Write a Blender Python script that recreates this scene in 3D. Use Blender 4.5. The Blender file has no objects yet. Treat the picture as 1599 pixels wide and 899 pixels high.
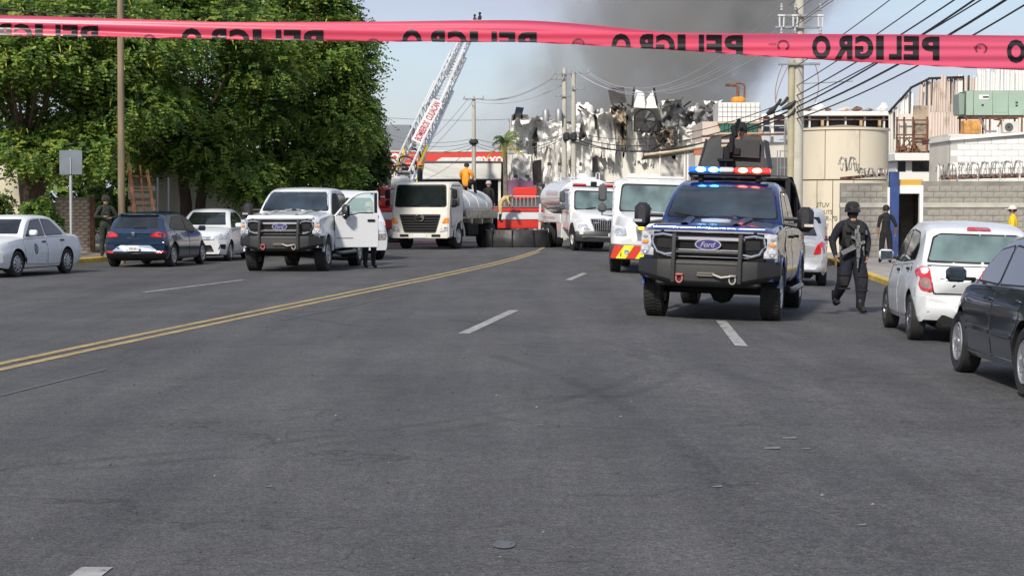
import bpy, math, random
import numpy as np
from mathutils import Vector, Matrix, geometry
from mathutils.bvhtree import BVHTree
random.seed(7); np.random.seed(7)
SC = bpy.context.scene
COL = SC.collection
R = math.radians
PI = math.pi
# ------------------------------------------------------------------ camera
FPX, CX, CY, CAMH = 2800.0, 799.5, 449.5, 1.6          # focal length in photo pixels
PITCH = math.atan(127.5 / FPX)
cam = bpy.data.cameras.new('camera'); cam_o = bpy.data.objects.new('camera', cam); COL.objects.link(cam_o)
cam.sensor_width = 36.0; cam.lens = FPX / 1599 * 36; cam.clip_end = 3000; cam.clip_start = 0.1
cam_o.location = (0, 0, CAMH); cam_o.rotation_euler = (PI / 2 - PITCH, 0, 0)
SC.camera = cam_o
# ------------------------------------------------------------------ light
SUN_EL, SUN_AZ = 38, 203          # azimuth clockwise from +Y: behind the camera, to its left
SC.view_settings.view_transform = 'Standard'; SC.view_settings.look = 'None'
SC.view_settings.exposure = 0.45; SC.view_settings.gamma = 1
world = bpy.data.worlds.new('World'); SC.world = world; world.use_nodes = True
nt = world.node_tree; nt.nodes.clear()
def N(t, **k):
    n = nt.nodes.new(t)
    for a, b in k.items(): setattr(n, a, b)
    return n
out = N('ShaderNodeOutputWorld'); bg = N('ShaderNodeBackground'); bg.inputs['Strength'].default_value = 0.105
sky = N('ShaderNodeTexSky', sky_type='NISHITA', sun_disc=False)
sky.sun_elevation = R(SUN_EL); sky.sun_rotation = R(SUN_AZ); sky.air_density = 1.0; sky.dust_density = 1.2; sky.ozone_density = 1.4
tc = N('ShaderNodeTexCoord'); mp = N('ShaderNodeMapping'); mp.inputs['Scale'].default_value = (1.0, 1.0, 3.2)
nz = N('ShaderNodeTexNoise'); nz.inputs['Scale'].default_value = 3.1; nz.inputs['Detail'].default_value = 7; nz.inputs['Roughness'].default_value = 0.5; nz.inputs['Distortion'].default_value = 0.3
rp = N('ShaderNodeValToRGB'); rp.color_ramp.elements[0].position = 0.36; rp.color_ramp.elements[0].color = (.30, .30, .30, 1); rp.color_ramp.elements[1].position = 0.60; rp.color_ramp.elements[1].color = (.97, .97, .97, 1)
mx = N('ShaderNodeMixRGB'); mx.inputs["Color2"].default_value = (3.9, 4.17, 5.3, 1)
for a, b in ((tc.outputs['Generated'], mp.inputs['Vector']), (mp.outputs[0], nz.inputs['Vector']), (nz.outputs['Fac'], rp.inputs[0]),
             (rp.outputs[0], mx.inputs['Fac']), (sky.outputs[0], mx.inputs['Color1']), (mx.outputs[0], bg.inputs['Color']), (bg.outputs[0], out.inputs[0])):
    nt.links.new(a, b)
sun = bpy.data.lights.new('sun', 'SUN'); sun.energy = 3.3; sun.angle = R(5); sun.color = (1.0, 0.93, 0.82)
sun_o = bpy.data.objects.new('sun', sun); COL.objects.link(sun_o)
sd = Vector((math.sin(R(SUN_AZ)) * math.cos(R(SUN_EL)), math.cos(R(SUN_AZ)) * math.cos(R(SUN_EL)), math.sin(R(SUN_EL))))
sun_o.rotation_euler = sd.to_track_quat('Z', 'Y').to_euler()
sun_o.location = (0, 0, 60)
SC.cycles.volume_bounces = 2; SC.cycles.max_bounces = 8; SC.cycles.transparent_max_bounces = 16
SC.cycles.volume_step_rate = 2.0; SC.cycles.volume_max_steps = 128

# ------------------------------------------------------------------ projection helpers (used to measure the place from the photo)
cp, sp = math.cos(PITCH), math.sin(PITCH)
def ray(px, py):
    a, b = (px - CX) / FPX, (CY - py) / FPX
    return Vector((a, cp + b * sp, -sp + b * cp))
def W(px, py, Y):
    d = ray(px, py); t = Y / d.y
    return Vector((d.x * t, Y, CAMH + d.z * t))
def gz(x, y=0): return -0.03 * min(max(x - 1, 0), 8)
def G(px, py, lift=0):
    d = ray(px, py); z = 0
    for _ in range(12):
        t = (CAMH - z) / -d.z; z = gz(d.x * t) + lift
    return Vector((d.x * t, d.y * t, z))
def proj(p):
    x, y, z = p[0], p[1], p[2] - CAMH
    yc = y * cp - z * sp; zc = y * sp + z * cp
    return CX + FPX * x / yc, CY - FPX * zc / yc

# ------------------------------------------------------------------ materials
MATS = {}
def mat(name, col, rough=0.6, metal=0.0, var=0.0, vs=4.0, bump=0.0, bs=40.0, coat=0.0, emit=None, es=0.0, dirt=None, ds=2.0, dth=0.55, alpha=1.0, trans=0.0, detail=4.0, stretch=(1, 1, 1), spec=0.5):
    if name in MATS: return MATS[name]
    m = bpy.data.materials.new(name); m.use_nodes = True; t = m.node_tree; L = t.links
    b = t.nodes['Principled BSDF']
    b.inputs['Base Color'].default_value = (*col, 1); b.inputs['Roughness'].default_value = rough; b.inputs['Metallic'].default_value = metal
    b.inputs['Coat Weight'].default_value = coat; b.inputs['Coat Roughness'].default_value = 0.06; b.inputs['Alpha'].default_value = alpha
    b.inputs['Transmission Weight'].default_value = trans; b.inputs['Specular IOR Level'].default_value = spec
    if emit: b.inputs['Emission Color'].default_value = (*emit, 1); b.inputs['Emission Strength'].default_value = es
    tcn = t.nodes.new('ShaderNodeTexCoord'); mpn = t.nodes.new('ShaderNodeMapping'); mpn.inputs['Scale'].default_value = stretch
    L.new(tcn.outputs['Object'], mpn.inputs[0])
    last = None
    if var:
        n = t.nodes.new('ShaderNodeTexNoise'); n.inputs['Scale'].default_value = vs; n.inputs['Detail'].default_value = detail
        r = t.nodes.new('ShaderNodeValToRGB'); r.color_ramp.elements[0].position = .3; r.color_ramp.elements[1].position = .7
        lo = [max(0, c * (1 - var)) for c in col]; hi = [min(1, c * (1 + var)) for c in col]
        r.color_ramp.elements[0].color = (*lo, 1); r.color_ramp.elements[1].color = (*hi, 1)
        L.new(mpn.outputs[0], n.inputs['Vector']); L.new(n.outputs['Fac'], r.inputs[0]); last = r.outputs[0]
    if dirt:
        n = t.nodes.new('ShaderNodeTexNoise'); n.inputs['Scale'].default_value = ds; n.inputs['Detail'].default_value = 8; n.inputs['Roughness'].default_value = .65
        r = t.nodes.new('ShaderNodeValToRGB'); r.color_ramp.elements[0].position = dth; r.color_ramp.elements[1].position = dth + .12
        x = t.nodes.new('ShaderNodeMixRGB'); x.inputs[1].default_value = (*col, 1); x.inputs[2].default_value = (*dirt, 1)
        L.new(mpn.outputs[0], n.inputs['Vector']); L.new(n.outputs['Fac'], r.inputs[0]); L.new(r.outputs[0], x.inputs[0])
        if last: L.new(last, x.inputs[1])
        last = x.outputs[0]
    if last: L.new(last, b.inputs['Base Color'])
    if bump:
        n = t.nodes.new('ShaderNodeTexNoise'); n.inputs['Scale'].default_value = bs; n.inputs['Detail'].default_value = 5
        u = t.nodes.new('ShaderNodeBump'); u.inputs['Strength'].default_value = bump; u.inputs['Distance'].default_value = 0.02
        L.new(mpn.outputs[0], n.inputs['Vector']); L.new(n.outputs['Fac'], u.inputs['Height']); L.new(u.outputs[0], b.inputs['Normal'])
    MATS[name] = m
    return m
def glossvar(m, lo=.12, hi=.4, s=6):
    t = m.node_tree; b = t.nodes['Principled BSDF']; n = t.nodes.new('ShaderNodeTexNoise'); n.inputs['Scale'].default_value = s; n.inputs['Detail'].default_value = 6
    r = t.nodes.new('ShaderNodeMapRange'); r.inputs['To Min'].default_value = lo; r.inputs['To Max'].default_value = hi
    c = t.nodes.new('ShaderNodeTexCoord'); t.links.new(c.outputs['Object'], n.inputs['Vector']); t.links.new(n.outputs['Fac'], r.inputs[0]); t.links.new(r.outputs[0], b.inputs['Roughness'])
    return m
P_WHITE = glossvar(mat('white_paint', (.62, .64, .65), .25, coat=.6, var=.03, vs=1.5), .15, .35)
P_CREAM = mat('cream_white_paint', (.62, .60, .54), .35, coat=.4, var=.05, vs=2, dirt=(.5, .45, .36), ds=2.5, dth=.62)
P_WORN = mat('worn_white_paint', (.62, .65, .66), .4, coat=.3, var=.05, vs=2, dirt=(.48, .47, .44), ds=1.6, dth=.6)
P_NAVY = glossvar(mat('navy_paint', (.009, .034, .15), .22, metal=.45, coat=1.0), .12, .3)
P_SLATE = glossvar(mat('slate_blue_paint', (.03, .042, .062), .25, metal=.5, coat=1.0), .15, .3)
P_BLUE = glossvar(mat('dark_blue_metallic_paint', (.018, .04, .085), .25, metal=.4, coat=1.0), .15, .3)
P_SILVER = glossvar(mat('silver_paint', (.52, .53, .55), .3, metal=.5, coat=1.0), .2, .35)
BLACK = mat('black_plastic', (.009, .009, .010), .55, var=.3, vs=9, spec=.3)
STEEL_B = mat('black_powder_steel', (.015, .015, .016), .5, bump=.2, bs=200)
RUBBER = mat('tyre_rubber', (.018, .018, .018), .85, var=.35, vs=12, bump=.4, bs=60)
UNDER = mat('underbody', (.006, .006, .006), .9)
GLASS = mat('tinted_glass', (.012, .016, .018), .04, coat=.5, var=.5, vs=1.3)
GLASS_L = mat('windscreen_glass', (.02, .032, .042), .05, coat=.6, var=.6, vs=1.6)
GLASS_G = mat('green_tint_glass', (.11, .16, .16), .08, coat=.5, var=.55, vs=1.6, detail=3, stretch=(1, 1.2, .7))
CHROME = mat('chrome', (.75, .76, .78), .09, metal=1)
ALLOY = mat('alloy_wheel', (.5, .51, .53), .3, metal=.7)
ALLOY_D = mat('dark_alloy_wheel', (.16, .16, .17), .35, metal=.7)
LENS = mat('headlamp_lens', (.5, .52, .54), .06, metal=.35, var=.5, vs=14, coat=1)
LENS_R = mat('red_lens', (.5, .012, .015), .12, coat=1, var=.35, vs=20)
LENS_A = mat('amber_lens', (.8, .25, .02), .15, coat=1)
PLATE = mat('licence_plate', (.65, .66, .66), .4)
INK = mat('dark_print', (.03, .03, .05), .6)
RED = mat('red_paint', (.55, .03, .02), .3, coat=.6, var=.1)
YELLOWP = mat('yellow_reflective', (.85, .75, .02), .35)

def leafy(m, k=.35):
    t = m.node_tree; b = t.nodes['Principled BSDF']; o = t.nodes['Material Output']; tr = t.nodes.new('ShaderNodeBsdfTranslucent'); mx_ = t.nodes.new('ShaderNodeMixShader'); mx_.inputs[0].default_value = k
    src = b.inputs['Base Color'].links[0].from_socket; t.links.new(src, tr.inputs[0]); t.links.new(b.outputs[0], mx_.inputs[1]); t.links.new(tr.outputs[0], mx_.inputs[2]); t.links.new(mx_.outputs[0], o.inputs[0]); return m
# ------------------------------------------------------------------ mesh builder
def sharp(me, ang=38):
    me.polygons.foreach_set('use_smooth', [True] * len(me.polygons))
    me.set_sharp_from_angle(angle=R(ang))
class MB:
    def __init__(s): s.v = []; s.f = []; s.m = []; s.T = Matrix.Identity(4)
    def add(s, vs, fs, mi=0):
        o = len(s.v); s.v += [tuple(s.T @ Vector(p)) for p in vs]; s.f += [tuple(i + o for i in f) for f in fs]; s.m += [mi] * len(fs); return s
    def box(s, cx, cy, cz, sx, sy, sz, bev=0.0, mi=0, rot=None):
        h = Vector((sx, sy, sz)) / 2; b = min(bev, min(h) * .95)
        M3 = rot if rot else Matrix.Identity(3); c = Vector((cx, cy, cz))
        S = [(i, j, k) for i in (-1, 1) for j in (-1, 1) for k in (-1, 1)]
        if b <= 0:
            vs = [Vector((i * h.x, j * h.y, k * h.z)) for i, j, k in S]
            fs = [(0, 1, 3, 2), (4, 6, 7, 5), (0, 4, 5, 1), (2, 3, 7, 6), (0, 2, 6, 4), (1, 5, 7, 3)]
        else:
            vs = []
            for i, j, k in S:
                vs += [Vector((i * h.x, j * (h.y - b), k * (h.z - b))), Vector((i * (h.x - b), j * h.y, k * (h.z - b))), Vector((i * (h.x - b), j * (h.y - b), k * h.z))]
            I = lambda c_, a: 3 * c_ + a
            fs = [(I(0, 0), I(1, 0), I(3, 0), I(2, 0)), (I(4, 0), I(6, 0), I(7, 0), I(5, 0)), (I(0, 1), I(4, 1), I(5, 1), I(1, 1)), (I(2, 1), I(3, 1), I(7, 1), I(6, 1)), (I(0, 2), I(2, 2), I(6, 2), I(4, 2)), (I(1, 2), I(5, 2), I(7, 2), I(3, 2))]
            for a in range(8):
                fs.append((I(a, 0), I(a, 1), I(a, 2)))
                for bit, (p, q) in ((1, (0, 1)), (2, (0, 2)), (4, (1, 2))):
                    c2 = a | bit
                    if c2 != a: fs.append((I(a, p), I(c2, p), I(c2, q), I(a, q)))
            nf = []
            for f in fs:
                cc = sum((vs[i] for i in f), Vector()) / len(f); n = (vs[f[1]] - vs[f[0]]).cross(vs[f[2]] - vs[f[0]])
                nf.append(f if n.dot(cc) > 0 else f[::-1])
            fs = nf
        return s.add([c + M3 @ p for p in vs], fs, mi)
    def tube(s, pts, r, n=8, mi=0, cap=True):
        pts = [Vector(p) for p in pts]; rr = r if isinstance(r, (list, tuple)) else [r] * len(pts); vs = []; fs = []; a = None
        for i, p in enumerate(pts):
            d = (pts[min(i + 1, len(pts) - 1)] - pts[max(i - 1, 0)]).normalized()
            if a is None: a = d.cross(Vector((0, 0, 1)) if abs(d.z) < .9 else Vector((1, 0, 0))).normalized()
            else: a = (a - d * a.dot(d)).normalized()
            b = d.cross(a)
            vs += [p + (a * math.cos(2 * PI * k / n) + b * math.sin(2 * PI * k / n)) * rr[i] for k in range(n)]
        for i in range(len(pts) - 1):
            for k in range(n): fs.append((i * n + k, i * n + (k + 1) % n, (i + 1) * n + (k + 1) % n, (i + 1) * n + k))
        if cap: fs += [tuple(range(n))[::-1], tuple((len(pts) - 1) * n + k for k in range(n))]
        return s.add(vs, fs, mi)
    def lathe(s, prof, c=(0, 0, 0), axis='z', n=24, mi=0, sx=1, sy=1):
        vs = []; fs = []; c = Vector(c)
        for r, z in prof:
            for k in range(n):
                a = 2 * PI * k / n; u, w = r * math.cos(a) * sx, r * math.sin(a) * sy
                vs.append(c + Vector({'z': (u, w, z), 'y': (w, z, u), 'x': (z, u, w)}[axis]))
        for i in range(len(prof) - 1):
            for k in range(n): fs.append((i * n + k, i * n + (k + 1) % n, (i + 1) * n + (k + 1) % n, (i + 1) * n + k))
        return s.add(vs, fs, mi)
    def prism(s, poly, axis, a, b, mi=0, bev=0):
        n = len(poly); f3 = {'x': lambda p, t: (t, p[0], p[1]), 'y': lambda p, t: (p[0], t, p[1]), 'z': lambda p, t: (p[0], p[1], t)}[axis]
        ar = sum(poly[i][0] * poly[(i + 1) % n][1] - poly[(i + 1) % n][0] * poly[i][1] for i in range(n))
        fl = (ar > 0) ^ (axis == 'y')
        if not fl: poly = poly[::-1]
        a, b = min(a, b), max(a, b)
        rings = [(a, 0), (b, 0)] if not bev else [(a, bev), (a + bev, 0), (b - bev, 0), (b, bev)]
        cxm = sum(p[0] for p in poly) / n; cym = sum(p[1] for p in poly) / n
        vs = []
        for t, ins in rings:
            for p in poly:
                dx, dy = p[0] - cxm, p[1] - cym; l = math.hypot(dx, dy) or 1; k = max(0, 1 - ins / l)
                vs.append(f3((cxm + dx * k, cym + dy * k), t))
        fs = [tuple(range(n))[::-1]]
        for r_ in range(len(rings) - 1):
            fs += [(r_ * n + i, r_ * n + (i + 1) % n, (r_ + 1) * n + (i + 1) % n, (r_ + 1) * n + i) for i in range(n)]
        fs.append(tuple((len(rings) - 1) * n + i for i in range(n)))
        return s.add(vs, fs, mi)
    def grid(s, P, mi=0, closed=False):
        n = len(P[0]); vs = [p for row in P for p in row]; fs = []
        for i in range(len(P) - 1):
            for j in range(n if closed else n - 1): fs.append((i * n + j, i * n + (j + 1) % n, (i + 1) * n + (j + 1) % n, (i + 1) * n + j))
        return s.add(vs, fs, mi)
    def build(s, name, mats, parent=None, smooth=True, ang=38):
        me = bpy.data.meshes.new(name); me.from_pydata(s.v, [], s.f)
        for m in (mats if isinstance(mats, (list, tuple)) else [mats]): me.materials.append(m)
        if any(s.m): me.polygons.foreach_set('material_index', s.m)
        if smooth: sharp(me, ang)
        me.update()
        return link(name, me, parent)
def link(name, me, parent=None):
    o = bpy.data.objects.new(name, me); COL.objects.link(o)
    if parent: o.parent = parent
    return o
def tag(o, label=None, cat=None, group=None, kind=None):
    if label: o['label'] = label
    if cat: o['category'] = cat
    if group: o['group'] = group
    if kind: o['kind'] = kind
    return o
def thing(name, label, cat, loc=(0, 0, 0), rz=0, group=None):
    o = bpy.data.objects.new(name, None); COL.objects.link(o); o.location = loc; o.rotation_euler = (0, 0, rz); o.empty_display_size = .2
    return tag(o, label, cat, group)
def children(o): return [c for c in COL.objects if c.parent == o]
def copy_tree(o, parent=None):
    c = o.copy(); COL.objects.link(c); c.parent = parent
    for ch in list(o.children): copy_tree(ch, c)
    return c
def basis(x, y, z, o):
    return Matrix(((x[0], y[0], z[0], o[0]), (x[1], y[1], z[1], o[1]), (x[2], y[2], z[2], o[2]), (0, 0, 0, 1)))
TXT = {}
def text_mesh(s, size=1.0, depth=0.0, bold=0.0, shear=0.0, cuts=0):
    cu = bpy.data.curves.new('t', 'FONT'); cu.body = s; cu.size = size; cu.extrude = depth; cu.offset = bold; cu.shear = shear
    cu.align_x = 'CENTER'; cu.align_y = 'CENTER'; cu.resolution_u = 3
    o = bpy.data.objects.new('t', cu); me = bpy.data.meshes.new_from_object(o); bpy.data.objects.remove(o); bpy.data.curves.remove(cu)
    return me
def text(name, s, parent, M4, m, w=None, h=None, depth=.003, bold=0.0, shear=0.0, mirror=False):
    """flat lettering scaled to width w and height h, laid on the plane of M4 (x right, y up, z out)"""
    me = text_mesh(s, 1, 0, bold, shear)
    co = np.zeros(len(me.vertices) * 3); me.vertices.foreach_get('co', co); co = co.reshape(-1, 3)
    lo, hi = co.min(0), co.max(0); c = (lo + hi) / 2; e = hi - lo
    sx = (w / e[0]) if w else h / e[1]; sy = (h / e[1]) if h else sx
    co = (co - c) * (-sx if mirror else sx, sy, 1); co[:, 2] += depth
    me.vertices.foreach_set('co', co.reshape(-1)); me.transform(M4)
    me.materials.clear(); me.materials.append(m)
    return link(name, me, parent)

# ------------------------------------------------------------------ vehicles
def pchip(ctrl):
    xs = np.array([c[0] for c in ctrl], float); ys = np.array([c[1] for c in ctrl], float)
    o = np.argsort(xs); xs, ys = xs[o], ys[o]; h = np.diff(xs); d = np.diff(ys) / h
    m = np.zeros(len(xs)); m[0] = d[0]; m[-1] = d[-1]
    for i in range(1, len(xs) - 1):
        if d[i - 1] * d[i] > 0: m[i] = 2 / (1 / d[i - 1] + 1 / d[i])
    def f(x):
        x = min(max(x, xs[0]), xs[-1]); i = min(int(np.searchsorted(xs, x, side='right')) - 1, len(h) - 1); t = (x - xs[i]) / h[i]
        return float((1 + 2 * t) * (1 - t) ** 2 * ys[i] + t * (1 - t) ** 2 * h[i] * m[i] + t * t * (3 - 2 * t) * ys[i + 1] + t * t * (t - 1) * h[i] * m[i + 1])
    return f
def body_mesh(S, paint, root, name='body'):
    top, sh, wid, bot = pchip(S['top']), pchip(S['sh']), pchip(S['wid']), pchip(S['bot'])
    xr, xf, wb, rw = S['xr'], S['xf'], S['wb'], S['rw']; ra = rw + S.get('gap', .06)
    xs = set(np.round(np.linspace(xr, xf, 46), 4)) | {round(c[0], 4) for c in S['top'] + S['sh']}
    for e in (.015, .04, .08, .13): xs |= {round(xr + e, 4), round(xf - e, 4)}
    for xc in (-wb / 2, wb / 2):
        for k in range(17): xs.add(round(xc + ra * math.cos(PI * k / 16), 4))
        xs |= {round(xc + ra + .004, 4), round(xc - ra - .004, 4)}
    xs = sorted(x for x in xs if xr <= x <= xf)
    prof = S.get('prof', [(0, .93), (.12, .975), (.32, .995), (.5, 1.0), (.64, .992), (.7, .978), (.85, .955), (1.0, .92)])
    bf, br = S.get('bow', (.22, .15)); Wm = max(c[1] for c in S['wid'])
    rows = []; crown = S.get('crown', .5)
    def bend(x, y):
        k = (abs(y) / Wm) ** 2.2; u = x / (xf if x > 0 else -xr)
        return x - bf * k * max(0, u) ** 3 if x > 0 else x + br * k * abs(u) ** 3
    for x in xs:
        z1, z2, w, zb0 = sh(x), top(x), wid(x), bot(x); zb = zb0
        for xc in (-wb / 2, wb / 2):
            if abs(x - xc) < ra: zb = max(zb, rw + math.sqrt(max(0, ra * ra - (x - xc) ** 2)))
        zb = min(zb, z1 - .05)
        half = [(0, zb)]
        def pw(z):
            u = min(max((z - zb0) / (z1 - zb0), 0), 1); return w * np.interp(u, [p[0] for p in prof], [p[1] for p in prof])
        for u, _ in prof: zz = zb + u * (z1 - zb); half.append((pw(zz), zz))
        wt = pw(z1); dz = z2 - z1
        half += [(wt * .955, z1 + dz * .28 + .008), (wt * .88, z1 + dz * .55 + .012), (wt * .6, z1 + dz * .82 + .012), (wt * .3, z1 + dz * .95 + .012), (0, z2 + .012)]
        ring = [(bend(x, y), y, z) for y, z in half] + [(bend(x, y), -y, z) for y, z in half[-2:0:-1]]
        rows.append(ring)
    mb = MB(); n = len(rows[0]); k = len(prof)
    mb.v = [p for r_ in rows for p in r_]
    for i in range(len(rows) - 1):
        for j in range(n):
            mb.f.append((i * n + j, (i + 1) * n + j, (i + 1) * n + (j + 1) % n, i * n + (j + 1) % n)); mb.m.append(1 if j in (0, n - 1) else 0)
    mb.f.append(tuple(range(n))); mb.m.append(0); mb.f.append(tuple((len(rows) - 1) * n + j for j in range(n))[::-1]); mb.m.append(0)
    g = S['gh']; rz = pchip(g['roof']); xa, xb = g['roof'][0][0], g['roof'][-1][0]
    if xa > xb: xa, xb = xb, xa
    zm = max(c[1] for c in g['roof']); gx = sorted(set(np.round(np.linspace(xa, xb, 34), 4)) | {round(c[0], 4) for c in g['roof']})
    gb = g.get('bow', .16); rows = []
    for x in gx:
        z1 = sh(x) - .03; zt = rz(x); w0 = wid(x) * g.get('wb', .91); wr = g['wr']; half = [(0, z1)]
        ww = lambda z: w0 + (wr - w0) * min(max((z - z1) / (zm - z1), 0), 1)
        for t in (0, .25, .5, .75, .92): zz = z1 + (zt - z1) * t; half.append((ww(zz), zz))
        wt = ww(zt); half += [(wt - .025, zt - (zt - z1) * .02), (wt - .08, zt + .012), (wt * .5, zt + .03), (0, zt + .038)]
        u = (2 * x - xa - xb) / (xb - xa)
        fx = lambda y: x - math.copysign(gb, u) * (abs(y) / wr) ** 2 * abs(u) ** 2
        rows.append([(fx(y), y, z) for y, z in half] + [(fx(y), -y, z) for y, z in half[-2:0:-1]])
    o = len(mb.v); n = len(rows[0]); mb.v += [p for r_ in rows for p in r_]
    for i in range(len(rows) - 1):
        for j in range(n): mb.f.append((o + i * n + j, o + (i + 1) * n + j, o + (i + 1) * n + (j + 1) % n, o + i * n + (j + 1) % n)); mb.m.append(0)
    mb.f.append(tuple(o + j for j in range(n))); mb.m.append(0); mb.f.append(tuple(o + (len(rows) - 1) * n + j for j in range(n))[::-1]); mb.m.append(0)
    ob = mb.build(name, [paint, UNDER], root, ang=32)
    return ob, BVHTree.FromPolygons(mb.v, mb.f, epsilon=0)
AX = {'+x': Vector((1, 0, 0)), '-x': Vector((-1, 0, 0)), '+y': Vector((0, 1, 0)), '-y': Vector((0, -1, 0)), '+z': Vector((0, 0, 1))}
def rrect(x0, y0, x1, y1, r=.03, n=3):
    r = min(r, abs(x1 - x0) / 2.01, abs(y1 - y0) / 2.01); p = []
    for cx, cy, a in ((x1 - r, y1 - r, 0), (x0 + r, y1 - r, 90), (x0 + r, y0 + r, 180), (x1 - r, y0 + r, 270)):
        for k in range(n + 1): t = R(a + 90 * k / n); p.append((cx + r * math.cos(t), cy + r * math.sin(t)))
    return p
def soften(poly, r=.04):
    q = []; n = len(poly)
    for i in range(n):
        p0, p, p1 = Vector(poly[i - 1]), Vector(poly[i]), Vector(poly[(i + 1) % n])
        a, b = (p0 - p), (p1 - p); k = min(r, a.length * .4, b.length * .4)
        A = p + a.normalized() * k; B = p + b.normalized() * k
        for t in (0, .5, 1): q.append(tuple(A * (1 - t) ** 2 + p * 2 * t * (1 - t) + B * t * t))
    return q
def patch(name, bvh, poly, ax, m, root, off=.006, step=.09, depth=.02, soft=0.03, rev=False):
    """a thin panel that follows the body where the outline (seen along the axis) meets it"""
    if soft: poly = soften(poly, soft)
    out = []; n = len(poly)
    for i in range(n):
        a, b = Vector(poly[i]), Vector(poly[(i + 1) % n]); k = max(1, int((b - a).length / step))
        out += [a.lerp(b, t / k) for t in range(k)]
    nb = len(out); lo = [min(p[i] for p in out) for i in (0, 1)]; hi = [max(p[i] for p in out) for i in (0, 1)]
    pts = list(out); x = lo[0] + step / 2
    while x < hi[0]:
        y = lo[1] + step / 2
        while y < hi[1]: pts.append(Vector((x, y))); y += step
        x += step
    vs, es, fs, ov, oe, of = geometry.delaunay_2d_cdt(pts, [], [list(range(nb))], 1, 1e-4)
    d = AX[ax]; V = []
    for p in vs:
        P3 = Vector((0, p[0], p[1])) if ax[1] == 'x' else Vector((p[0], 0, p[1])) if ax[1] == 'y' else Vector((p[0], p[1], 0))
        h = bvh.ray_cast(P3 + d * 8, -d)
        if h[0] is None: h = bvh.find_nearest(P3 + d * (3 if ax[1] == 'x' else .9))
        nn = h[1] if h[1].dot(d) > 0 else -h[1]
        V.append((h[0] + (nn * .35 + d * .65) * off, h[0] - (nn * .35 + d * .65) * depth))
    cnt = {}
    F = []; used = sorted({i for f in fs for i in f}); rm = {j: i for i, j in enumerate(used)}; V = [V[j] for j in used]; fs = [[rm[i] for i in f] for f in fs]
    for f in fs:
        nn = (V[f[1]][0] - V[f[0]][0]).cross(V[f[2]][0] - V[f[0]][0])
        F.append(tuple(f) if nn.dot(d) > 0 else tuple(f[::-1]))
    for f in F:
        for i in range(len(f)): cnt[(f[i], f[(i + 1) % len(f)])] = 1
    mb = MB(); L = len(V); mb.v = [tuple(a) for a, b in V] + [tuple(b) for a, b in V]; mb.f = list(F)
    for (a, b) in list(cnt):
        if (b, a) not in cnt: mb.f.append((b, a, a + L, b + L))
    mb.m = [0] * len(mb.f)
    return mb.build(name, m, root, ang=40)
WH = {}
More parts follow.
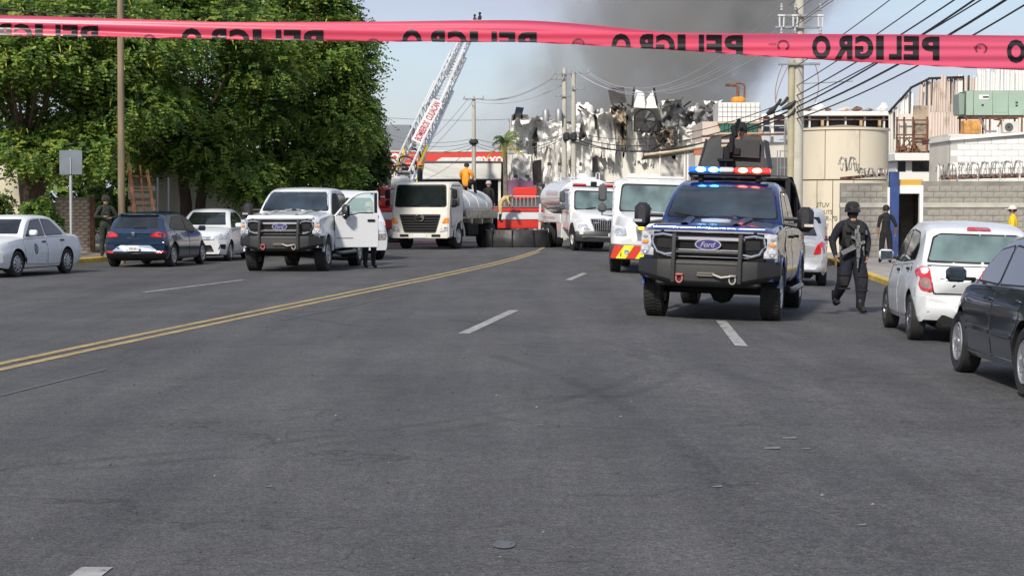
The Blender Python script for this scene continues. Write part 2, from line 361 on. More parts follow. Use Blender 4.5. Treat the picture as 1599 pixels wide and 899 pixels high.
def wheel(root, x, y, r, w, style='alloy5', z=None, steer=0):
    side = 1 if y > 0 else -1; key = (r, w, style)
    if key not in WH:
        t = MB(); h = w / 2; rr = r * (.66 if style not in ('truck', 'offroad') else .6 if style == 'offroad' else .56)
        t.lathe([(rr, -h * .9), (r * .9, -h), (r * .985, -h * .8), (r, -h * .45), (r, h * .45), (r * .985, h * .8), (r * .9, h), (rr + .01, h * .92), (rr, h * .7)], axis='y', n=40)
        if style in ('offroad', 'truck'):
            for k in range(44):
                a = 2 * PI * k / 44
                for yy in (-.62, 0.0, .62):
                    a2 = a + (0.05 if yy == 0 else 0); q = Matrix.Rotation(a2, 3, 'Y')
                    p = q @ Vector((0, 0, r + .002)); t.box(p.x, yy * h, p.z, r * .075, h * .5, .016, 0, 0, q)
        u = MB(); mr = {'alloy5': ALLOY, 'alloy_thick': ALLOY, 'hubcap': ALLOY, 'alloy_dark': ALLOY_D, 'offroad': ALLOY, 'truck': P_WHITE, 'multi': ALLOY}[style]
        u.lathe([(rr + .004, h * .72), (rr - .015, h * .96), (rr - .03, h * .9), (rr - .04, h * .3), (rr - .05, -h * .8)], axis='y', n=32)
        if style == 'hubcap':
            u.lathe([(rr - .02, h * .75), (rr * .75, h * .95), (rr * .4, h * .98), (0.0, h * 1.02)], axis='y', n=28)
            for k in range(10):
                q = Matrix.Rotation(2 * PI * k / 10, 3, 'Y'); p = q @ Vector((0, h * .9, rr * .72)); u.box(p.x, p.y, p.z, .035, .02, .07, .006, 1, q)
        elif style == 'truck':
            u.lathe([(rr - .03, h * .2), (rr * .8, h * .1), (rr * .75, h * .55), (rr * .45, h * .62), (rr * .42, h * 1.05), (0, h * 1.08)], axis='y', n=24)
            for k in range(8):
                q = Matrix.Rotation(2 * PI * (k + .5) / 8, 3, 'Y'); p = q @ Vector((0, h * .36, rr * .8)); u.box(p.x, p.y, p.z, .05, .012, .03, .004, 1, q)
        else:
            ns = {'alloy5': 5, 'alloy_thick': 5, 'alloy_dark': 10, 'offroad': 8, 'multi': 8}[style]; sw = {'alloy5': .075, 'alloy_thick': .11, 'alloy_dark': .035, 'offroad': .075, 'multi': .05}[style]
            for k in range(ns):
                q = Matrix.Rotation(2 * PI * k / ns, 3, 'Y')
                pr = [q @ Vector((sx * ww, yy, zz)) for zz, ww, yy in ((rr * .12, sw * .8, h * .86), (rr * .55, sw * .45, h * .8), (rr - .02, sw * .62, h * .9)) for sx in (-1, 1)]
                bk = [p - Vector((0, .05, 0)) for p in pr]
                u.add(pr + bk, [(0, 2, 3, 1), (2, 4, 5, 3), (0, 6, 8, 2), (2, 8, 10, 4), (1, 3, 9, 7), (3, 5, 11, 9), (6, 7, 9, 8), (8, 9, 11, 10)], 0)
            u.lathe([(rr * .22, h * .55), (rr * .2, h * .9), (rr * .1, h * .97), (0, h * .97)], axis='y', n=16)
        dk = MB(); dk.lathe([(rr - .045, h * .35), (rr * .5, h * .4), (0, h * .4)], axis='y', n=24); dk.lathe([(rr - .045, h * .35), (rr - .045, -h * .9), (0, -h * .9)], axis='y', n=24)
        tm = t.build('tyre', RUBBER, None).data; um = u.build('rim', [mr, BLACK], None, ang=30).data; dm = dk.build('wheel', mat('brake_disc', (.05, .05, .05), .5, metal=.3), None).data
        for me in (tm, um, dm):
            for o in [o for o in COL.objects if o.data == me]: bpy.data.objects.remove(o)
        WH[key] = (tm, um, dm)
    tm, um, dm = WH[key]
    d = link('wheel', dm, root); d.location = (x, y, r if z is None else z); d.rotation_euler = (0, random.uniform(0, 1), 0 if side > 0 else PI)
    if steer: d.rotation_euler.z += steer
    link('tyre', tm, d); link('rim', um, d)
    return d
def set_pose(root, la, pa, lb, pbx, guess, tilt=True):
    """stand a vehicle so that its wheel contact la is at photo pixel pa and lb falls on pixel column pbx"""
    A = G(*pa); best = None
    for k in range(-400, 401):
        a = R(guess + k * .1); c, s = math.cos(a), math.sin(a); dx, dy = lb[0] - la[0], lb[1] - la[1]
        B = (A.x + c * dx - s * dy, A.y + s * dx + c * dy, 0); e = abs(proj((B[0], B[1], gz(B[0])))[0] - pbx)
        if best is None or e < best[0]: best = (e, a)
    a = best[1]; c, s = math.cos(a), math.sin(a)
    loc = Vector((A.x - (c * la[0] - s * la[1]), A.y - (s * la[0] + c * la[1]), 0))
    X = Vector((c, s, 0)); g = -.03 if 1 < loc.x < 9 else 0
    n = Vector((-g, 0, 1)).normalized() if tilt else Vector((0, 0, 1)); X = (X - n * X.dot(n)).normalized(); Y = n.cross(X)
    loc.z = gz(loc.x); root.matrix_basis = basis(X, Y, n, loc)
    print('pose', root.name, [round(v, 2) for v in loc], round(math.degrees(a), 1))
    return a
def mirror_pair(fn):
    for s in (-1, 1): fn(s)
def side_mirror(root, x, y, z, m, size=(.1, .2, .14)):
    s = 1 if y > 0 else -1
    a = MB(); a.box(x, y - s * size[1] * .3, z - .02, .04, .16, .035, .01, 1); a.box(x, y + s * size[1] * .3, z + .02, size[0], size[1], size[2], min(size) * .32, 0)
    o = a.build('side_mirror', [m, BLACK], root)
    g = MB(); g.box(x - size[0] / 2 - .002, y + s * size[1] * .3, z + .02, .006, size[1] * .8, size[2] * .75, .002); g.build('mirror_glass', CHROME if 0 else GLASS_L, o)
    return o
def flank(S, root, bvh, paint, doors, windows, handles, glass=GLASS, seam=BLACK):
    for ax, s in (('+y', 1), ('-y', -1)):
        for d in doors:
            sm = [(p[0] + (-.012 if p[0] < sum(q[0] for q in d) / len(d) else .012), p[1] + (-.01 if p[1] < sum(q[1] for q in d) / len(d) else .01)) for p in d]
            patch('door_seam', bvh, sm, ax, seam, root, off=.0015, depth=.01, soft=.05)
            patch('door', bvh, d, ax, paint, root, off=.005, depth=.012, soft=.05)
        for w_ in windows:
            cx_ = sum(q[0] for q in w_) / len(w_); cz_ = sum(q[1] for q in w_) / len(w_)
            fr = [(cx_ + (p[0] - cx_) * 1.06, cz_ + (p[1] - cz_) * 1.1) for p in w_]
            patch('window_frame', bvh, fr, ax, BLACK, root, off=.003, depth=.012, soft=.05)
            patch('side_window', bvh, w_, ax, glass, root, off=.0065, depth=.01, soft=.04)
        for hx, hz in handles:
            patch('door_handle', bvh, rrect(hx - .09, hz - .016, hx + .09, hz + .016, .015), ax, BLACK if S.get('bh', 1) else paint, root, off=.03, depth=0, soft=0)

# ================================================================== ground
def asphalt_mat():
    m = bpy.data.materials.new('asphalt'); m.use_nodes = True; t = m.node_tree; L = t.links.new; b = t.nodes['Principled BSDF']
    b.inputs['Specular IOR Level'].default_value = .32
    geo = t.nodes.new('ShaderNodeTexCoord'); o = geo.outputs['Object']
    def noise(s, d, r=.6, dist=0, vec=None):
        n = t.nodes.new('ShaderNodeTexNoise'); n.inputs['Scale'].default_value = s; n.inputs['Detail'].default_value = d; n.inputs['Roughness'].default_value = r; n.inputs['Distortion'].default_value = dist
        L(vec or o, n.inputs['Vector']); return n.outputs['Fac']
    def ramp(f, a, b_, ca, cb):
        r = t.nodes.new('ShaderNodeValToRGB'); e = r.color_ramp.elements; e[0].position = a; e[1].position = b_; e[0].color = (*ca, 1); e[1].color = (*cb, 1); L(f, r.inputs[0]); return r.outputs[0]
    def mix(a, b_, f=1, mode='MULTIPLY'):
        x = t.nodes.new('ShaderNodeMixRGB'); x.blend_type = mode; x.inputs[0].default_value = f if not hasattr(f, 'node') else 1
        if hasattr(f, 'node'): L(f, x.inputs[0])
        L(a, x.inputs[1]); L(b_, x.inputs[2]); return x.outputs[0]
    base = ramp(noise(.35, 6, .6), .35, .68, (.072, .072, .073), (.098, .098, .099))
    mp = t.nodes.new('ShaderNodeMapping'); mp.inputs['Scale'].default_value = (1.3, .10, 1); mp.inputs['Rotation'].default_value = (0, 0, R(-4)); L(o, mp.inputs[0])
    lanes = ramp(noise(1.0, 4, .6, .3, mp.outputs[0]), .35, .66, (.80, .80, .81), (1.1, 1.1, 1.09))
    c = mix(base, lanes)
    gr = ramp(noise(75, 2, .6), .36, .66, (.6, .6, .6), (1.42, 1.42, 1.41)); c = mix(c, gr); g2 = ramp(noise(26, 3, .65), .36, .66, (.72, .72, .72), (1.3, 1.29, 1.28)); c = mix(c, g2); g3 = ramp(noise(6, 5, .65), .36, .66, (.86, .86, .86), (1.12, 1.12, 1.12)); c = mix(c, g3)
    vo = t.nodes.new('ShaderNodeTexVoronoi'); vo.inputs['Scale'].default_value = 42; L(o, vo.inputs['Vector'])
    sp_ = ramp(vo.outputs['Distance'], .05, .12, (2.6, 2.5, 2.4), (1, 1, 1)); c = mix(c, sp_, .5)
    # cracks
    v2 = t.nodes.new('ShaderNodeTexVoronoi'); v2.feature = 'DISTANCE_TO_EDGE'; v2.inputs['Scale'].default_value = .33
    wn = t.nodes.new('ShaderNodeTexNoise'); wn.inputs['Scale'].default_value = 2.2; wn.inputs['Detail'].default_value = 8; L(o, wn.inputs['Vector'])
    vm = t.nodes.new('ShaderNodeVectorMath'); vm.operation = 'MULTIPLY_ADD'; vm.inputs[1].default_value = (1.4, 1.4, 0); L(wn.outputs['Color'], vm.inputs[0]); L(o, vm.inputs[2]); L(vm.outputs[0], v2.inputs['Vector'])
    ck = ramp(v2.outputs['Distance'], .002, .007, (.62, .62, .62), (1, 1, 1)); ckm = ramp(noise(.3, 3), .42, .52, (0, 0, 0), (1, 1, 1)); c = mix(c, ck, ckm)
    st = ramp(noise(.8, 7, .7, .8), .62, .75, (1, 1, 1), (.72, .72, .73)); c = mix(c, st)
    # curved tyre scuffs and long seams
    def arcs(cx_, cy_, r_, w_, amt):
        s_ = t.nodes.new('ShaderNodeVectorMath'); s_.operation = 'SUBTRACT'; s_.inputs[1].default_value = (cx_, cy_, 0); L(o, s_.inputs[0]); l_ = t.nodes.new('ShaderNodeVectorMath'); l_.operation = 'LENGTH'; L(s_.outputs[0], l_.inputs[0])
        d_ = t.nodes.new('ShaderNodeMath'); d_.operation = 'SUBTRACT'; d_.inputs[1].default_value = r_; L(l_.outputs['Value'], d_.inputs[0]); a_ = t.nodes.new('ShaderNodeMath'); a_.operation = 'ABSOLUTE'; L(d_.outputs[0], a_.inputs[0])
        k_ = ramp(a_.outputs[0], w_ * .4, w_, (amt,) * 3, (1, 1, 1)); return mix(c, k_, ramp(noise(.5, 4), .42, .58, (0, 0, 0), (1, 1, 1)))
    for A_ in ((-8, 19, 9.4, .10, .78), (-8, 19, 9.75, .10, .80), (9, 11, 6.2, .10, .80), (9, 11, 6.6, .10, .82), (4.5, 16.5, 1.6, .07, .80), (-30, 10, 31.2, .12, .80), (-30, 10, 33.0, .12, .82), (.9, 14, 1.1, .06, .8)): c = arcs(*A_)
    L(c, b.inputs['Base Color'])
    rr = t.nodes.new('ShaderNodeMapRange'); rr.inputs['To Min'].default_value = .62; rr.inputs['To Max'].default_value = .9; L(noise(1.2, 5), rr.inputs[0]); L(rr.outputs[0], b.inputs['Roughness'])
    bp = t.nodes.new('ShaderNodeBump'); bp.inputs['Strength'].default_value = .55; bp.inputs['Distance'].default_value = .012; L(noise(60, 4, .7), bp.inputs['Height']); L(bp.outputs[0], b.inputs['Normal'])
    return m
ASPH = asphalt_mat()
def sheet(name, xs, ys, zf, m, kind='structure'):
    b = MB(); b.grid([[(x, y, zf(x, y)) for x in xs] for y in ys][::-1]); o = b.build(name, m, None); tag(o, kind=kind); return o
ex = [-600, -200, -80, -40, -20, -12, -6, -3, 0, 1, 3, 5, 7, 9, 12, 20, 40, 80, 200, 600]
sheet('ground', ex, [-60, -10, 0, 10, 30, 60, 100, 200, 900], lambda x, y: gz(x) - .35 if abs(x) < 300 else gz(x) - .35, mat('bare_ground', (.16, .14, .11), .95, var=.3, vs=.4))
sheet('road', [-14, -12, -9, -6, -3, -1, 0, 1, 3, 5, 7, 9, 11, 14, 40, 70], [-20, -5, 0, 5, 10, 20, 40, 60, 80, 110, 150], lambda x, y: gz(x), ASPH)
sheet('side_road', [-60, -30, -14], [66, 80, 110, 150], lambda x, y: 0.0, ASPH)
LK = lambda y: -12.1 + (y - 50) * .12            # left kerb line
RK = lambda y: 10.2 - (57 - y) * .1              # right kerb line
CONC = mat('pavement_concrete', (.30, .28, .25), .9, var=.2, vs=1.5, bump=.3, bs=30, dirt=(.2, .18, .15), ds=.8)
KERB = mat('yellow_kerb_paint', (.55, .38, .06), .8, var=.2, vs=2, dirt=(.3, .27, .2), ds=3, dth=.55)
def strip_pave(name, kf, side, y0, y1, width, m):
    ys = np.linspace(y0, y1, 30); b = MB(); rows = []
    for y in ys:
        k = kf(y); a, c = (k, k + side * width); rows.append([(a + side * .15, y, gz(k) + .13), (c, y, gz(k) + .14)])
    if side > 0: rows = [r_ for r_ in rows]
    else: rows = [r_[::-1] for r_ in rows]
    b.grid(rows[::-1]); o = tag(b.build(name, m), kind='structure'); return o
strip_pave('left_pavement', LK, -1, 6, 70, 9, mat('left_pavement_dirt', (.2, .17, .13), .95, var=.3, vs=1.2, bump=.3, bs=25))
strip_pave('right_pavement', RK, 1, 4, 74, 40, CONC)
def kerb(name, kf, side, y0, y1, n):
    ys = np.linspace(y0, y1, n + 1); root = tag(bpy.data.objects.new(name, None), kind='structure'); COL.objects.link(root)
    for i in range(n):
        b = MB(); p = [(kf(ys[i]), ys[i] + .01), (kf(ys[i + 1]), ys[i + 1] - .01)]; P = []
        for x, y in p:
            z = gz(x); s = side
            P.append([(x, y, z - .1), (x, y, z + .115), (x + s * .025, y, z + .138), (x + s * .16, y, z + .138), (x + s * .16, y, z - .1)])
        b.grid(P if side < 0 else P[::-1], closed=True); b.add(P[0], [(0, 1, 2, 3, 4)]); b.add(P[1], [(4, 3, 2, 1, 0)])
        b.build('kerb_stone', KERB, root, smooth=False)
kerb('left_kerb', LK, -1, 24, 70, 40); kerb('right_kerb', RK, 1, 10, 74, 52)
PWH = mat('road_marking_white', (.30, .30, .29), .85, var=.25, vs=5, dirt=(.10, .10, .10), ds=9, dth=.52); PYE = mat('road_marking_yellow', (.33, .25, .11), .85, var=.22, vs=3, dirt=(.09, .085, .08), ds=7, dth=.54)
def line(name, pts, w, m):
    P = [G(*p) for p in pts]; Q = []
    for i in range(len(P) - 1):
        for t in np.linspace(0, 1, 5)[:-1]: Q.append(P[i].lerp(P[i + 1], t))
    Q.append(P[-1]); rows = []
    for i, p in enumerate(Q):
        d = (Q[min(i + 1, len(Q) - 1)] - Q[max(i - 1, 0)]); nrm = Vector((d.y, -d.x, 0)).normalized() * w / 2
        a, c = p - nrm, p + nrm; rows.append([(a.x, a.y, gz(a.x) + .005), (c.x, c.y, gz(c.x) + .005)])
    b = MB(); b.grid([r_[::-1] for r_ in rows]); 
    o = tag(b.build(name, m), kind='structure'); return o
from_px = [(-500, 664), (-200, 608), (0, 568), (133, 540), (260, 514), (398, 486), (548, 456), (680, 430), (760, 413), (805, 402), (840, 391), (850, 386)]
line('centre_line', from_px, .13, PYE)
line('centre_line', [(x + 2, y + (8.5 * (y - 330) / 230)) for x, y in from_px[:-1]], .13, PYE)
line('lane_dash', [(225, 456.5), (381, 437)], .12, PWH); line('lane_dash', [(724, 521), (803, 484.5)], .15, PWH); line('lane_dash', [(887, 437.5), (913, 426.5)], .14, PWH)
line('lane_dash', [(1126, 501), (1158, 540.5)], .15, PWH); line('lane_dash', [(60, 955), (152, 886)], .14, PWH); line('lane_dash', [(560, 414.5), (610, 409)], .12, PWH)
line('old_marking', [(0, 618), (165, 577)], .05, mat('worn_marking', (.09, .09, .09), .9)); line('old_marking', [(440, 500), (545, 479), (640, 455)], .05, MATS['worn_marking'])
rg = MB(); rr_ = random.Random(9)
for k in range(380):
    Y_ = 5 + 50 * rr_.random() ** 1.6; X_ = rr_.uniform(-.32, .32) * Y_ + rr_.uniform(-1, 1); s_ = rr_.uniform(.006, .016); z_ = gz(X_)
    rg.add([(X_ - s_, Y_, z_ + .002), (X_, Y_ - s_ * .8, z_ + .002), (X_ + s_ * .9, Y_ + s_ * .2, z_ + .002), (X_ + s_ * .1, Y_ + s_, z_ + .002), (X_, Y_, z_ + s_ * .9)], [(0, 1, 4), (1, 2, 4), (2, 3, 4), (3, 0, 4)], 0 if rr_.random() < .75 else 1)
tag(rg.build('road_grit', [mat('dark_grit', (.05, .05, .05), .9), mat('pale_grit', (.18, .18, .175), .9)], smooth=False), kind='stuff')
lt_ = MB()
for px_, py_, w_ in ((287, 638, .05), (1232, 684, .09), (1205, 700, .10), (1258, 701, .05), (1245, 603, .05), (1088, 603, .05), (842, 664, .05), (1345, 820, .04), (1316, 529, .05), (510, 483, .06), (808, 582, .03), (951, 529, .05), (300, 520, .03), (540, 600, .03), (420, 760, .03), (1120, 760, .05)):
    p_ = G(px_, py_); w_ *= .6; lt_.add([(p_.x - w_, p_.y - w_ * .5, p_.z + .004), (p_.x + w_ * .8, p_.y - w_ * .7, p_.z + .006), (p_.x + w_, p_.y + w_ * .5, p_.z + .01), (p_.x - w_ * .7, p_.y + w_ * .6, p_.z + .004)], [(0, 1, 2, 3)])
tag(lt_.build('paper_scraps', mat('scrap_grey', (.16, .16, .165), .9), smooth=False), kind='stuff')
sw = MB(); c0 = G(787, 851)
sw.add([(c0.x + .055 * math.cos(a), c0.y + .10 * math.sin(a), .006) for a in np.linspace(0, 2 * PI, 12, endpoint=False)], [tuple(range(12))])
tag(sw.build('road_spot', mat('pale_paint_spot', (.095, .10, .105), .8, var=.2, vs=40)), kind='structure')

# ================================================================== parked cars
def front_rear(S, root, bvh, items):
    for nm, ax, poly, m, off in items:
        patch(nm, bvh, poly, ax, m, root, off=off, depth=.015, soft=.025, step=.08)
def both(poly): return [poly, [(-p[0], p[1]) for p in poly][::-1]]
def plate(root, x, y, z, facing, s='', w=.3, h=.15):
    b = MB(); b.box(x, y, z, .012, w, h, .004); o = b.build('licence_plate', PLATE, root)
    sg = 1 if facing > 0 else -1
    if s:
        M4 = basis(Vector((0, sg, 0)), Vector((0, 0, 1)), Vector((sg, 0, 0)), (x + sg * .007, y, z - .01)); text('plate_number', s, o, M4, INK, w=w * .75, h=h * .42)
    return o
def underpan(root, S):
    u = MB(); wb, rw = S['wb'], S['rw']; u.box(0, 0, rw * .95, wb + 1.0, S['tr'] * 2 - .42, rw * .8, .05)
    return u.build('chassis', UNDER, root)
def four_wheels(S, root, style, w=.2, steer=0):
    for x, st in ((S['wb'] / 2, steer), (-S['wb'] / 2, 0)):
        for s in (1, -1): wheel(root, x, s * S['tr'], S['rw'], w, style, steer=st)

# -- white sedan, old square saloon with an emblem on its door
S = dict(wb=2.43, rw=.295, tr=.74, xr=-2.17, xf=2.08, top=[(-2.17, .86), (-2.0, .93), (-1.3, .96), (.85, .93), (1.9, .80), (2.08, .70)],
         sh=[(-2.17, .80), (-1.9, .86), (-1.2, .90), (.9, .86), (1.9, .73), (2.08, .64)], wid=[(-2.17, .74), (-1.9, .81), (-1, .835), (1, .835), (1.8, .80), (2.08, .72)],
         bot=[(-2.17, .38), (-1.9, .24), (-1.5, .2), (1.6, .2), (2.0, .25), (2.08, .36)],
         gh=dict(roof=[(-1.45, .94), (-1.30, 1.02), (-.78, 1.33), (-.45, 1.365), (.1, 1.365), (.38, 1.32), (1.02, .90)], wr=.60, wb=.93, bow=.1), bow=(.12, .08))
sedan = thing('white_sedan', 'worn white square saloon with round emblem on its door, at the left edge', 'car', group='cars parked along the left kerb')
_, bv = body_mesh(S, P_WORN, sedan)
flank(S, sedan, bv, P_WORN, [[(.86, .30), (.86, .84), (-.16, .87), (-.16, .26)], [(-.22, .26), (-.22, .87), (-1.05, .88), (-.86, .55), (-.80, .26)]],
      [[(.70, .92), (.28, 1.26), (-.14, 1.29), (-.16, .93)], [(-.26, .93), (-.24, 1.29), (-.66, 1.26), (-1.02, 1.02), (-1.06, .95)]], [(-.05, .78), (-.95, .80)])
front_rear(S, sedan, bv, [('windscreen', '+x', [(-.62, .97), (.62, .97), (.53, 1.30), (-.53, 1.30)], GLASS, .006), ('rear_window', '-x', [(-.6, 1.0), (.6, 1.0), (.52, 1.29), (-.52, 1.29)], GLASS, .006),
    ('grille', '+x', [(-.36, .60), (.36, .60), (.36, .72), (-.36, .72)], BLACK, .006), ('bumper', '+x', [(-.78, .34), (.78, .34), (.78, .55), (-.78, .55)], P_WORN, .03), ('bumper', '-x', [(-.78, .36), (.78, .36), (.78, .58), (-.78, .58)], P_WORN, .03)])
for p in both([(.44, .58), (.72, .58), (.72, .71), (.44, .71)]): front_rear(S, sedan, bv, [('headlight', '+x', p, LENS, .012)])
for p in both([(.40, .64), (.74, .64), (.74, .8), (.40, .8)]): front_rear(S, sedan, bv, [('tail_light', '-x', p, LENS_R, .012)])
side_mirror(sedan, .66, .86, .97, P_WORN); side_mirror(sedan, .66, -.86, .97, P_WORN)
e = patch('door_emblem', bv, [(.36 + .09 * math.cos(t * PI / 8), .62 + .125 * math.sin(t * PI / 8)) for t in range(16)], '+y', mat('emblem_green', (.05, .12, .10), .5, var=.6, vs=30), sedan, off=.008, soft=0)
patch('emblem_ring', bv, [(.36 + .055 * math.cos(t * PI / 8), .62 + .085 * math.sin(t * PI / 8)) for t in range(16)], '+y', mat('emblem_grey', (.22, .26, .27), .5, var=.7, vs=40), e, off=.010, soft=0)
underpan(sedan, S); four_wheels(S, sedan, 'hubcap', .175)
set_pose(sedan, (1.215, .8), (27, 432.5), (-1.215, .8), 105, -107)

# -- dark blue hatchback seen from behind
S = dict(wb=2.56, rw=.31, tr=.77, xr=-1.99, xf=2.06, bh=0, top=[(-1.99, .88), (-1.85, 1.0), (-1.2, 1.0), (1.0, .98), (1.8, .84), (2.06, .66)],
         sh=[(-1.99, .86), (-1.8, .95), (-1, .95), (.9, .91), (1.8, .76), (2.06, .6)], wid=[(-1.99, .80), (-1.75, .87), (-1, .885), (1.1, .88), (1.8, .8), (2.06, .62)],
         bot=[(-1.99, .36), (-1.85, .22), (1.7, .2), (2.06, .28)], gh=dict(roof=[(-1.93, .90), (-1.86, 1.0), (-1.66, 1.26), (-1.5, 1.36), (-.9, 1.42), (-.1, 1.435), (.35, 1.36), (1.2, .93)], wr=.60, wb=.92, bow=.14), bow=(.3, .14))
ibiza = thing('blue_hatchback', 'dark blue five door hatchback seen from behind, left of the small white car', 'car', group='cars parked along the left kerb')
_, bv = body_mesh(S, P_BLUE, ibiza)
flank(S, ibiza, bv, P_BLUE, [[(.98, .28), (.98, .86), (.02, .90), (.02, .26)], [(-.04, .26), (-.04, .9), (-1.15, .93), (-.95, .55), (-.85, .26)]],
      [[(.88, .99), (.34, 1.30), (.02, 1.33), (.0, .97)], [(-.07, .97), (-.06, 1.33), (-.8, 1.31), (-1.3, 1.08), (-1.2, 1.0)]], [(.15, .84), (-.9, .87)])
front_rear(S, ibiza, bv, [('windscreen', '+x', [(-.6, 1.02), (.6, 1.02), (.52, 1.34), (-.52, 1.34)], GLASS, .006), ('rear_window', '-x', [(-.60, 1.03), (.60, 1.03), (.50, 1.33), (-.50, 1.33)], GLASS, .008),
    ('bumper_trim', '-x', [(-.62, .42), (.62, .42), (.40, .58), (-.40, .58)], mat('grey_bumper_insert', (.28, .36, .45), .35, coat=.4), .012), ('lower_valance', '-x', [(-.8, .24), (.8, .24), (.8, .38), (-.8, .38)], BLACK, .015),
    ('bumper', '-x', [(-.84, .60), (.84, .60), (.83, .66), (-.83, .66)], P_BLUE, .02), ('rear_spoiler', '-x', [(-.54, 1.35), (.54, 1.35), (.5, 1.40), (-.5, 1.40)], P_BLUE, .07)])
for p in both([(.44, .80), (.80, .78), (.83, .90), (.60, .93), (.44, .86)]): front_rear(S, ibiza, bv, [('tail_light', '-x', p, LENS_R, .015)])
for p in both([(.56, .375), (.82, .375), (.82, .43), (.56, .43)]): front_rear(S, ibiza, bv, [('reflector', '-x', p, LENS_R, .02)])
for p in both([(.42, .66), (.74, .66), (.72, .80), (.42, .76)]): front_rear(S, ibiza, bv, [('headlight', '+x', p, LENS, .012)])
plate(ibiza, -2.015, 0, .50, -1, 'VMX-84-1'); w_ = MB(); w_.tube([(-1.90, .05, 1.05), (-1.87, -.3, 1.08)], .012); w_.build('rear_wiper', BLACK, ibiza)
M4 = lambda z: basis(Vector((0, -1, 0)), Vector((0, 0, 1)), Vector((-1, 0, 0)), (-2.015, 0, z))
text('tailgate_emblem', 'S', ibiza, M4(.88), CHROME, h=.09, w=.09, bold=.03); text('tailgate_lettering', 'IBIZA', ibiza, M4(.77), CHROME, w=.34, h=.035)
side_mirror(ibiza, .80, .93, .98, P_BLUE); side_mirror(ibiza, .80, -.93, .98, P_BLUE)
underpan(ibiza, S); four_wheels(S, ibiza, 'multi', .205)
set_pose(ibiza, (-1.28, -.86), (272, 416.5), (1.28, -.86), 317, 80)

# -- small white saloon facing the camera behind the hatchback
S = dict(wb=2.55, rw=.29, tr=.73, xr=-2.0, xf=2.06, bh=0, top=[(-2.0, .92), (-1.85, 1.02), (-1.3, 1.04), (.95, 1.02), (1.7, .88), (2.06, .66)],
         sh=[(-2.0, .85), (-1.8, .95), (-1, .95), (.9, .93), (1.7, .78), (2.06, .58)], wid=[(-2.0, .72), (-1.75, .81), (-1, .835), (1.1, .83), (1.7, .79), (2.06, .62)],
         bot=[(-2, .36), (-1.85, .22), (1.7, .19), (2.06, .22)], gh=dict(roof=[(-1.5, 1.0), (-1.3, 1.12), (-.85, 1.42), (-.3, 1.50), (.15, 1.48), (.5, 1.36), (1.18, .95)], wr=.58, wb=.93, bow=.14), bow=(.34, .12))
mir = thing('white_compact_car', 'small white saloon facing the camera between the dark blue hatchback and the white pickup', 'car', group='cars parked along the left kerb')
_, bv = body_mesh(S, P_WHITE, mir)
flank(S, mir, bv, P_WHITE, [[(.95, .28), (.95, .86), (0, .90), (0, .26)], [(-.06, .26), (-.06, .9), (-1.05, .92), (-.95, .55), (-.85, .26)]],
      [[(.84, 1.02), (.36, 1.37), (.02, 1.40), (.0, 1.0)], [(-.07, 1.0), (-.06, 1.40), (-.6, 1.38), (-1.05, 1.12), (-1.1, 1.02)]], [(.12, .84), (-.85, .87)])
front_rear(S, mir, bv, [('windscreen', '+x', [(-.60, 1.05), (.60, 1.05), (.49, 1.42), (-.49, 1.42)], GLASS, .006), ('rear_window', '-x', [(-.58, 1.1), (.58, 1.1), (.48, 1.4), (-.48, 1.4)], GLASS, .006),
    ('grille', '+x', [(-.34, .66), (.34, .66), (.38, .72), (-.38, .72)], CHROME, .01), ('lower_grille', '+x', [(-.45, .28), (.45, .28), (.36, .48), (-.36, .48)], BLACK, .006)])
for p in both([(.44, .62), (.74, .66), (.78, .82), (.60, .80), (.44, .72)]): front_rear(S, mir, bv, [('headlight', '+x', p, LENS, .012)])
for p in both([(.56, .34), (.74, .36), (.74, .50), (.62, .50)]): front_rear(S, mir, bv, [('fog_lamp_recess', '+x', p, BLACK, .008)])
side_mirror(mir, .76, .89, 1.02, P_WHITE); side_mirror(mir, .76, -.89, 1.02, P_WHITE); plate(mir, 2.08, 0, .54, 1)
underpan(mir, S); four_wheels(S, mir, 'alloy5', .185)
set_pose(mir, (1.275, .80), (360, 407.5), (-1.275, .80), 386, -82)

# -- white rounded hatchback, right side, seen from behind
S = dict(wb=2.45, rw=.30, tr=.735, xr=-1.83, xf=1.92, bh=1, top=[(-1.83, .80), (-1.74, .96), (-1.3, 1.0), (.9, 1.02), (1.6, .88), (1.92, .64)],
         sh=[(-1.83, .76), (-1.7, .92), (-1, .97), (.8, .93), (1.6, .78), (1.92, .58)], wid=[(-1.83, .70), (-1.68, .79), (-1.3, .825), (-.7, .835), (.9, .83), (1.6, .77), (1.92, .58)],
         bot=[(-1.83, .40), (-1.72, .26), (1.6, .22), (1.92, .3)], gh=dict(roof=[(-1.76, .9), (-1.68, 1.06), (-1.46, 1.34), (-1.25, 1.44), (-.7, 1.51), (-.1, 1.52), (.35, 1.43), (1.15, .97)], wr=.60, wb=.94, bow=.2), bow=(.34, .22))
march = thing('white_hatchback', 'white rounded small hatchback seen from behind, right of the officer, red brake light on roof', 'car', group='cars parked along the right kerb')
_, bv = body_mesh(S, P_WHITE, march)
flank(S, march, bv, P_WHITE, [[(.82, .30), (.82, .90), (-.08, .94), (-.08, .28)], [(-.14, .28), (-.14, .94), (-1.02, .98), (-.92, .60), (-.80, .30)]],
      [[(.84, 1.00), (.32, 1.36), (-.06, 1.41), (-.08, 1.0)], [(-.16, 1.0), (-.14, 1.41), (-.72, 1.38), (-1.08, 1.2), (-1.1, 1.05)]], [(.06, .87), (-.82, .91)])
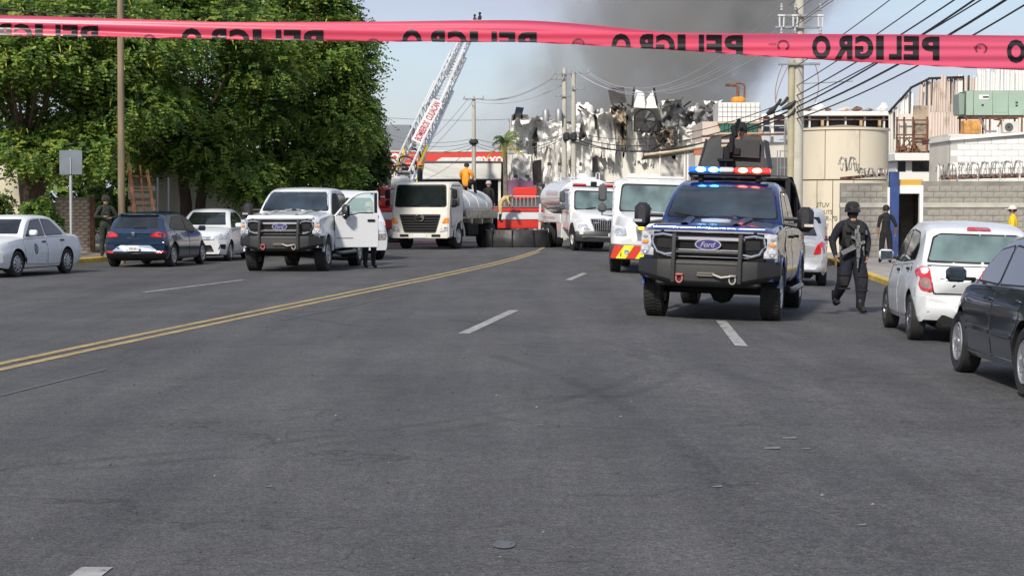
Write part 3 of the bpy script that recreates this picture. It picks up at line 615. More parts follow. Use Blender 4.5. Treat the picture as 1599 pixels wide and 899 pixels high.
front_rear(S, march, bv, [('windscreen', '+x', [(-.6, 1.05), (.6, 1.05), (.5, 1.42), (-.5, 1.42)], GLASS_L, .006),
    ('rear_window_seal', '-x', [(-.66, 1.015), (.66, 1.015), (.58, 1.34), (.48, 1.39), (-.48, 1.39), (-.58, 1.34)], BLACK, .004), ('rear_window', '-x', [(-.635, 1.04), (.635, 1.04), (.56, 1.325), (.47, 1.37), (-.47, 1.37), (-.56, 1.325)], GLASS_G, .009),
    ('brake_light', '-x', [(-.16, 1.43), (.16, 1.43), (.13, 1.47), (-.13, 1.47)], LENS_R, .03),
    ('tailgate_seam', '-x', [(-.60, .62), (.60, .62), (.66, .985), (-.66, .985)], BLACK, .005), ('tailgate', '-x', [(-.585, .635), (.585, .635), (.65, .97), (-.65, .97)], P_WHITE, .010),
    ('bumper', '-x', [(-.80, .29), (.80, .29), (.80, .585), (-.80, .585)], P_WHITE, .010)])
for p in both([(.60, .64), (.75, .66), (.78, .90), (.72, .97), (.64, .95)]):
    t_ = patch('tail_light', bv, p, '-x', LENS_R, march, off=.018, soft=.05)
for p in both([(.62, .68), (.73, .69), (.75, .82), (.64, .82)]): patch('reversing_lamp', bv, p, '-x', mat('smoky_lens', (.28, .17, .15), .15, coat=1, var=.3, vs=20), march, off=.024, soft=.03)
for p in both([(.44, .64), (.70, .70), (.74, .86), (.5, .82)]): front_rear(S, march, bv, [('headlight', '+x', p, LENS, .012)])
plate(march, -1.86, 0, .68, -1); side_mirror(march, .72, .84, 1.03, P_WHITE, (.11, .2, .15)); side_mirror(march, .72, -.84, 1.03, P_WHITE, (.11, .2, .15))
w_ = MB(); w_.tube([(-1.83, -.05, 1.0), (-1.78, -.4, 1.06)], .012); w_.build('rear_wiper', BLACK, march)
underpan(march, S); four_wheels(S, march, 'alloy_dark', .185)
set_pose(march, (-1.225, .81), (1419, 530), (1.225, .81), 1382, 95)

# -- dark slate saloon at the right edge
S = dict(wb=2.515, rw=.315, tr=.755, xr=-1.98, xf=2.08, bh=0, top=[(-1.98, .90), (-1.85, .99), (-1.3, 1.02), (.95, .98), (1.7, .86), (2.08, .64)],
         sh=[(-1.98, .82), (-1.8, .92), (-1, .95), (.9, .92), (1.7, .76), (2.08, .58)], wid=[(-1.98, .76), (-1.75, .84), (-1, .868), (1.1, .865), (1.75, .8), (2.08, .6)],
         bot=[(-1.98, .36), (-1.85, .24), (1.7, .21), (2.08, .28)], prof=[(0, .92), (.12, .965), (.30, .985), (.36, 1.0), (.42, .99), (.64, .99), (.82, .965), (1.0, .925)],
         gh=dict(roof=[(-1.55, 1.0), (-1.35, 1.12), (-.85, 1.37), (-.35, 1.44), (.15, 1.42), (.5, 1.31), (1.12, .93)], wr=.58, wb=.93, bow=.14), bow=(.3, .12))
jetta = thing('slate_sedan', 'dark slate blue saloon with silver five spoke wheels at the right edge', 'car', group='cars parked along the right kerb')
_, bv = body_mesh(S, P_SLATE, jetta)
flank(S, jetta, bv, P_SLATE, [[(.96, .29), (.96, .87), (-.06, .90), (-.06, .27)], [(-.12, .27), (-.12, .9), (-1.08, .92), (-.98, .6), (-.82, .27)]],
      [[(.86, .98), (.40, 1.28), (-.02, 1.33), (-.06, .97)], [(-.13, .97), (-.1, 1.33), (-.62, 1.30), (-1.05, 1.05), (-1.08, .99)]], [(.1, .82), (-.88, .84)], glass=mat('blue_tint_glass', (.02, .03, .045), .04, coat=.6, var=.5, vs=1.2))
for ax in ('+y', '-y'):
    patch('rubbing_strip', bv, [(.9, .50), (-.05, .49), (-.05, .53), (.9, .54)], ax, P_SLATE, jetta, off=.02, soft=.01); patch('rubbing_strip', bv, [(-.13, .49), (-.85, .49), (-.85, .53), (-.13, .53)], ax, P_SLATE, jetta, off=.02, soft=.01)
    patch('sill', bv, [(.88, .21), (-.84, .21), (-.84, .28), (.88, .28)], ax, P_SLATE, jetta, off=.02, soft=.02)
    patch('side_repeater', bv, rrect(1.0, .72, 1.07, .78, .03), ax, CHROME, jetta, off=.012, soft=0)
front_rear(S, jetta, bv, [('windscreen', '+x', [(-.62, 1.0), (.62, 1.0), (.5, 1.35), (-.5, 1.35)], GLASS_L, .006), ('rear_window', '-x', [(-.6, 1.06), (.6, 1.06), (.48, 1.34), (-.48, 1.34)], GLASS, .006), ('bumper', '-x', [(-.8, .34), (.8, .34), (.8, .56), (-.8, .56)], P_SLATE, .03), ('grille', '+x', [(-.4, .6), (.4, .6), (.4, .72), (-.4, .72)], BLACK, .008)])
for p in both([(.50, .66), (.80, .66), (.80, .86), (.50, .86)]): front_rear(S, jetta, bv, [('tail_light', '-x', p, LENS_R, .014)])
for p in both([(.46, .58), (.74, .6), (.72, .74), (.46, .72)]): front_rear(S, jetta, bv, [('headlight', '+x', p, LENS, .012)])
side_mirror(jetta, .74, .95, 1.0, P_SLATE, (.11, .2, .15)); side_mirror(jetta, .74, -.95, 1.0, P_SLATE, (.11, .2, .15)); plate(jetta, -2.03, 0, .6, -1)
underpan(jetta, S); four_wheels(S, jetta, 'alloy_thick', .205)
set_pose(jetta, (1.257, .84), (1494, 580), (-1.257, .84), 1597, 97)

# -- silver saloon beyond the blue pickup
S = dict(wb=2.48, rw=.30, tr=.74, xr=-2.05, xf=1.98, bh=0, top=[(-2.05, .96), (-1.9, 1.06), (-1.3, 1.08), (.95, 1.0), (1.6, .86), (1.98, .64)],
         sh=[(-2.05, .90), (-1.8, 1.0), (-1, .99), (.9, .93), (1.6, .76), (1.98, .58)], wid=[(-2.05, .74), (-1.8, .83), (-1, .855), (1.1, .85), (1.6, .8), (1.98, .6)],
         bot=[(-2.05, .36), (-1.9, .25), (1.6, .22), (1.98, .28)], gh=dict(roof=[(-1.6, 1.04), (-1.4, 1.16), (-.9, 1.42), (-.4, 1.49), (.1, 1.48), (.5, 1.34), (1.12, .95)], wr=.58, wb=.93, bow=.14), bow=(.3, .14))
aveo = thing('silver_sedan', 'silver saloon seen from behind, half hidden by the blue pickup', 'car', group='cars parked along the right kerb')
_, bv = body_mesh(S, P_SILVER, aveo)
flank(S, aveo, bv, P_SILVER, [[(.9, .29), (.9, .87), (-.06, .93), (-.06, .27)], [(-.12, .27), (-.12, .93), (-1.05, .96), (-.95, .6), (-.8, .27)]],
      [[(.82, 1.0), (.40, 1.32), (-.02, 1.38), (-.06, 1.02)], [(-.13, 1.02), (-.1, 1.38), (-.65, 1.36), (-1.05, 1.12), (-1.1, 1.04)]], [(.1, .86), (-.88, .9)])
front_rear(S, aveo, bv, [('windscreen', '+x', [(-.6, 1.04), (.6, 1.04), (.5, 1.38), (-.5, 1.38)], GLASS, .006), ('rear_window', '-x', [(-.60, 1.11), (.60, 1.11), (.49, 1.39), (-.49, 1.39)], GLASS, .008),
    ('boot_lid', '-x', [(-.56, .66), (.56, .66), (.58, 1.0), (-.58, 1.0)], P_SILVER, .008), ('bumper', '-x', [(-.82, .33), (.82, .33), (.82, .60), (-.82, .60)], P_SILVER, .035)])
for p in both([(.52, .70), (.78, .74), (.80, .92), (.70, 1.0), (.60, .92)]): front_rear(S, aveo, bv, [('tail_light', '-x', p, LENS_R, .018)])
plate(aveo, -2.08, .0, .80, -1, '', .32, .16); side_mirror(aveo, .76, .92, 1.02, P_SILVER); side_mirror(aveo, .76, -.92, 1.02, P_SILVER)
underpan(aveo, S); four_wheels(S, aveo, 'alloy5', .2)
set_pose(aveo, (-1.24, -.80), (1287, 446), (1.24, -.80), 1284, 90)

# ================================================================== pickups
MIR = mat('truck_mirror_shell', (.016, .016, .018), .45, var=.2, vs=6)
def pickup(name, label, paint, group, open_door):
    S = dict(wb=4.06, rw=.42, tr=.86, xr=-3.3, xf=2.93, gap=.09, bh=0,
             top=[(-3.3, 1.44), (-1.2, 1.44), (-1.1, 1.43), (1.3, 1.47), (2.2, 1.42), (2.78, 1.37), (2.93, 1.30)],
             sh=[(-3.3, 1.42), (-1.2, 1.42), (-1.1, 1.40), (1.2, 1.38), (2.2, 1.33), (2.80, 1.28), (2.93, 1.22)],
             wid=[(-3.3, .985), (-2, 1.0), (1.9, 1.0), (2.7, .985), (2.93, .955)], bot=[(-3.3, .62), (-2.9, .60), (-1.1, .52), (1.5, .52), (2.93, .60)],
             prof=[(0, .95), (.12, .985), (.32, 1.0), (.52, .99), (.6, .965), (.7, .96), (.88, .975), (1.0, .955)],
             gh=dict(roof=[(-1.14, 1.40), (-1.10, 1.62), (-1.0, 1.92), (-.6, 2.03), (.2, 2.05), (.62, 2.01), (.86, 1.92), (1.48, 1.44)], wr=.77, wb=.94, bow=.1), bow=(.10, .02))
    t = thing(name, label, 'pickup', group=group); _, bv = body_mesh(S, paint, t)
    left_doors = [[(.06, .56), (.06, 1.36), (-.98, 1.36), (-.98, .56)]]
    for ax, s in (('+y', 1), ('-y', -1)):
        ds = [[(.06, .56), (.06, 1.36), (-.98, 1.36), (-.98, .56)], [(1.22, .56), (1.22, 1.35), (.12, 1.36), (.12, .56)]]
        ws = [[(.02, 1.44), (.0, 1.90), (-.84, 1.89), (-.92, 1.44)], [(1.10, 1.44), (.62, 1.89), (.12, 1.91), (.12, 1.44)]]
        for i in (0, 1):
            if i == 1 and s == 1 and open_door:
                patch('door_opening_shade', bv, [(1.22, .56), (1.22, 1.42), (.64, 1.93), (.10, 1.93), (.10, .56)], ax, mat('cab_shade', (.02, .02, .022), .8), t, off=.006, soft=.05); continue  # dark patch on the closed body stands for the shaded cab inside
            d = ds[i]; sm = [(p[0] + (-.014 if p[0] < sum(q[0] for q in d) / 4 else .014), p[1] + (-.012 if p[1] < .9 else .012)) for p in d]
            patch('door_seam', bv, sm, ax, BLACK, t, off=.003, soft=.05); patch('door', bv, d, ax, paint, t, off=.008, soft=.05)
            w_ = ws[i]; cx_ = sum(q[0] for q in w_) / 4; cz_ = sum(q[1] for q in w_) / 4
            patch('window_frame', bv, [(cx_ + (p[0] - cx_) * 1.08, cz_ + (p[1] - cz_) * 1.1) for p in w_], ax, BLACK, t, off=.003, soft=.05)
            patch('side_window', bv, w_, ax, GLASS, t, off=.008, soft=.04)
            hb = MB(); hx = (-.86, .24)[i]; hb.box(hx, s * 1.0, 1.22, .2, .05, .045, .015); hb.build('door_handle', BLACK, t)
        fl = MB(); ra = .53
        for xc in (-2.03, 2.03):
            pts = [(xc + ra * math.cos(a), s * .985, .42 + ra * math.sin(a)) for a in np.linspace(R(8), R(172), 14)]
            for a, b in zip(pts[:-1], pts[1:]): fl.tube([a, b], .035, 6)
        tag(fl.build('wheel_arch_lip', paint, t), kind='stuff')
        rb = MB(); rb.tube([(1.3, s * 1.03, .45), (1.2, s * 1.08, .42), (-.95, s * 1.08, .42), (-1.05, s * 1.03, .45)], .05, 8); rb.build('running_board', mat('satin_step', (.09, .09, .09), .35, metal=.6), t)
        arm = MB(); arm.tube([(1.12, s * .93, 1.50), (1.15, s * 1.18, 1.50)], .035, 6); arm.tube([(1.12, s * .93, 1.42), (1.15, s * 1.18, 1.38)], .03, 6)
        arm.box(1.16, s * 1.25, 1.50, .15, .25, .38, .07); m_ = arm.build('side_mirror', MIR, t)
        mc = MB(); mc.box(1.245, s * 1.31, 1.41, .012, .15, .05, .01); mc.build('mirror_light', CHROME, m_)
        mg = MB(); mg.box(1.08, s * 1.25, 1.52, .01, .2, .28, .02); mg.build('mirror_glass', GLASS_L, m_)
        patch('tail_light', bv, [(s * .84, .92), (s * .98, .92), (s * .98, 1.36), (s * .84, 1.36)], '-x', LENS_R, t, off=.02)
    if paint is P_WHITE: pass
    patch('windscreen_seal', bv, [(-.86, 1.475), (.86, 1.475), (.74, 1.965), (-.74, 1.965)], '+x', BLACK, t, off=.003, soft=.06)
    patch('windscreen', bv, [(-.83, 1.50), (.83, 1.50), (.715, 1.95), (-.715, 1.95)], '+x', GLASS_L, t, off=.009, soft=.05)
    wp = MB()
    for y0, y1 in ((-.72, -.05), (.0, .66)): wp.tube([(1.36, y0, 1.55), (1.44, (y0 + y1) / 2, 1.505), (1.46, y1, 1.495)], .012, 5)
    tag(wp.build('wiper', BLACK, t), kind='stuff')
    patch('rear_window', bv, [(-.6, 1.5), (.6, 1.5), (.55, 1.85), (-.55, 1.85)], '-x', GLASS, t, off=.01)
    patch('tailgate', bv, [(-.78, .75), (.78, .75), (.78, 1.38), (-.78, 1.38)], '-x', paint, t, off=.015)
    hood = patch('hood', bv, [(2.84, -.88), (2.84, .88), (1.5, .86), (1.42, .4), (1.42, -.4), (1.5, -.86)], '+z', paint, t, off=.008, step=.12, soft=.08)
    hb = MB()
    for s in (-1, 1): hb.grid([[(x, s * (.36 + .1 * (2.8 - x) * .5 + dy), z + dz) for dy, dz in ((-.06, .004), (-.02, .03), (.04, .03), (.09, .004))] for x, z in ((1.5, 1.475), (2.0, 1.46), (2.5, 1.42), (2.82, 1.385))])
    tag(hb.build('hood_crease', paint, hood), kind='stuff')
    # hood nose with raised letters
    nb = MB(); nb.grid([[(x, y, z) for y in np.linspace(-.80, .80, 9)] for x, z in ((2.86, 1.385), (2.93, 1.375), (2.955, 1.34), (2.955, 1.305), (2.90, 1.30))][::-1]); nose = nb.build('hood_nose', paint, t)
    text('hood_lettering', 'SUPER  DUTY', nose, basis(Vector((0, 1, 0)), Vector((0, 0, 1)), Vector((1, 0, 0)), (2.956, 0, 1.34)), mat('nose_letter_' + paint.name, tuple(min(1, c * 1.5 + .01) for c in paint.node_tree.nodes['Principled BSDF'].inputs['Base Color'].default_value[:3]), .3, coat=.6), w=.9, h=.038)
    gr = MB(); x = 2.95
    gr.box(x - .03, 0, 1.08, .06, 1.62, .42, .02, 0)
    grille = gr.build('grille', mat('grille_mesh', (.006, .006, .006), .7, bump=1, bs=300), t)
    tb = MB(); tb.box(x + .015, 0, 1.285, .05, 1.30, .035, .012); tb.build('grille_trim', CHROME, grille)
    cf = MB()
    def loop(pts, r): cf.tube([(x + .02, p[0], p[1]) for p in pts], r, 6)
    for s in (-1, 1):
        loop([(s * .52, 1.215), (s * .66, 1.235), (s * .79, 1.215), (s * .81, 1.10), (s * .74, .98), (s * .62, .945), (s * .48, .965)], .022)
        cf.prism([(s * .46, 1.03), (s * .74, 1.05), (s * .74, 1.17), (s * .50, 1.18)], 'x', x, x + .012, 1)
    cf.box(x + .02, 0, 1.185, .05, 1.06, .075, .02, 0); cf.box(x + .02, 0, 1.025, .04, 1.0, .03, .01, 0); cf.box(x + .01, 0, .925, .04, 1.2, .022, .008, 0); cf.box(x + .01, 0, .965, .04, 1.0, .03, .008, 1)
    cf.build('grille_surround', [CHROME, BLACK], grille)
    el = lambda a, b, z0, d, nm, m, par: (lambda q: q.build(nm, m, par))(MB().prism([(a * math.cos(k * PI / 14), z0 + b * math.sin(k * PI / 14)) for k in range(28)], 'x', x, x + d))
    bd = el(.19, .082, 1.105, .062, 'badge_ring', CHROME, grille); el(.172, .068, 1.105, .068, 'badge', mat('badge_blue', (.02, .02, .16), .25, coat=1), grille)
    text('badge_script', 'Ford', grille, basis(Vector((0, 1, 0)), Vector((0, 0, 1)), Vector((1, 0, 0)), (x + .070, 0, 1.105)), CHROME, w=.22, h=.075, shear=.35, bold=.01)
    for s in (-1, 1):
        hl = MB(); ply = [(s * .80, 1.29), (s * .975, 1.27), (s * .985, .93), (s * .70, .915), (s * .70, .95), (s * .83, 1.04), (s * .845, 1.22), (s * .69, 1.27), (s * .69, 1.295)]
        hl.prism(ply, 'x', x - .16, x - .005, bev=.012); h_ = hl.build('headlight', LENS, t, ang=20)
        am = MB(); am.box(x, s * .915, 1.12, .02, .09, .05, .01); am.build('turn_signal', LENS_A, h_)
        for zz, rr in ((1.21, .038), (1.0, .05)):
            lp = MB(); lp.lathe([(rr, 0), (rr * .98, .012), (rr * .6, .014), (rr * .5, .004), (0, .008)], c=(x - .004, s * .915, zz), axis='x', n=14); lp.build('lamp', mat('lamp_reflector', (.8, .82, .85), .08, metal=.9), h_)
    # winch bumper and brush guard
    bm = MB(); xb = 3.03
    outer = [(2.45, -1.02), (2.78, -1.03), (xb + .02, -.72), (xb + .10, -.45), (xb + .10, .45), (xb + .02, .72), (2.78, 1.03), (2.45, 1.02)]
    rows = []
    for z, ins in ((.885, .16), (.875, .03), (.80, 0), (.64, .0), (.60, .05), (.56, .2)):
        rows.append([(px_ - ins * .6, py_ * (1 - ins * .12), z - (.06 if (abs(py_) < .5 and z < .7) else 0) - (0 if abs(py_) < .8 or z > .7 else -.05)) for px_, py_ in outer])
    bm.grid(rows); bm.add([(2.45, -1, .885), (2.45, 1, .885)] + rows[0], []); bm.f.append(tuple(range(8))); bm.m.append(0)
    bm.box(2.75, 0, .55, .45, 1.5, .1, .03)
    bump = bm.build('bumper', STEEL_B, t, ang=20)
    for s in (-1, 1):
        up = MB(); up.prism([(xb - .02, .56), (xb + .14, .56), (xb + .15, .88), (xb + .10, 1.24), (xb + .04, 1.26), (xb + .05, .9), (xb - .02, .86)], 'y', s * .475 - .028, s * .475 + .028, bev=.006); up.build('brush_guard_upright', STEEL_B, bump)
        sk = MB(); sk.tube([(xb + .13, s * .38 + .045 * math.cos(a), .615 + .06 * math.sin(a)) for a in np.linspace(R(150), R(390), 12)], .014, 6); sk.box(xb + .12, s * .38, .67, .06, .11, .03, .01)
        sk.build('tow_shackle', mat('shackle_red', (.45, .12, .10), .5) if s < 0 else mat('shackle_grey', (.42, .41, .40), .4, metal=.6), bump)
    for zz, r_ in ((.99, .028), (.83, .024), (.77, .02)):
        cb = MB(); cb.tube([(xb + .08, -.48, zz), (xb + .08, .48, zz)], r_, 8); cb.build('brush_guard_bar', STEEL_B, bump)
    fr = MB(); fr.tube([(xb + .13, -.12, .665), (xb + .13, -.12, .70), (xb + .13, .12, .70), (xb + .13, .12, .665), (xb + .13, -.12, .665)], .016, 6); fr.tube([(xb + .14, .1, .68), (xb + .15, .22, .64), (xb + .15, .36, .66)], .02, 6)
    fr.build('winch_fairlead', mat('worn_steel', (.25, .23, .20), .4, metal=.8), bump)
    ax_ = MB()
    for x0 in (-2.03, 2.03): ax_.tube([(x0, -.8, .42), (x0, .8, .42)], .06, 8); ax_.lathe([(0, -.2), (.14, -.12), (.18, 0), (.14, .12), (0, .2)], c=(x0, .12, .40), axis='y', n=12)
    ax_.box(0, .4, .6, 5.6, .1, .16, .02); ax_.box(0, -.4, .6, 5.6, .1, .16, .02); ax_.box(-.3, 0, .62, 4.2, .7, .18, .04); ax_.build('axle_and_frame', UNDER, t)
    for x0 in (2.03, -2.03):
        for s in (1, -1): wheel(t, x0, s * .86, .42, .29, 'offroad')
    return t, bv, S
wp_, bv, S = pickup('white_pickup', 'large white pickup with its front door open and black brush guard', P_WHITE, 'large pickups with brush guards', True)
# open front door, hinged at the windscreen pillar
D = thing('door', None, None); D.parent = wp_; D.location = (1.22, .99, 0); D.rotation_euler = (0, 0, R(-66))
D2 = bpy.data.objects.new('door', None); bpy.data.objects.remove(D2)
dm = MB(); dm.prism([(0, .56), (0, 1.33), (-.10, 1.36), (-.45, 1.36), (-.62, 1.41), (-1.12, 1.41), (-1.12, .56)], 'y', -.035, .035, bev=.015)
for a, b, r_ in (((-.0, 1.34), (-.14, 1.50), .03), ((-.14, 1.50), (-.42, 1.80), .03), ((-.42, 1.80), (-.58, 1.90), .03), ((-.58, 1.90), (-.75, 1.94), .03), ((-.75, 1.94), (-1.10, 1.96), .03)): dm.tube([(a[0], 0, a[1]), (b[0], 0, b[1])], r_, 8)
dm.prism([(-1.12, 1.4), (-1.12, 1.97), (-1.00, 1.97), (-1.00, 1.4)], 'y', -.02, .02)
door = dm.build('door', P_WHITE, wp_, ang=30); door.matrix_basis = D.matrix_basis.copy(); bpy.data.objects.remove(D)
gm = MB(); gm.prism([(-.08, 1.38), (-.42, 1.76), (-.60, 1.87), (-1.0, 1.91), (-1.0, 1.43), (-.64, 1.43), (-.45, 1.38)], 'y', -.004, .004)
gl = mat('clear_green_glass', (.55, .75, .72), .03, alpha=.35, coat=.5); gm.build('door_window', gl, door)
hm = MB(); hm.box(-.93, .05, 1.24, .2, .04, .06, .015); hm.build('door_handle', BLACK, door)
bm_ = MB(); bm_.prism([(-1.09, 1.43), (-1.09, 1.93), (-1.015, 1.93), (-1.015, 1.43)], 'y', -.026, .026); bm_.tube([(-.1, 0, 1.385), (-.45, 0, 1.385), (-.62, 0, 1.43), (-1.05, 0, 1.43)], .014, 5); bm_.build('window_frame', BLACK, door)
nm_ = MB(); nm_.box(-.25, .042, .80, .42, .006, .02, .002); nm_.build('door_trim', mat('grey_trim', (.2, .2, .2), .5), door)
mo = [o for o in wp_.children if o.name.startswith('side_mirror')]
for o in mo:
    if sum(v.co.y for v in o.data.vertices) > 0:
        o.parent = door; o.matrix_basis = Matrix.Translation((-.0, 0, 0)) @ Matrix.Rotation(R(8), 4, 'Z') @ Matrix.Translation((-1.34, -.97, -.04))
set_pose(wp_, (2.03, .98), (512, 423), (-2.03, .98), 561, -82)
bp_, bv, S = pickup('blue_pickup', 'navy blue pickup carrying a roof gun turret and a lit blue and red light bar', P_NAVY, 'large pickups with brush guards', False)
hp = patch('hood_emblem', bv, [(2.1 + .10 * math.cos(k * PI / 8), .0 + .22 * math.sin(k * PI / 8)) for k in range(16)], '+z', mat('pale_hood_emblem', (.45, .5, .58), .4), bp_, off=.03, soft=0)
# light bar
lb = MB(); lb.box(.45, 0, 2.17, .28, 1.28, .05, .02); lb.box(.45, .45, 2.11, .1, .08, .1, .01); lb.box(.45, -.45, 2.11, .1, .08, .1, .01); bar = lb.build('light_bar', BLACK, bp_)
BL = mat('blue_lens', (.01, .04, .5), .15, coat=1, emit=(.0, .10, 1), es=1.6); RL = mat('red_lens_lit', (.5, .01, .01), .15, coat=1, emit=(1, .03, .02), es=1.1)
BLH = mat('blue_beacon_lit', (.3, .7, 1), .2, emit=(.10, .50, 1), es=14); RLH = mat('red_beacon_lit', (1, .3, .2), .2, emit=(1, .13, .06), es=14)
def seg(y0, y1, m, nm, em=None):
    b = MB(); b.box(.45, (y0 + y1) / 2, 2.235, .26, abs(y1 - y0) - .01, .085, .02); o = b.build(nm, m, bar)
    return o
seg(-.64, -.16, BL, 'blue_dome'); seg(-.16, .08, mat('clear_lens', (.6, .62, .65), .1, metal=.3, coat=1), 'clear_dome'); seg(.08, .64, RL, 'red_dome')
for y, m in ((-.44, BLH), (-.24, BLH), (.22, RLH), (.44, RLH)):
    b = MB(); b.lathe([(0, 0), (.04, .005), (.045, .02), (.03, .035), (0, .04)], c=(.572, y, 2.235), axis='x', n=14, sx=1.7, sy=.85); b.build('beacon', m, bar)
# roof turret
DG = mat('turret_steel', (.010, .011, .013), .6, var=.25, vs=4, bump=.1, bs=60)
tr = MB(); tr.lathe([(.42, 2.06), (.42, 2.18), (.36, 2.2), (.36, 2.3), (0, 2.3)], c=(-.35, 0, 0), n=28); tr.box(-.35, 0, 2.13, 1.0, .95, .10, .03); ring = tr.build('turret_ring', STEEL_B, bp_)
sh_ = MB(); front = [(.15, .52, .56), (.22, .20, .50), (.22, -.20, .5), (.15, -.50, .56), (-.35, -.54, .5), (-.75, -.46, .42)]
def plate_panel(nm, pts, th=.02, off=0):
    b = MB(); P = [Vector(p) for p in pts]; n = (P[1] - P[0]).cross(P[2] - P[0]).normalized() * th; b.add(P + [p + n for p in P], [tuple(range(len(P)))[::-1], tuple(len(P) + i for i in range(len(P)))] + [(i, (i + 1) % len(P), len(P) + (i + 1) % len(P), len(P) + i) for i in range(len(P))]); return b.build(nm, DG, ring, smooth=False)
z0, z1 = 2.30, 2.80
plate_panel('shield_plate', [(.02, .14, z0 - .02), (.02, .52, z0), (-.04, .47, z1 - .10), (-.06, .42, z1 - .03), (-.06, .14, z1)]); plate_panel('shield_plate', [(.02, -.20, z0 - .02), (-.06, -.20, z1), (-.06, -.34, z1), (-.06, -.42, z1 - .08), (.02, -.52, z0)])
plate_panel('shield_plate', [(.0, .54, z0), (-.6, .56, z0), (-.6, .48, z1 - .06), (-.05, .46, z1 - .06)]); plate_panel('shield_plate', [(.0, -.54, z0), (-.05, -.44, z1 - .06), (-.6, -.48, z1 - .06), (-.6, -.56, z0)])
plate_panel('shield_plate', [(.07, -.02, z0 + .16), (.07, .42, z0 + .14), (.05, .42, z1 - .08), (.05, -.02, z1 - .06)], .04); plate_panel('shield_plate', [(.02, -.20, z0 - .02), (.02, .14, z0 - .02), (-.04, .14, z1 - .2), (-.04, -.20, z1 - .2)])
gn = MB(); gn.box(.10, -.10, 2.40, .22, .26, .05, .01); gn.tube([(.12, -.10, 2.14), (.12, -.10, 2.40)], .028, 8); gn.box(.10, -.09, 2.50, .2, .12, .22, .02); gn.box(.08, -.03, 2.60, .22, .10, .18, .02); gn.box(.05, -.02, 2.73, .14, .08, .16, .02)
for k in range(5): gn.tube([(.14, -.10 + .022 * math.cos(k * 1.257), 2.45 + .022 * math.sin(k * 1.257)), (-.12, .06 + .022 * math.cos(k * 1.257), 3.06 + .022 * math.sin(k * 1.257))], .011, 5)
gn.box(-.02, .0, 2.86, .10, .09, .2, .02, rot=Matrix.Rotation(R(14), 3, 'X')); gn.box(.12, .06, 2.54, .06, .12, .1, .01); gn.build('gun', mat('gunmetal', (.012, .012, .013), .38, metal=.5), ring)
# roll cage and slanted tarpaulin frame over the bed
rc = MB()
for s in (-1, 1):
    rc.tube([(-1.2, s * .80, 1.42), (-1.22, s * .78, 2.16), (-1.7, s * .84, 2.05), (-2.6, s * .9, 1.62), (-2.9, s * .92, 1.42)], .045, 8); rc.tube([(-2.1, s * .88, 1.42), (-2.0, s * .86, 1.95)], .035, 6)
rc.tube([(-1.22, -.78, 2.16), (-1.22, .78, 2.16)], .045, 8); rc.build('roll_cage', STEEL_B, bp_)
tp = MB(); tp.grid([[(x, y, z) for y in np.linspace(-.86, .86, 5)] for x, z in ((-1.2, 2.19), (-1.7, 2.10), (-2.6, 1.68), (-2.95, 1.46))]); tp.build('bed_cover', mat('dark_canvas', (.02, .021, .025), .8, bump=.4, bs=8), bp_)
set_pose(bp_, (2.03, .97), (1216, 500.5), (-2.03, .97), 1246, -78)

# ================================================================== lorries
def bvh_of(mb): return BVHTree.FromPolygons([Vector(v) for v in mb.v], mb.f, epsilon=0)
def el_cyl(b, x0, x1, zc, ry, rz, n=36, dome=.12, mi=0):
    prof = [(0, x0 - dome), (.5, x0 - dome * .8), (.85, x0 - dome * .35), (1, x0)] + [(1, x) for x in np.linspace(x0, x1, 6)[1:]] + [(.85, x1 + dome * .35), (.5, x1 + dome * .8), (0, x1 + dome)]
    return b.lathe(prof, c=(0, 0, zc), axis='x', n=n, mi=mi, sx=ry, sy=rz)
# -- flat-nosed tanker lorry, left
hino = thing('water_tanker_truck', 'cream flat nosed tanker lorry with black grille and a man in orange sitting on top', 'lorry')
cb = MB(); cb.prism([(1.75, .70), (1.75, 2.42), (2.1, 2.52), (3.02, 2.50), (3.22, 2.40), (3.36, 1.60), (3.42, 1.45), (3.44, .42), (3.0, .42), (2.95, .62), (2.5, .95), (2.0, .95), (1.95, .70)][::-1], 'y', -1.13, 1.13, bev=.07)
cab = cb.build('cab', P_CREAM, hino, ang=28); bv = bvh_of(cb)
patch('windscreen_seal', bv, [(-1.03, 1.56), (1.03, 1.56), (.97, 2.40), (-.97, 2.40)], '+x', BLACK, cab, off=.006, soft=.1); patch('windscreen', bv, [(-.99, 1.61), (.99, 1.61), (.93, 2.34), (-.93, 2.34)], '+x', GLASS, cab, off=.014, soft=.1)
g_ = patch('grille', bv, [(-.82, 1.30), (.82, 1.30), (.62, .62), (-.62, .62)], '+x', mat('dark_grille', (.02, .02, .022), .5), cab, off=.02, soft=.06)
for z in (.72, .82, .92, 1.02, 1.12, 1.22):
    b = MB(); w = .62 + (z - .62) * .28; b.box(3.475, 0, z, .05, w * 2 - .08, .028, .008); b.build('grille_slat', mat('slat_black', (.006, .006, .007), .7, spec=.2), g_)
b = MB(); b.tube([(3.52, .17 * math.cos(a), 1.17 + .12 * math.sin(a)) for a in np.linspace(0, 2 * PI, 17)], .02, 6); b.tube([(3.52, -.12, 1.17), (3.52, 0, 1.22), (3.52, .12, 1.17)], .02, 6); b.build('grille_emblem', CHROME, g_)
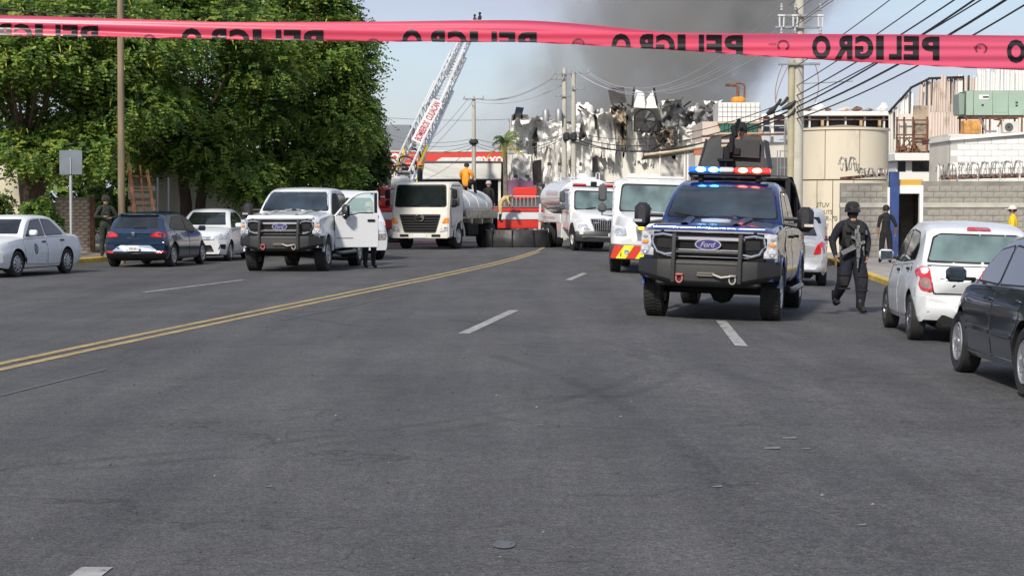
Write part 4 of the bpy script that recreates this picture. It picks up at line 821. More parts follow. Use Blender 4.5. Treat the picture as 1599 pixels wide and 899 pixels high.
for s in (-1, 1):
    patch('turn_signal', bv, [(s * .96, 1.16), (s * 1.11, 1.18), (s * 1.11, .98), (s * .86, .98)], '+x', LENS_A, cab, off=.03); patch('headlight', bv, [(s * .78, .66), (s * 1.08, .70), (s * 1.08, .84), (s * .84, .84)], '+x', LENS, cab, off=.03)
    patch('bumper_slot', bv, [(s * .45, .46), (s * .80, .46), (s * .80, .56), (s * .45, .56)], '+x', BLACK, cab, off=.012)
    ax = '+y' if s > 0 else '-y'
    patch('door_seam', bv, [(3.16, .80), (3.24, 1.46), (3.08, 2.38), (2.10, 2.38), (2.10, 1.0)], ax, BLACK, cab, off=.004, soft=.05); dr = patch('door', bv, [(3.13, .83), (3.21, 1.46), (3.05, 2.35), (2.12, 2.35), (2.12, 1.03)], ax, P_CREAM, cab, off=.010, soft=.05)
    patch('side_window', bv, [(3.14, 1.55), (3.02, 2.26), (2.22, 2.26), (2.22, 1.62), (2.8, 1.55)], ax, GLASS, cab, off=.016, soft=.04)
    m_ = MB(); m_.tube([(3.2, s * 1.1, 2.25), (3.35, s * 1.30, 2.22), (3.35, s * 1.30, 1.65), (3.2, s * 1.1, 1.6)], .02, 6); m_.box(3.33, s * 1.32, 2.05, .1, .2, .34, .04); m_.box(3.33, s * 1.32, 1.72, .1, .2, .22, .04); m_.build('side_mirror', BLACK, hino)
    am = MB(); am.tube([(2.22 + .58 * math.cos(a), s * 1.14, .50 + .58 * math.sin(a)) for a in np.linspace(R(-5), R(185), 16)], .035, 6); tag(am.build('wheel_arch', P_CREAM, hino), kind='stuff')
pl_ = plate(hino, 3.46, 0, .50, 1, '', .5, .14)
wi = MB()
for y in (-.5, .35): wi.tube([(3.40, y, 1.60), (3.42, y + .45, 1.64)], .014, 5)
tag(wi.build('wiper', BLACK, hino), kind='stuff')
tk = MB(); el_cyl(tk, -2.35, 1.25, 1.62, 1.02, .66); tank = tk.build('tank', P_WORN, hino)
b = MB(); b.box(-.3, 0, 2.30, 2.4, .6, .08, .03); b.lathe([(.3, 0), (.3, .14), (0, .16)], c=(.9, 0, 2.28), n=16); b.build('manhole_cover', P_CREAM, tank)
for x in (-1.6, -.5, .6):
    b = MB(); b.lathe([(1.0, -.03), (1.02, -.03), (1.02, .03), (1.0, .03)], c=(x, 0, 1.62), axis='x', n=36, sx=1.02, sy=.66); b.build('tank_band', P_CREAM, tank)
dk = MB(); dk.box(-.6, 0, 1.16, 4.0, 2.3, .08, .02); 
for s in (-1, 1): dk.box(-.6, s * 1.14, 1.32, 4.0, .05, .30, .01)
for x in (-1.9, -.6, .7): dk.prism([(x - .12, 1.12), (x + .12, 1.12), (x + .03, .92), (x - .03, .92)], 'y', -1.15, 1.15)
dk.build('deck', mat('cream_wood_deck', (.52, .48, .38), .7, var=.2, vs=5, dirt=(.3, .2, .13), ds=4), hino)
fr = MB(); fr.box(.2, 0, .86, 5.4, .9, .24, .03); fr.box(.55, .9, .72, 1.3, .5, .5, .05); fr.box(.55, -.9, .72, 1.3, .5, .5, .05); fr.box(-2.1, 0, .5, .2, 1.8, .2, .04); fr.box(2.2, 0, .5, .2, 1.8, .2, .04)
fr.box(-2.75, .85, .8, .03, .5, .7, .01); fr.box(-2.75, -.85, .8, .03, .5, .7, .01); fr.build('chassis', UNDER, hino)
for s in (1, -1):
    wheel(hino, 2.22, s * .98, .48, .27, 'truck'); wheel(hino, -1.98, s * 1.0, .48, .27, 'truck'); wheel(hino, -1.98, s * .70, .48, .27, 'truck')
set_pose(hino, (2.22, 1.1), (716, 388.5), (-1.98, 1.1), 768, -76)

def conventional(name, label, group, tanker):
    t = thing(name, label, 'lorry', group=group)
    wm = 1.08
    c_ = MB(); c_.prism([(.35, .75), (.35, 2.28), (.5, 2.36), (1.45, 2.36), (1.62, 2.28), (1.98, 1.52), (2.02, .75)][::-1], 'y', -wm, wm, bev=.09); cab = c_.build('cab', P_WHITE, t, ang=30); bv = bvh_of(c_)
    patch('windscreen_seal', bv, [(-.94, 1.50), (.94, 1.50), (.88, 2.24), (-.88, 2.24)], '+x', BLACK, cab, off=.006, soft=.1); patch('windscreen', bv, [(-.90, 1.55), (.90, 1.55), (.84, 2.19), (-.84, 2.19)], '+x', GLASS_G, cab, off=.014, soft=.1)
    wi = MB(); [wi.tube([(2.02, y, 1.56), (1.98, y + .4, 1.62)], .014, 5) for y in (-.5, .3)]; tag(wi.build('wiper', BLACK, cab), kind='stuff')
    # hood: lofted nose, narrow in the middle, wide fenders
    h_ = MB(); rows = []
    for x, zt, ws, zf, wf in ((1.95, 1.52, .98, 1.12, 1.12), (2.5, 1.44, .86, 1.12, 1.14), (3.0, 1.34, .74, 1.08, 1.13), (3.3, 1.22, .66, 1.0, 1.08), (3.45, 1.06, .60, .92, .98), (3.5, .85, .55, .82, .9)):
        rows.append([(x, y, z) for y, z in ((-wf, .62), (-wf, zf - .12), (-wf + .06, zf), (-ws - .06, zf + .05), (-ws, zt - .08), (-ws + .14, zt), (0, zt + .03), (ws - .14, zt), (ws, zt - .08), (ws + .06, zf + .05), (wf - .06, zf), (wf, zf - .12), (wf, .62))])
    h_.grid(rows); h_.add(rows[-1], [tuple(range(13))[::-1]]); 
    h_.f = [f[::-1] for f in h_.f]; hood = h_.build('hood', P_WHITE, t, ang=40); bh = bvh_of(h_)
    for s in (-1, 1):
        ax = '+y' if s > 0 else '-y'
        patch('door_seam', bv, [(1.86, .80), (1.92, 1.5), (1.56, 2.24), (.52, 2.24), (.52, .80)], ax, BLACK, cab, off=.004, soft=.06); dr = patch('door', bv, [(1.83, .83), (1.89, 1.5), (1.54, 2.21), (.55, 2.21), (.55, .83)], ax, P_WHITE, cab, off=.012, soft=.06)
        patch('side_window', bv, [(1.78, 1.5), (1.46, 2.12), (.66, 2.12), (.66, 1.5)], ax, GLASS, cab, off=.018, soft=.05)
        patch('wheel_well', bh, [(2.62 + .56 * math.cos(a), .48 + .56 * math.sin(a)) for a in np.linspace(R(14), R(166), 14)], ax, UNDER, hood, off=.006, soft=0, step=.15)
        m_ = MB(); y0 = s * (wm + .28)
        m_.tube([(1.75, s * wm, 2.25), (1.8, y0, 2.22), (1.8, y0, 1.42), (1.75, s * wm, 1.4)], .022, 6); m_.box(1.8, y0, 1.98, .12, .22, .42, .05); m_.box(1.8, y0, 1.60, .12, .22, .22, .05); m_.build('side_mirror', mat('mirror_grey', (.08, .08, .085), .35), t)
        if tanker: ply = [(s * .66, .80), (s * 1.04, .86), (s * 1.02, .98), (s * .74, .98)]
        else: ply = [(s * .72, .94), (s * .98, .92), (s * 1.04, 1.02), (s * .98, 1.10), (s * .76, 1.10)]
        patch('headlight', bh, ply, '+x', LENS, hood, off=.03)
    if tanker:
        gp = patch('grille', bh, [(-.46, .78), (.46, .78), (.60, 1.16), (-.60, 1.16)], '+x', UNDER, hood, off=.01)
        for k in range(-6, 7):
            if k == 0: continue
            b = MB(); b.box(3.52, k * .08, .98, .03, .028, .36, .008, rot=Matrix.Rotation(R(-k * 1.3), 3, 'X')); b.build('grille_bar', CHROME, gp)
        b = MB(); b.tube([(3.53, -.62, 1.18), (3.53, -.46, .77), (3.53, .46, .77), (3.53, .62, 1.18), (3.53, .1, 1.2), (3.53, 0, 1.12), (3.53, -.1, 1.2), (3.53, -.62, 1.18)], .022, 6); b.tube([(3.53, 0, 1.15), (3.53, 0, .78)], .02, 6); b.build('grille_frame', CHROME, gp)
        bu = MB(); bu.prism([(2.9, -1.12), (3.35, -1.12), (3.6, -.7), (3.62, .7), (3.35, 1.12), (2.9, 1.12)], 'z', .36, .74, bev=.04); bb = bu.build('bumper', mat('dark_bumper', (.03, .03, .032), .4), t)
        b = MB(); b.box(3.63, 0, .54, .02, 1.9, .04, .005); b.build('bumper_strip', CHROME, bb)
        for y in (.15, .5): pb = MB(); pb.box(3.635, y, .62, .02, .22, .12, .01); pb.build('licence_plate', PLATE, bb)
        lb = MB()
        lb.box(1.2, 0, 2.40, .2, 1.7, .05, .01); L_ = lb.build('light_bar', BLACK, t)
        for y0, y1 in ((-.85, -.35), (.2, .85)): b = MB(); b.box(1.2, (y0 + y1) / 2, 2.46, .2, y1 - y0, .08, .02); b.build('red_dome', LENS_R, L_)
        b = MB(); b.box(1.2, -.05, 2.50, .15, .22, .18, .02); b.build('siren', BLACK, L_)
        # tank
        tk = MB(); el_cyl(tk, -4.0, .05, 1.98, 1.14, .76); tank = tk.build('tank', P_WHITE, t)
        b = MB(); b.box(-2, 0, 2.74, 3.4, .8, .1, .04); b.lathe([(.3, 0), (.3, .14), (0, .17)], c=(-.8, 0, 2.78), n=18); b.build('walkway', P_WHITE, tank)
        for x0, x1, nm in ((-.35, -.95, 'handrail'), (-3.0, -3.8, 'handrail')):
            for s in (-1, 1): b = MB(); b.tube([(x0, s * .5, 2.62), (x0, s * .5, 2.95), (x1, s * .5, 2.95), (x1, s * .5, 2.62)], .022, 6); b.build(nm, P_WHITE, tank)
        for s in (-1, 1):
            RP = mat('faded_red_print', (.50, .16, .13), .6)
            text('tank_lettering', 'NORTE BLOQUE', tank, basis(Vector((-s, 0, 0)), Vector((0, 0, 1)), Vector((0, s, 0)), (-1.5, s * 1.15, 2.12)), RP, w=2.4, h=.22)
            b = MB(); b.box(-2.0, s * 1.1, 1.16, 4.6, .08, .34, .02); sk_ = b.build('side_skirt', P_WHITE, t)
            text('skirt_lettering', 'SERVICIO DE EMERGENCIA', sk_, basis(Vector((-s, 0, 0)), Vector((0, 0, 1)), Vector((0, s, 0)), (-1.9, s * 1.142, 1.16)), RP, w=2.6, h=.10)
            b = MB(); b.prism([(-.5, 1.0), (.6, 1.0), (.5, .42), (-.2, .42)], 'y', s * .75, s * 1.12, bev=.03); b.build('tool_locker', P_WHITE, t)
            for x in (-3.5, -1.9): pass
            wa = MB(); wa.tube([(-4.25, s * 1.1, 1.7), (-4.25, s * 1.1, .5)], .03, 6); wa.tube([(-4.05, s * 1.1, 1.7), (-4.05, s * 1.1, .5)], .03, 6); [wa.tube([(-4.25, s * 1.1, z), (-4.05, s * 1.1, z)], .02, 5) for z in (.6, .85, 1.1, 1.35, 1.6)]; wa.build('ladder', P_WHITE, t)
        fr = MB(); fr.box(-.5, 0, .86, 7.4, .9, .26, .03); [fr.box(x, 0, .5, .2, 1.8, .2, .04) for x in (2.62, -2.3, -3.4)]; fr.build('chassis', UNDER, t)
        for x in (-2.3, -3.4):
            for s in (1, -1): wheel(t, x, s * .99, .48, .27, 'truck'); wheel(t, x, s * .68, .48, .27, 'truck')
    else:
        gp = patch('grille', bh, [(-.45, .82), (.45, .82), (.52, 1.16), (-.52, 1.16)], '+x', mat('grille_grey', (.25, .26, .27), .4), hood, off=.01)
        for k in range(6): b = MB(); b.box(3.50, 0, .84 + k * .06, .05, .94 + k * .02, .026, .008); b.build('grille_bar', CHROME, gp)
        b = MB(); b.box(3.53, -.38, 1.14, .05, .14, .09, .02); b.build('amber_flasher', mat('amber_lit', (.9, .35, .02), .3, emit=(1, .35, .02), es=4), gp)
        bu = MB(); bu.prism([(2.9, -1.14), (3.45, -1.14), (3.62, -.85), (3.62, .85), (3.45, 1.14), (2.9, 1.14)], 'z', .34, .72, bev=.02); bb = bu.build('bumper', mat('dark_bumper', (.03, .03, .032), .4), t); bub = bvh_of(bu)
        y = -1.12; k = 0; RED2 = mat('red_reflective', (.55, .04, .02), .35)
        while y < 1.1:
            y1 = min(y + .24, 1.12); sl = .10
            poly = [(max(-1.12, y - sl), .37), (max(-1.12, y1 - sl), .37), (min(1.12, y1 + sl), .69), (min(1.12, y + sl), .69)]
            patch('chevron_stripe', bub, poly, '+x', (RED2, YELLOWP)[k % 2], bb, off=.006, soft=0, step=.1); y = y1; k += 1
        b = MB(); b.lathe([(.07, 0), (.07, .03), (.05, .04), (0, .03)], c=(3.60, -.72, .53), axis='x', n=14); b.build('fog_lamp', LENS, bb)
        lb = MB(); lb.box(1.2, 0, 2.42, .22, 1.5, .07, .02); L_ = lb.build('light_bar', mat('frosted_bar', (.6, .6, .6), .3), t)
        for y in (-.6, -.3, -.05): b = MB(); b.box(1.22, y, 2.46, .16, .2, .08, .02); b.build('amber_beacon', mat('amber_glow', (.9, .5, .3), .3, emit=(1, .42, .22), es=3), L_)
        bx = MB(); bx.box(-2.0, 0, 1.45, 4.4, 2.2, 1.5, .08); bx.build('body_box', P_WHITE, t)
        fr = MB(); fr.box(-.5, 0, .7, 7.0, 1.0, .3, .03); [fr.box(x, 0, .5, .2, 1.8, .2, .04) for x in (2.62, -2.4)]; fr.build('chassis', UNDER, t)
        for s in (1, -1): wheel(t, -2.4, s * .99, .48, .27, 'truck'); wheel(t, -2.4, s * .68, .48, .27, 'truck')
    for s in (1, -1): wheel(t, 2.62, s * .98, .48, .27, 'truck')
    return t
it = conventional('tanker_truck', 'white bonneted tanker lorry with chrome grille and faded red lettering on its tank', 'white bonneted lorries', True)
set_pose(it, (2.62, -1.1), (893, 391), (-2.85, -1.1), 851, -96)
rt = conventional('rescue_truck', 'white rescue lorry with red and yellow chevron bumper, behind the blue pickup', 'white bonneted lorries', False)
set_pose(rt, (2.62, -1.1), (953, 424), (-2.4, -1.1), 953, -90)

# ---- aerial ladder fire engine, side on behind the tankers
YL = 79.0; sL = FPX / YL
def LX(px): return (px - CX) / sL
lt = thing('ladder_fire_engine', 'red and white fire engine with a long raised lattice ladder', 'fire engine', (LX(718), YL, 0))
ox = LX(718)
def lbx(nm, px0, px1, z0, z1, y0, y1, m, par=None, bev=.04):
    b = MB(); b.box((LX(px0) + LX(px1)) / 2 - ox, (y0 + y1) / 2, (z0 + z1) / 2, abs(LX(px1) - LX(px0)), y1 - y0, z1 - z0, bev); return b.build(nm, m, par or lt)
lbx('lower_body', 596, 848, .62, 1.0, -1.2, 1.2, RED); lbx('stripe', 596, 848, 1.0, 1.34, -1.205, 1.2, P_WHITE); lbx('upper_rail', 596, 848, 1.34, 1.52, -1.21, 1.2, RED); lbx('deck', 640, 845, 1.52, 1.6, -1.15, 1.15, mat('chequer_deck', (.25, .26, .27), .5, metal=.5))
lbx('cab', 560, 612, 1.5, 2.45, -1.15, 1.15, RED, bev=.12); lbx('cab_window', 575, 598, 1.85, 2.3, -1.165, -1.1, GLASS); lbx('red_locker', 802, 838, 1.9, 2.42, -.9, .9, mat('bright_red_paint', (.62, .035, .02), .4)); lbx('locker_stripe', 596, 612, 1.95, 2.05, -1.18, -1.1, P_WHITE)
lbx('turntable', 606, 650, 1.5, 2.3, -.8, .8, mat('pale_grey_machine', (.50, .51, .50), .5, var=.15, vs=3)); lbx('counter_box', 612, 640, 2.3, 2.9, -.6, .6, MATS['pale_grey_machine'], bev=.1)
rb = MB()
for px in range(788, 842, 6): rb.tube([(LX(px) - ox, -1.15, 1.6), (LX(px) - ox, -1.15, 2.02)], .02, 5)
rb.tube([(LX(786) - ox, -1.15, 2.02), (LX(842) - ox, -1.15, 2.02)], .028, 6); tag(rb.build('railing', mat('galvanised_rail', (.5, .5, .48), .4, metal=.6), lt), kind='stuff')
ch = MB(); ch.box(0, 0, .62, 6.6, 1.0, .3, .03); ch.build('chassis', UNDER, lt)
for px in (618, 835, 808): [wheel(lt, LX(px) - ox, s * 1.02, .5, .3, 'truck') for s in (1, -1)]
A = W(628, 287, YL - .2); B = W(737, 52, YL + 11); o3 = Vector((ox, YL, 0)); dL = (B - A); LL = dL.length; dL.normalize(); sv = Vector((dL.y, -dL.x, 0)).normalized(); uv_ = sv.cross(dL).normalized()
LW = mat('ladder_white', (.70, .71, .70), .45, metal=.2, dirt=(.30, .30, .30), ds=2); 
def lad(nm, t0, t1, hw, hh, lift, npan, m):
    b = MB(); P = lambda t, a, c: A + dL * (t * LL) + sv * a + uv_ * (c + lift) - o3
    for a in (-hw, hw):
        for c, r_ in ((0, .07), (hh, .045)): b.tube([P(t0, a, c), P(t1, a, c)], r_, 5)
        for k in range(npan):
            u0 = t0 + (t1 - t0) * k / npan; u1 = t0 + (t1 - t0) * (k + 1) / npan; um = (u0 + u1) / 2
            b.tube([P(u0, a, 0), P(um, a, hh)], .028, 4); b.tube([P(um, a, hh), P(u1, a, 0)], .028, 4)
    for k in range(npan * 2): u = t0 + (t1 - t0) * k / (npan * 2); b.tube([P(u, -hw, 0), P(u, hw, 0)], .018, 4)
    return tag(b.build(nm, m, lt), kind='stuff')
lad('base_ladder', 0, .58, .40, .60, 0, 12, LW); lad('mid_ladder', .42, .80, .32, .48, .08, 9, LW); lad('fly_ladder', .66, 1.0, .21, .34, .15, 9, LW)
b = MB(); b.tube([A + dL * .2 * LL + sv * .3 - o3 - uv_ * .05, A + Vector((.5, 0, -1.1)) - o3], .12, 8); b.build('lift_ram', mat('ram_yellow', (.62, .48, .05), .4), lt)
b = MB(); [b.tube([A + dL * (t * LL) + sv * a - o3 + uv_ * .2, A + dL * ((t + .13) * LL) + sv * a - o3 + uv_ * .2], .09, 6) for a, t in ((-.5, .05), (.45, .07))]; b.build('yellow_guard', MATS['ram_yellow'], lt)
b = MB(); hs = []; 
for k in range(40): t = k / 39; a = t * 14; hs.append(A + dL * (.02 + .12 * t) * LL + sv * .45 * math.cos(a) + uv_ * (.3 + .35 * math.sin(a)) - o3)
b.tube(hs, .035, 5); b.build('hose_loop', BLACK, lt)
Q0, Q1 = W(650, 222, YL + 1.2), W(684, 158, YL + 4.0); q = (Q1 - Q0); ln = q.length; q.normalize(); cdir = (Vector((0, 0, 1.6)) - Q0).normalized(); nn = (cdir - q * cdir.dot(q)).normalized(); up = nn.cross(q)
mid = (Q0 + Q1) / 2 - o3; M_ = basis(q, up, nn, mid)
b = MB(); b.T = M_; b.box(0, 0, 0, ln, .5, .04, .01); pan = b.build('name_board', mat('board_white', (.7, .68, .66), .5), lt)
text('name_lettering', 'BOMBEROS  CULIACAN', pan, M_ @ Matrix.Translation((0, 0, .025)), mat('board_red', (.42, .03, .03), .5), w=ln * .92, h=.32, bold=.02)
bk = MB(); tp_ = B - o3; bk.box(tp_.x + .35, tp_.y, tp_.z + .12, 1.0, .9, .10, .02); bk.box(tp_.x + .35, tp_.y - .42, tp_.z + .38, 1.0, .05, .45, .01); bk.box(tp_.x + .83, tp_.y, tp_.z + .38, .05, .85, .45, .01); bk.box(tp_.x - .13, tp_.y, tp_.z + .38, .05, .85, .45, .01); bk.tube([(tp_.x - .5, tp_.y - .3, tp_.z + .1), (tp_.x - .1, tp_.y - .3, tp_.z + .35)], .06, 6); bk.build('rescue_basket', LW, lt)

# black collapsible water basin between the tankers
wbn = MB(); rows = []
for z, k in ((0, 1.06), (.25, 1.10), (.5, 1.06), (.72, .98), (.78, .96), (.74, .92), (.5, .92)):
    rows.append([(1.75 * k * math.cos(a) * (1 + .02 * math.sin(9 * a)), 1.1 * k * math.sin(a) * (1 + .03 * math.sin(7 * a + z)), z + .02 * math.sin(5 * a)) for a in np.linspace(0, 2 * PI, 48, endpoint=False)])
rows = [[(x * .72, y * .85, z * .86) for x, y, z in r_] for r_ in rows]; wbn.grid(rows, closed=True); basin = thing('water_basin', 'black collapsible water basin standing on the road between the two tanker lorries', 'basin', (LX(806) * 70.5 / YL, 70.5, 0))
wbn.build('basin_wall', mat('black_rubber_sheet', (.022, .022, .024), .5, var=.5, vs=3, bump=.6, bs=6), basin)
b = MB(); b.add([(1.12 * math.cos(a), .8 * math.sin(a), .52) for a in np.linspace(0, 2 * PI, 24, endpoint=False)], [tuple(range(24))]); b.build('basin_water', mat('dark_water', (.02, .025, .03), .05), basin)
for k in range(10):
    a = 2 * PI * k / 10 + .2; b = MB(); b.tube([(1.42 * math.cos(a), 1.06 * math.sin(a), 0), (1.34 * math.cos(a), 1.0 * math.sin(a), .68)], .03, 6); b.build('stay', BLACK, basin)
# fire hose lying on the road, and a white van far behind on the right and one behind the pickup
hz = MB(); hz.tube([(LX(600) * .9, 74, .05), (-4.5, 73.6, .05), (-3.9, 75, .05), (-3, 76, .05)], .05, 6); tag(hz.build('fire_hose', mat('pink_hose', (.45, .16, .15), .8)), 'faded red hose lying on the road left of the flat nosed tanker', 'hose')
def van(name, label, px, Y, paint, roofz, hw, ln, blue=False, yaw=0):
    S = dict(wb=2.9, rw=.33, tr=hw - .1, xr=-ln / 2, xf=ln / 2, top=[(-ln / 2, 1.25), (ln / 2 - .9, 1.2), (ln / 2, .9)], sh=[(-ln / 2, 1.2), (ln / 2 - .9, 1.1), (ln / 2, .8)], wid=[(-ln / 2, hw - .06), (-ln / 2 + .3, hw), (ln / 2 - .5, hw), (ln / 2, hw - .2)],
             bot=[(-ln / 2, .35), (ln / 2, .3)], gh=dict(roof=[(-ln / 2 + .02, 1.2), (-ln / 2 + .15, roofz - .2), (-ln / 2 + .5, roofz), (ln / 2 - 1.7, roofz), (ln / 2 - 1.3, roofz - .15), (ln / 2 - .6, 1.12)], wr=hw - .15, wb=.97, bow=.05), bow=(.2, .05))
    t = thing(name, label, 'van'); _, bv = body_mesh(S, paint, t)
    patch('windscreen', bv, [(-hw + .2, 1.25), (hw - .2, 1.25), (hw - .28, roofz - .2), (-hw + .28, roofz - .2)], '+x', GLASS, t, off=.01); patch('rear_window', bv, [(-hw + .25, 1.3), (hw - .25, 1.3), (hw - .3, roofz - .25), (-hw + .3, roofz - .25)], '-x', GLASS, t, off=.01)
    for ax, s in (('+y', 1), ('-y', -1)):
        patch('side_window', bv, [(ln / 2 - 1.0, 1.22), (ln / 2 - 1.45, roofz - .3), (ln / 2 - 2.1, roofz - .3), (ln / 2 - 2.1, 1.22)], ax, GLASS, t, off=.01)
        if blue: patch('blue_stripe', bv, [(ln / 2 - 2.3, roofz - .6), (ln / 2 - 2.3, roofz - .2), (-ln / 2 + .4, roofz - .2), (-ln / 2 + .4, roofz - .6)], ax, mat('blue_stripe', (.03, .06, .3), .4), t, off=.012)
    for s in (-1, 1): patch('tail_light', bv, [(s * (hw - .14), .8), (s * (hw - .02), .8), (s * (hw - .04), 1.2), (s * (hw - .14), 1.2)], '-x', LENS_R, t, off=.015); patch('headlight', bv, [(s * .45, .6), (s * (hw - .25), .62), (s * (hw - .25), .8), (s * .45, .78)], '+x', LENS, t, off=.015)
    for x in (1.45, -1.45): [wheel(t, x, s * (hw - .1), .33, .2, 'hubcap') for s in (1, -1)]
    t.location = ((px - CX) / FPX * Y, Y, gz((px - CX) / FPX * Y)); t.rotation_euler = (0, 0, R(yaw)); underpan(t, S); return t
van('white_van', 'white van with a blue stripe, mostly hidden behind the white pickup', 522, 55, P_WHITE, 2.05, .98, 5.0, True, -64)
van('white_van', 'white van far along the right kerb, its roof above the silver saloon', 1230, 58, P_WHITE, 1.75, .9, 4.4, False, 92)

# ================================================================== people
SKIN = mat('skin', (.36, .19, .12), .55); HAIR = mat('black_hair', (.012, .01, .009), .7)
def person(label, loc, yaw, J, cloth, group=None, scale=1.0, rad=None, hair=True):
    """one continuous skinned body; J overrides joints (metres, facing -Y), cloth maps regions to materials"""
    D = dict(pel=(0, 0, .94), bel=(0, 0, 1.08), che=(0, .01, 1.28), nb=(0, .015, 1.46), nk=(0, .005, 1.53), hd=(0, -.01, 1.63), ht=(0, .0, 1.70),
             hl=(.10, 0, .88), kl=(.12, -.02, .50), al=(.12, .02, .10), tl=(.14, -.15, .04), hr=(-.10, 0, .88), kr=(-.12, -.02, .50), ar=(-.12, .02, .10), tr=(-.14, -.15, .04),
             sl=(.17, .01, 1.41), el=(.225, .03, 1.13), wl=(.235, -.05, .88), sr=(-.17, .01, 1.41), er=(-.225, .03, 1.13), wr=(-.235, -.05, .88))
    D.update(J); D = {k: Vector(v) for k, v in D.items()}
    Rr = dict(pel=.145, bel=.135, che=.16, nb=.075, nk=.055, hd=.092, ht=.075, hl=.12, kl=.088, al=.062, tl=.042, hr=.12, kr=.088, ar=.062, tr=.042, sl=.078, el=.052, wl=.032, sr=.078, er=.052, wr=.032)
    Rr.update(rad or {})
    names = list(D); V = [D[n] for n in names]; RR = [Rr[n] for n in names]; idx = {n: i for i, n in enumerate(names)}
    E = [(idx[a], idx[b]) for a, b in (('pel', 'bel'), ('bel', 'che'), ('che', 'nb'), ('nb', 'nk'), ('nk', 'hd'), ('hd', 'ht'), ('pel', 'hl'), ('hl', 'kl'), ('kl', 'al'), ('al', 'tl'), ('pel', 'hr'), ('hr', 'kr'), ('kr', 'ar'), ('ar', 'tr'), ('nb', 'sl'), ('sl', 'el'), ('el', 'wl'), ('nb', 'sr'), ('sr', 'er'), ('er', 'wr'))]
    lab = {(idx['pel'], idx['bel']): 'torso'}
    reg = []
    for a, b in E:
        n = names[b]; reg.append({'bel': 'torso', 'che': 'torso', 'nb': 'torso', 'nk': 'neck', 'hd': 'head', 'ht': 'head', 'hl': 'leg', 'hr': 'leg', 'kl': 'leg', 'kr': 'leg', 'al': 'shin', 'ar': 'shin', 'tl': 'foot', 'tr': 'foot', 'sl': 'arm', 'sr': 'arm', 'el': 'arm', 'er': 'arm', 'wl': 'fore', 'wr': 'fore'}[n])
    # hands: palm plus five bent fingers of different length
    for sd in ('l', 'r'):
        w, e = D['w' + sd], D['e' + sd]; d = (w - e).normalized(); sx = 1 if sd == 'l' else -1
        side = Vector((0, -1, 0)); side = (side - d * d.dot(side)).normalized(); inn = Vector((-sx, 0, 0)); inn = (inn - d * d.dot(inn)).normalized()
        def addv(p, r_, par, rg): V.append(p); RR.append(r_); E.append((par, len(V) - 1)); reg.append(rg); return len(V) - 1
        palm = addv(w + d * .05, .030, idx['w' + sd], 'hand')
        for q, ln in ((.030, .060), (.010, .068), (-.010, .064), (-.030, .050)):
            f1 = addv(w + d * .095 + side * q, .0105, palm, 'hand'); f2 = addv(w + d * (.095 + ln * .5) + side * q + inn * .012, .0095, f1, 'hand'); addv(w + d * (.095 + ln * .85) + side * q + inn * .035, .008, f2, 'hand')
        t1 = addv(w + d * .055 + side * .042, .0115, palm, 'hand'); addv(w + d * .09 + side * .055 + inn * .018, .0095, t1, 'hand')
    me = bpy.data.meshes.new('person'); me.from_pydata([tuple(v) for v in V], E, []); o = link('person', me)
    sk = o.modifiers.new('skin', 'SKIN'); sk.use_smooth_shade = True; sk.branch_smoothing = .3
    for i, sv_ in enumerate(me.skin_vertices[0].data): sv_.radius = (RR[i], RR[i]); sv_.use_root = (i == 0)
    ss = o.modifiers.new('sub', 'SUBSURF'); ss.levels = 2 if scale > .99 else 1; ss.render_levels = ss.levels
    dg = bpy.context.evaluated_depsgraph_get(); me2 = bpy.data.meshes.new_from_object(o.evaluated_get(dg)); o.modifiers.clear(); o.data = me2; bpy.data.meshes.remove(me)
    ml = ['torso', 'neck', 'head', 'leg', 'shin', 'foot', 'arm', 'fore', 'hand']; me2.materials.clear()
    for r_ in ml: me2.materials.append(cloth.get(r_, SKIN))
    co = np.zeros(len(me2.vertices) * 3); me2.vertices.foreach_get('co', co); co = co.reshape(-1, 3)
    A_ = np.array([V[a] for a, b in E]); B_ = np.array([V[b] for a, b in E]); rb_ = np.array([(RR[a] + RR[b]) / 2 for a, b in E])
    mi = []
    for p in me2.polygons:
        c = co[list(p.vertices)].mean(0); ab = B_ - A_; t = np.clip(((c - A_) * ab).sum(1) / (ab * ab).sum(1), 0, 1); dd = np.linalg.norm(c - (A_ + ab * t[:, None]), axis=1) - rb_ * .9; mi.append(ml.index(reg[int(dd.argmin())]))
    me2.polygons.foreach_set('material_index', mi); me2.polygons.foreach_set('use_smooth', [True] * len(mi))
    hc = D['hd'] + Vector((0, 0, .02))
    o.location = loc; o.rotation_euler = (0, 0, yaw); o.scale = (scale,) * 3; tag(o, label, 'person', group)
    o['hc'] = 0; del o['hc']
    if hair:
        b = MB(); b.lathe([(.0, .125), (.055, .115), (.09, .075), (.105, .02), (.10, -.04), (.085, -.05)], c=(hc.x, hc.y + .018, hc.z), n=18); b.build('hair', HAIR, o)
    if 'face' in cloth:
        b = MB(); b.box(hc.x, hc.y - .105, hc.z - .02, .022, .03, .045, .008); [b.lathe([(0, .03), (.018, .02), (.022, 0), (.01, -.02)], c=(hc.x + s * .098, hc.y + .005, hc.z - .02), n=8) for s in (-1, 1)]; tag(b.build('nose_and_ears', SKIN, o), kind='stuff')
        b = MB(); [b.lathe([(0, .006), (.011, 0), (0, -.006)], c=(hc.x + s * .034, hc.y - .093, hc.z + .012), n=8) for s in (-1, 1)]; b.box(hc.x, hc.y - .092, hc.z - .058, .045, .008, .008, .002); tag(b.build('eyes_and_mouth', HAIR, o), kind='stuff')
    return o, D
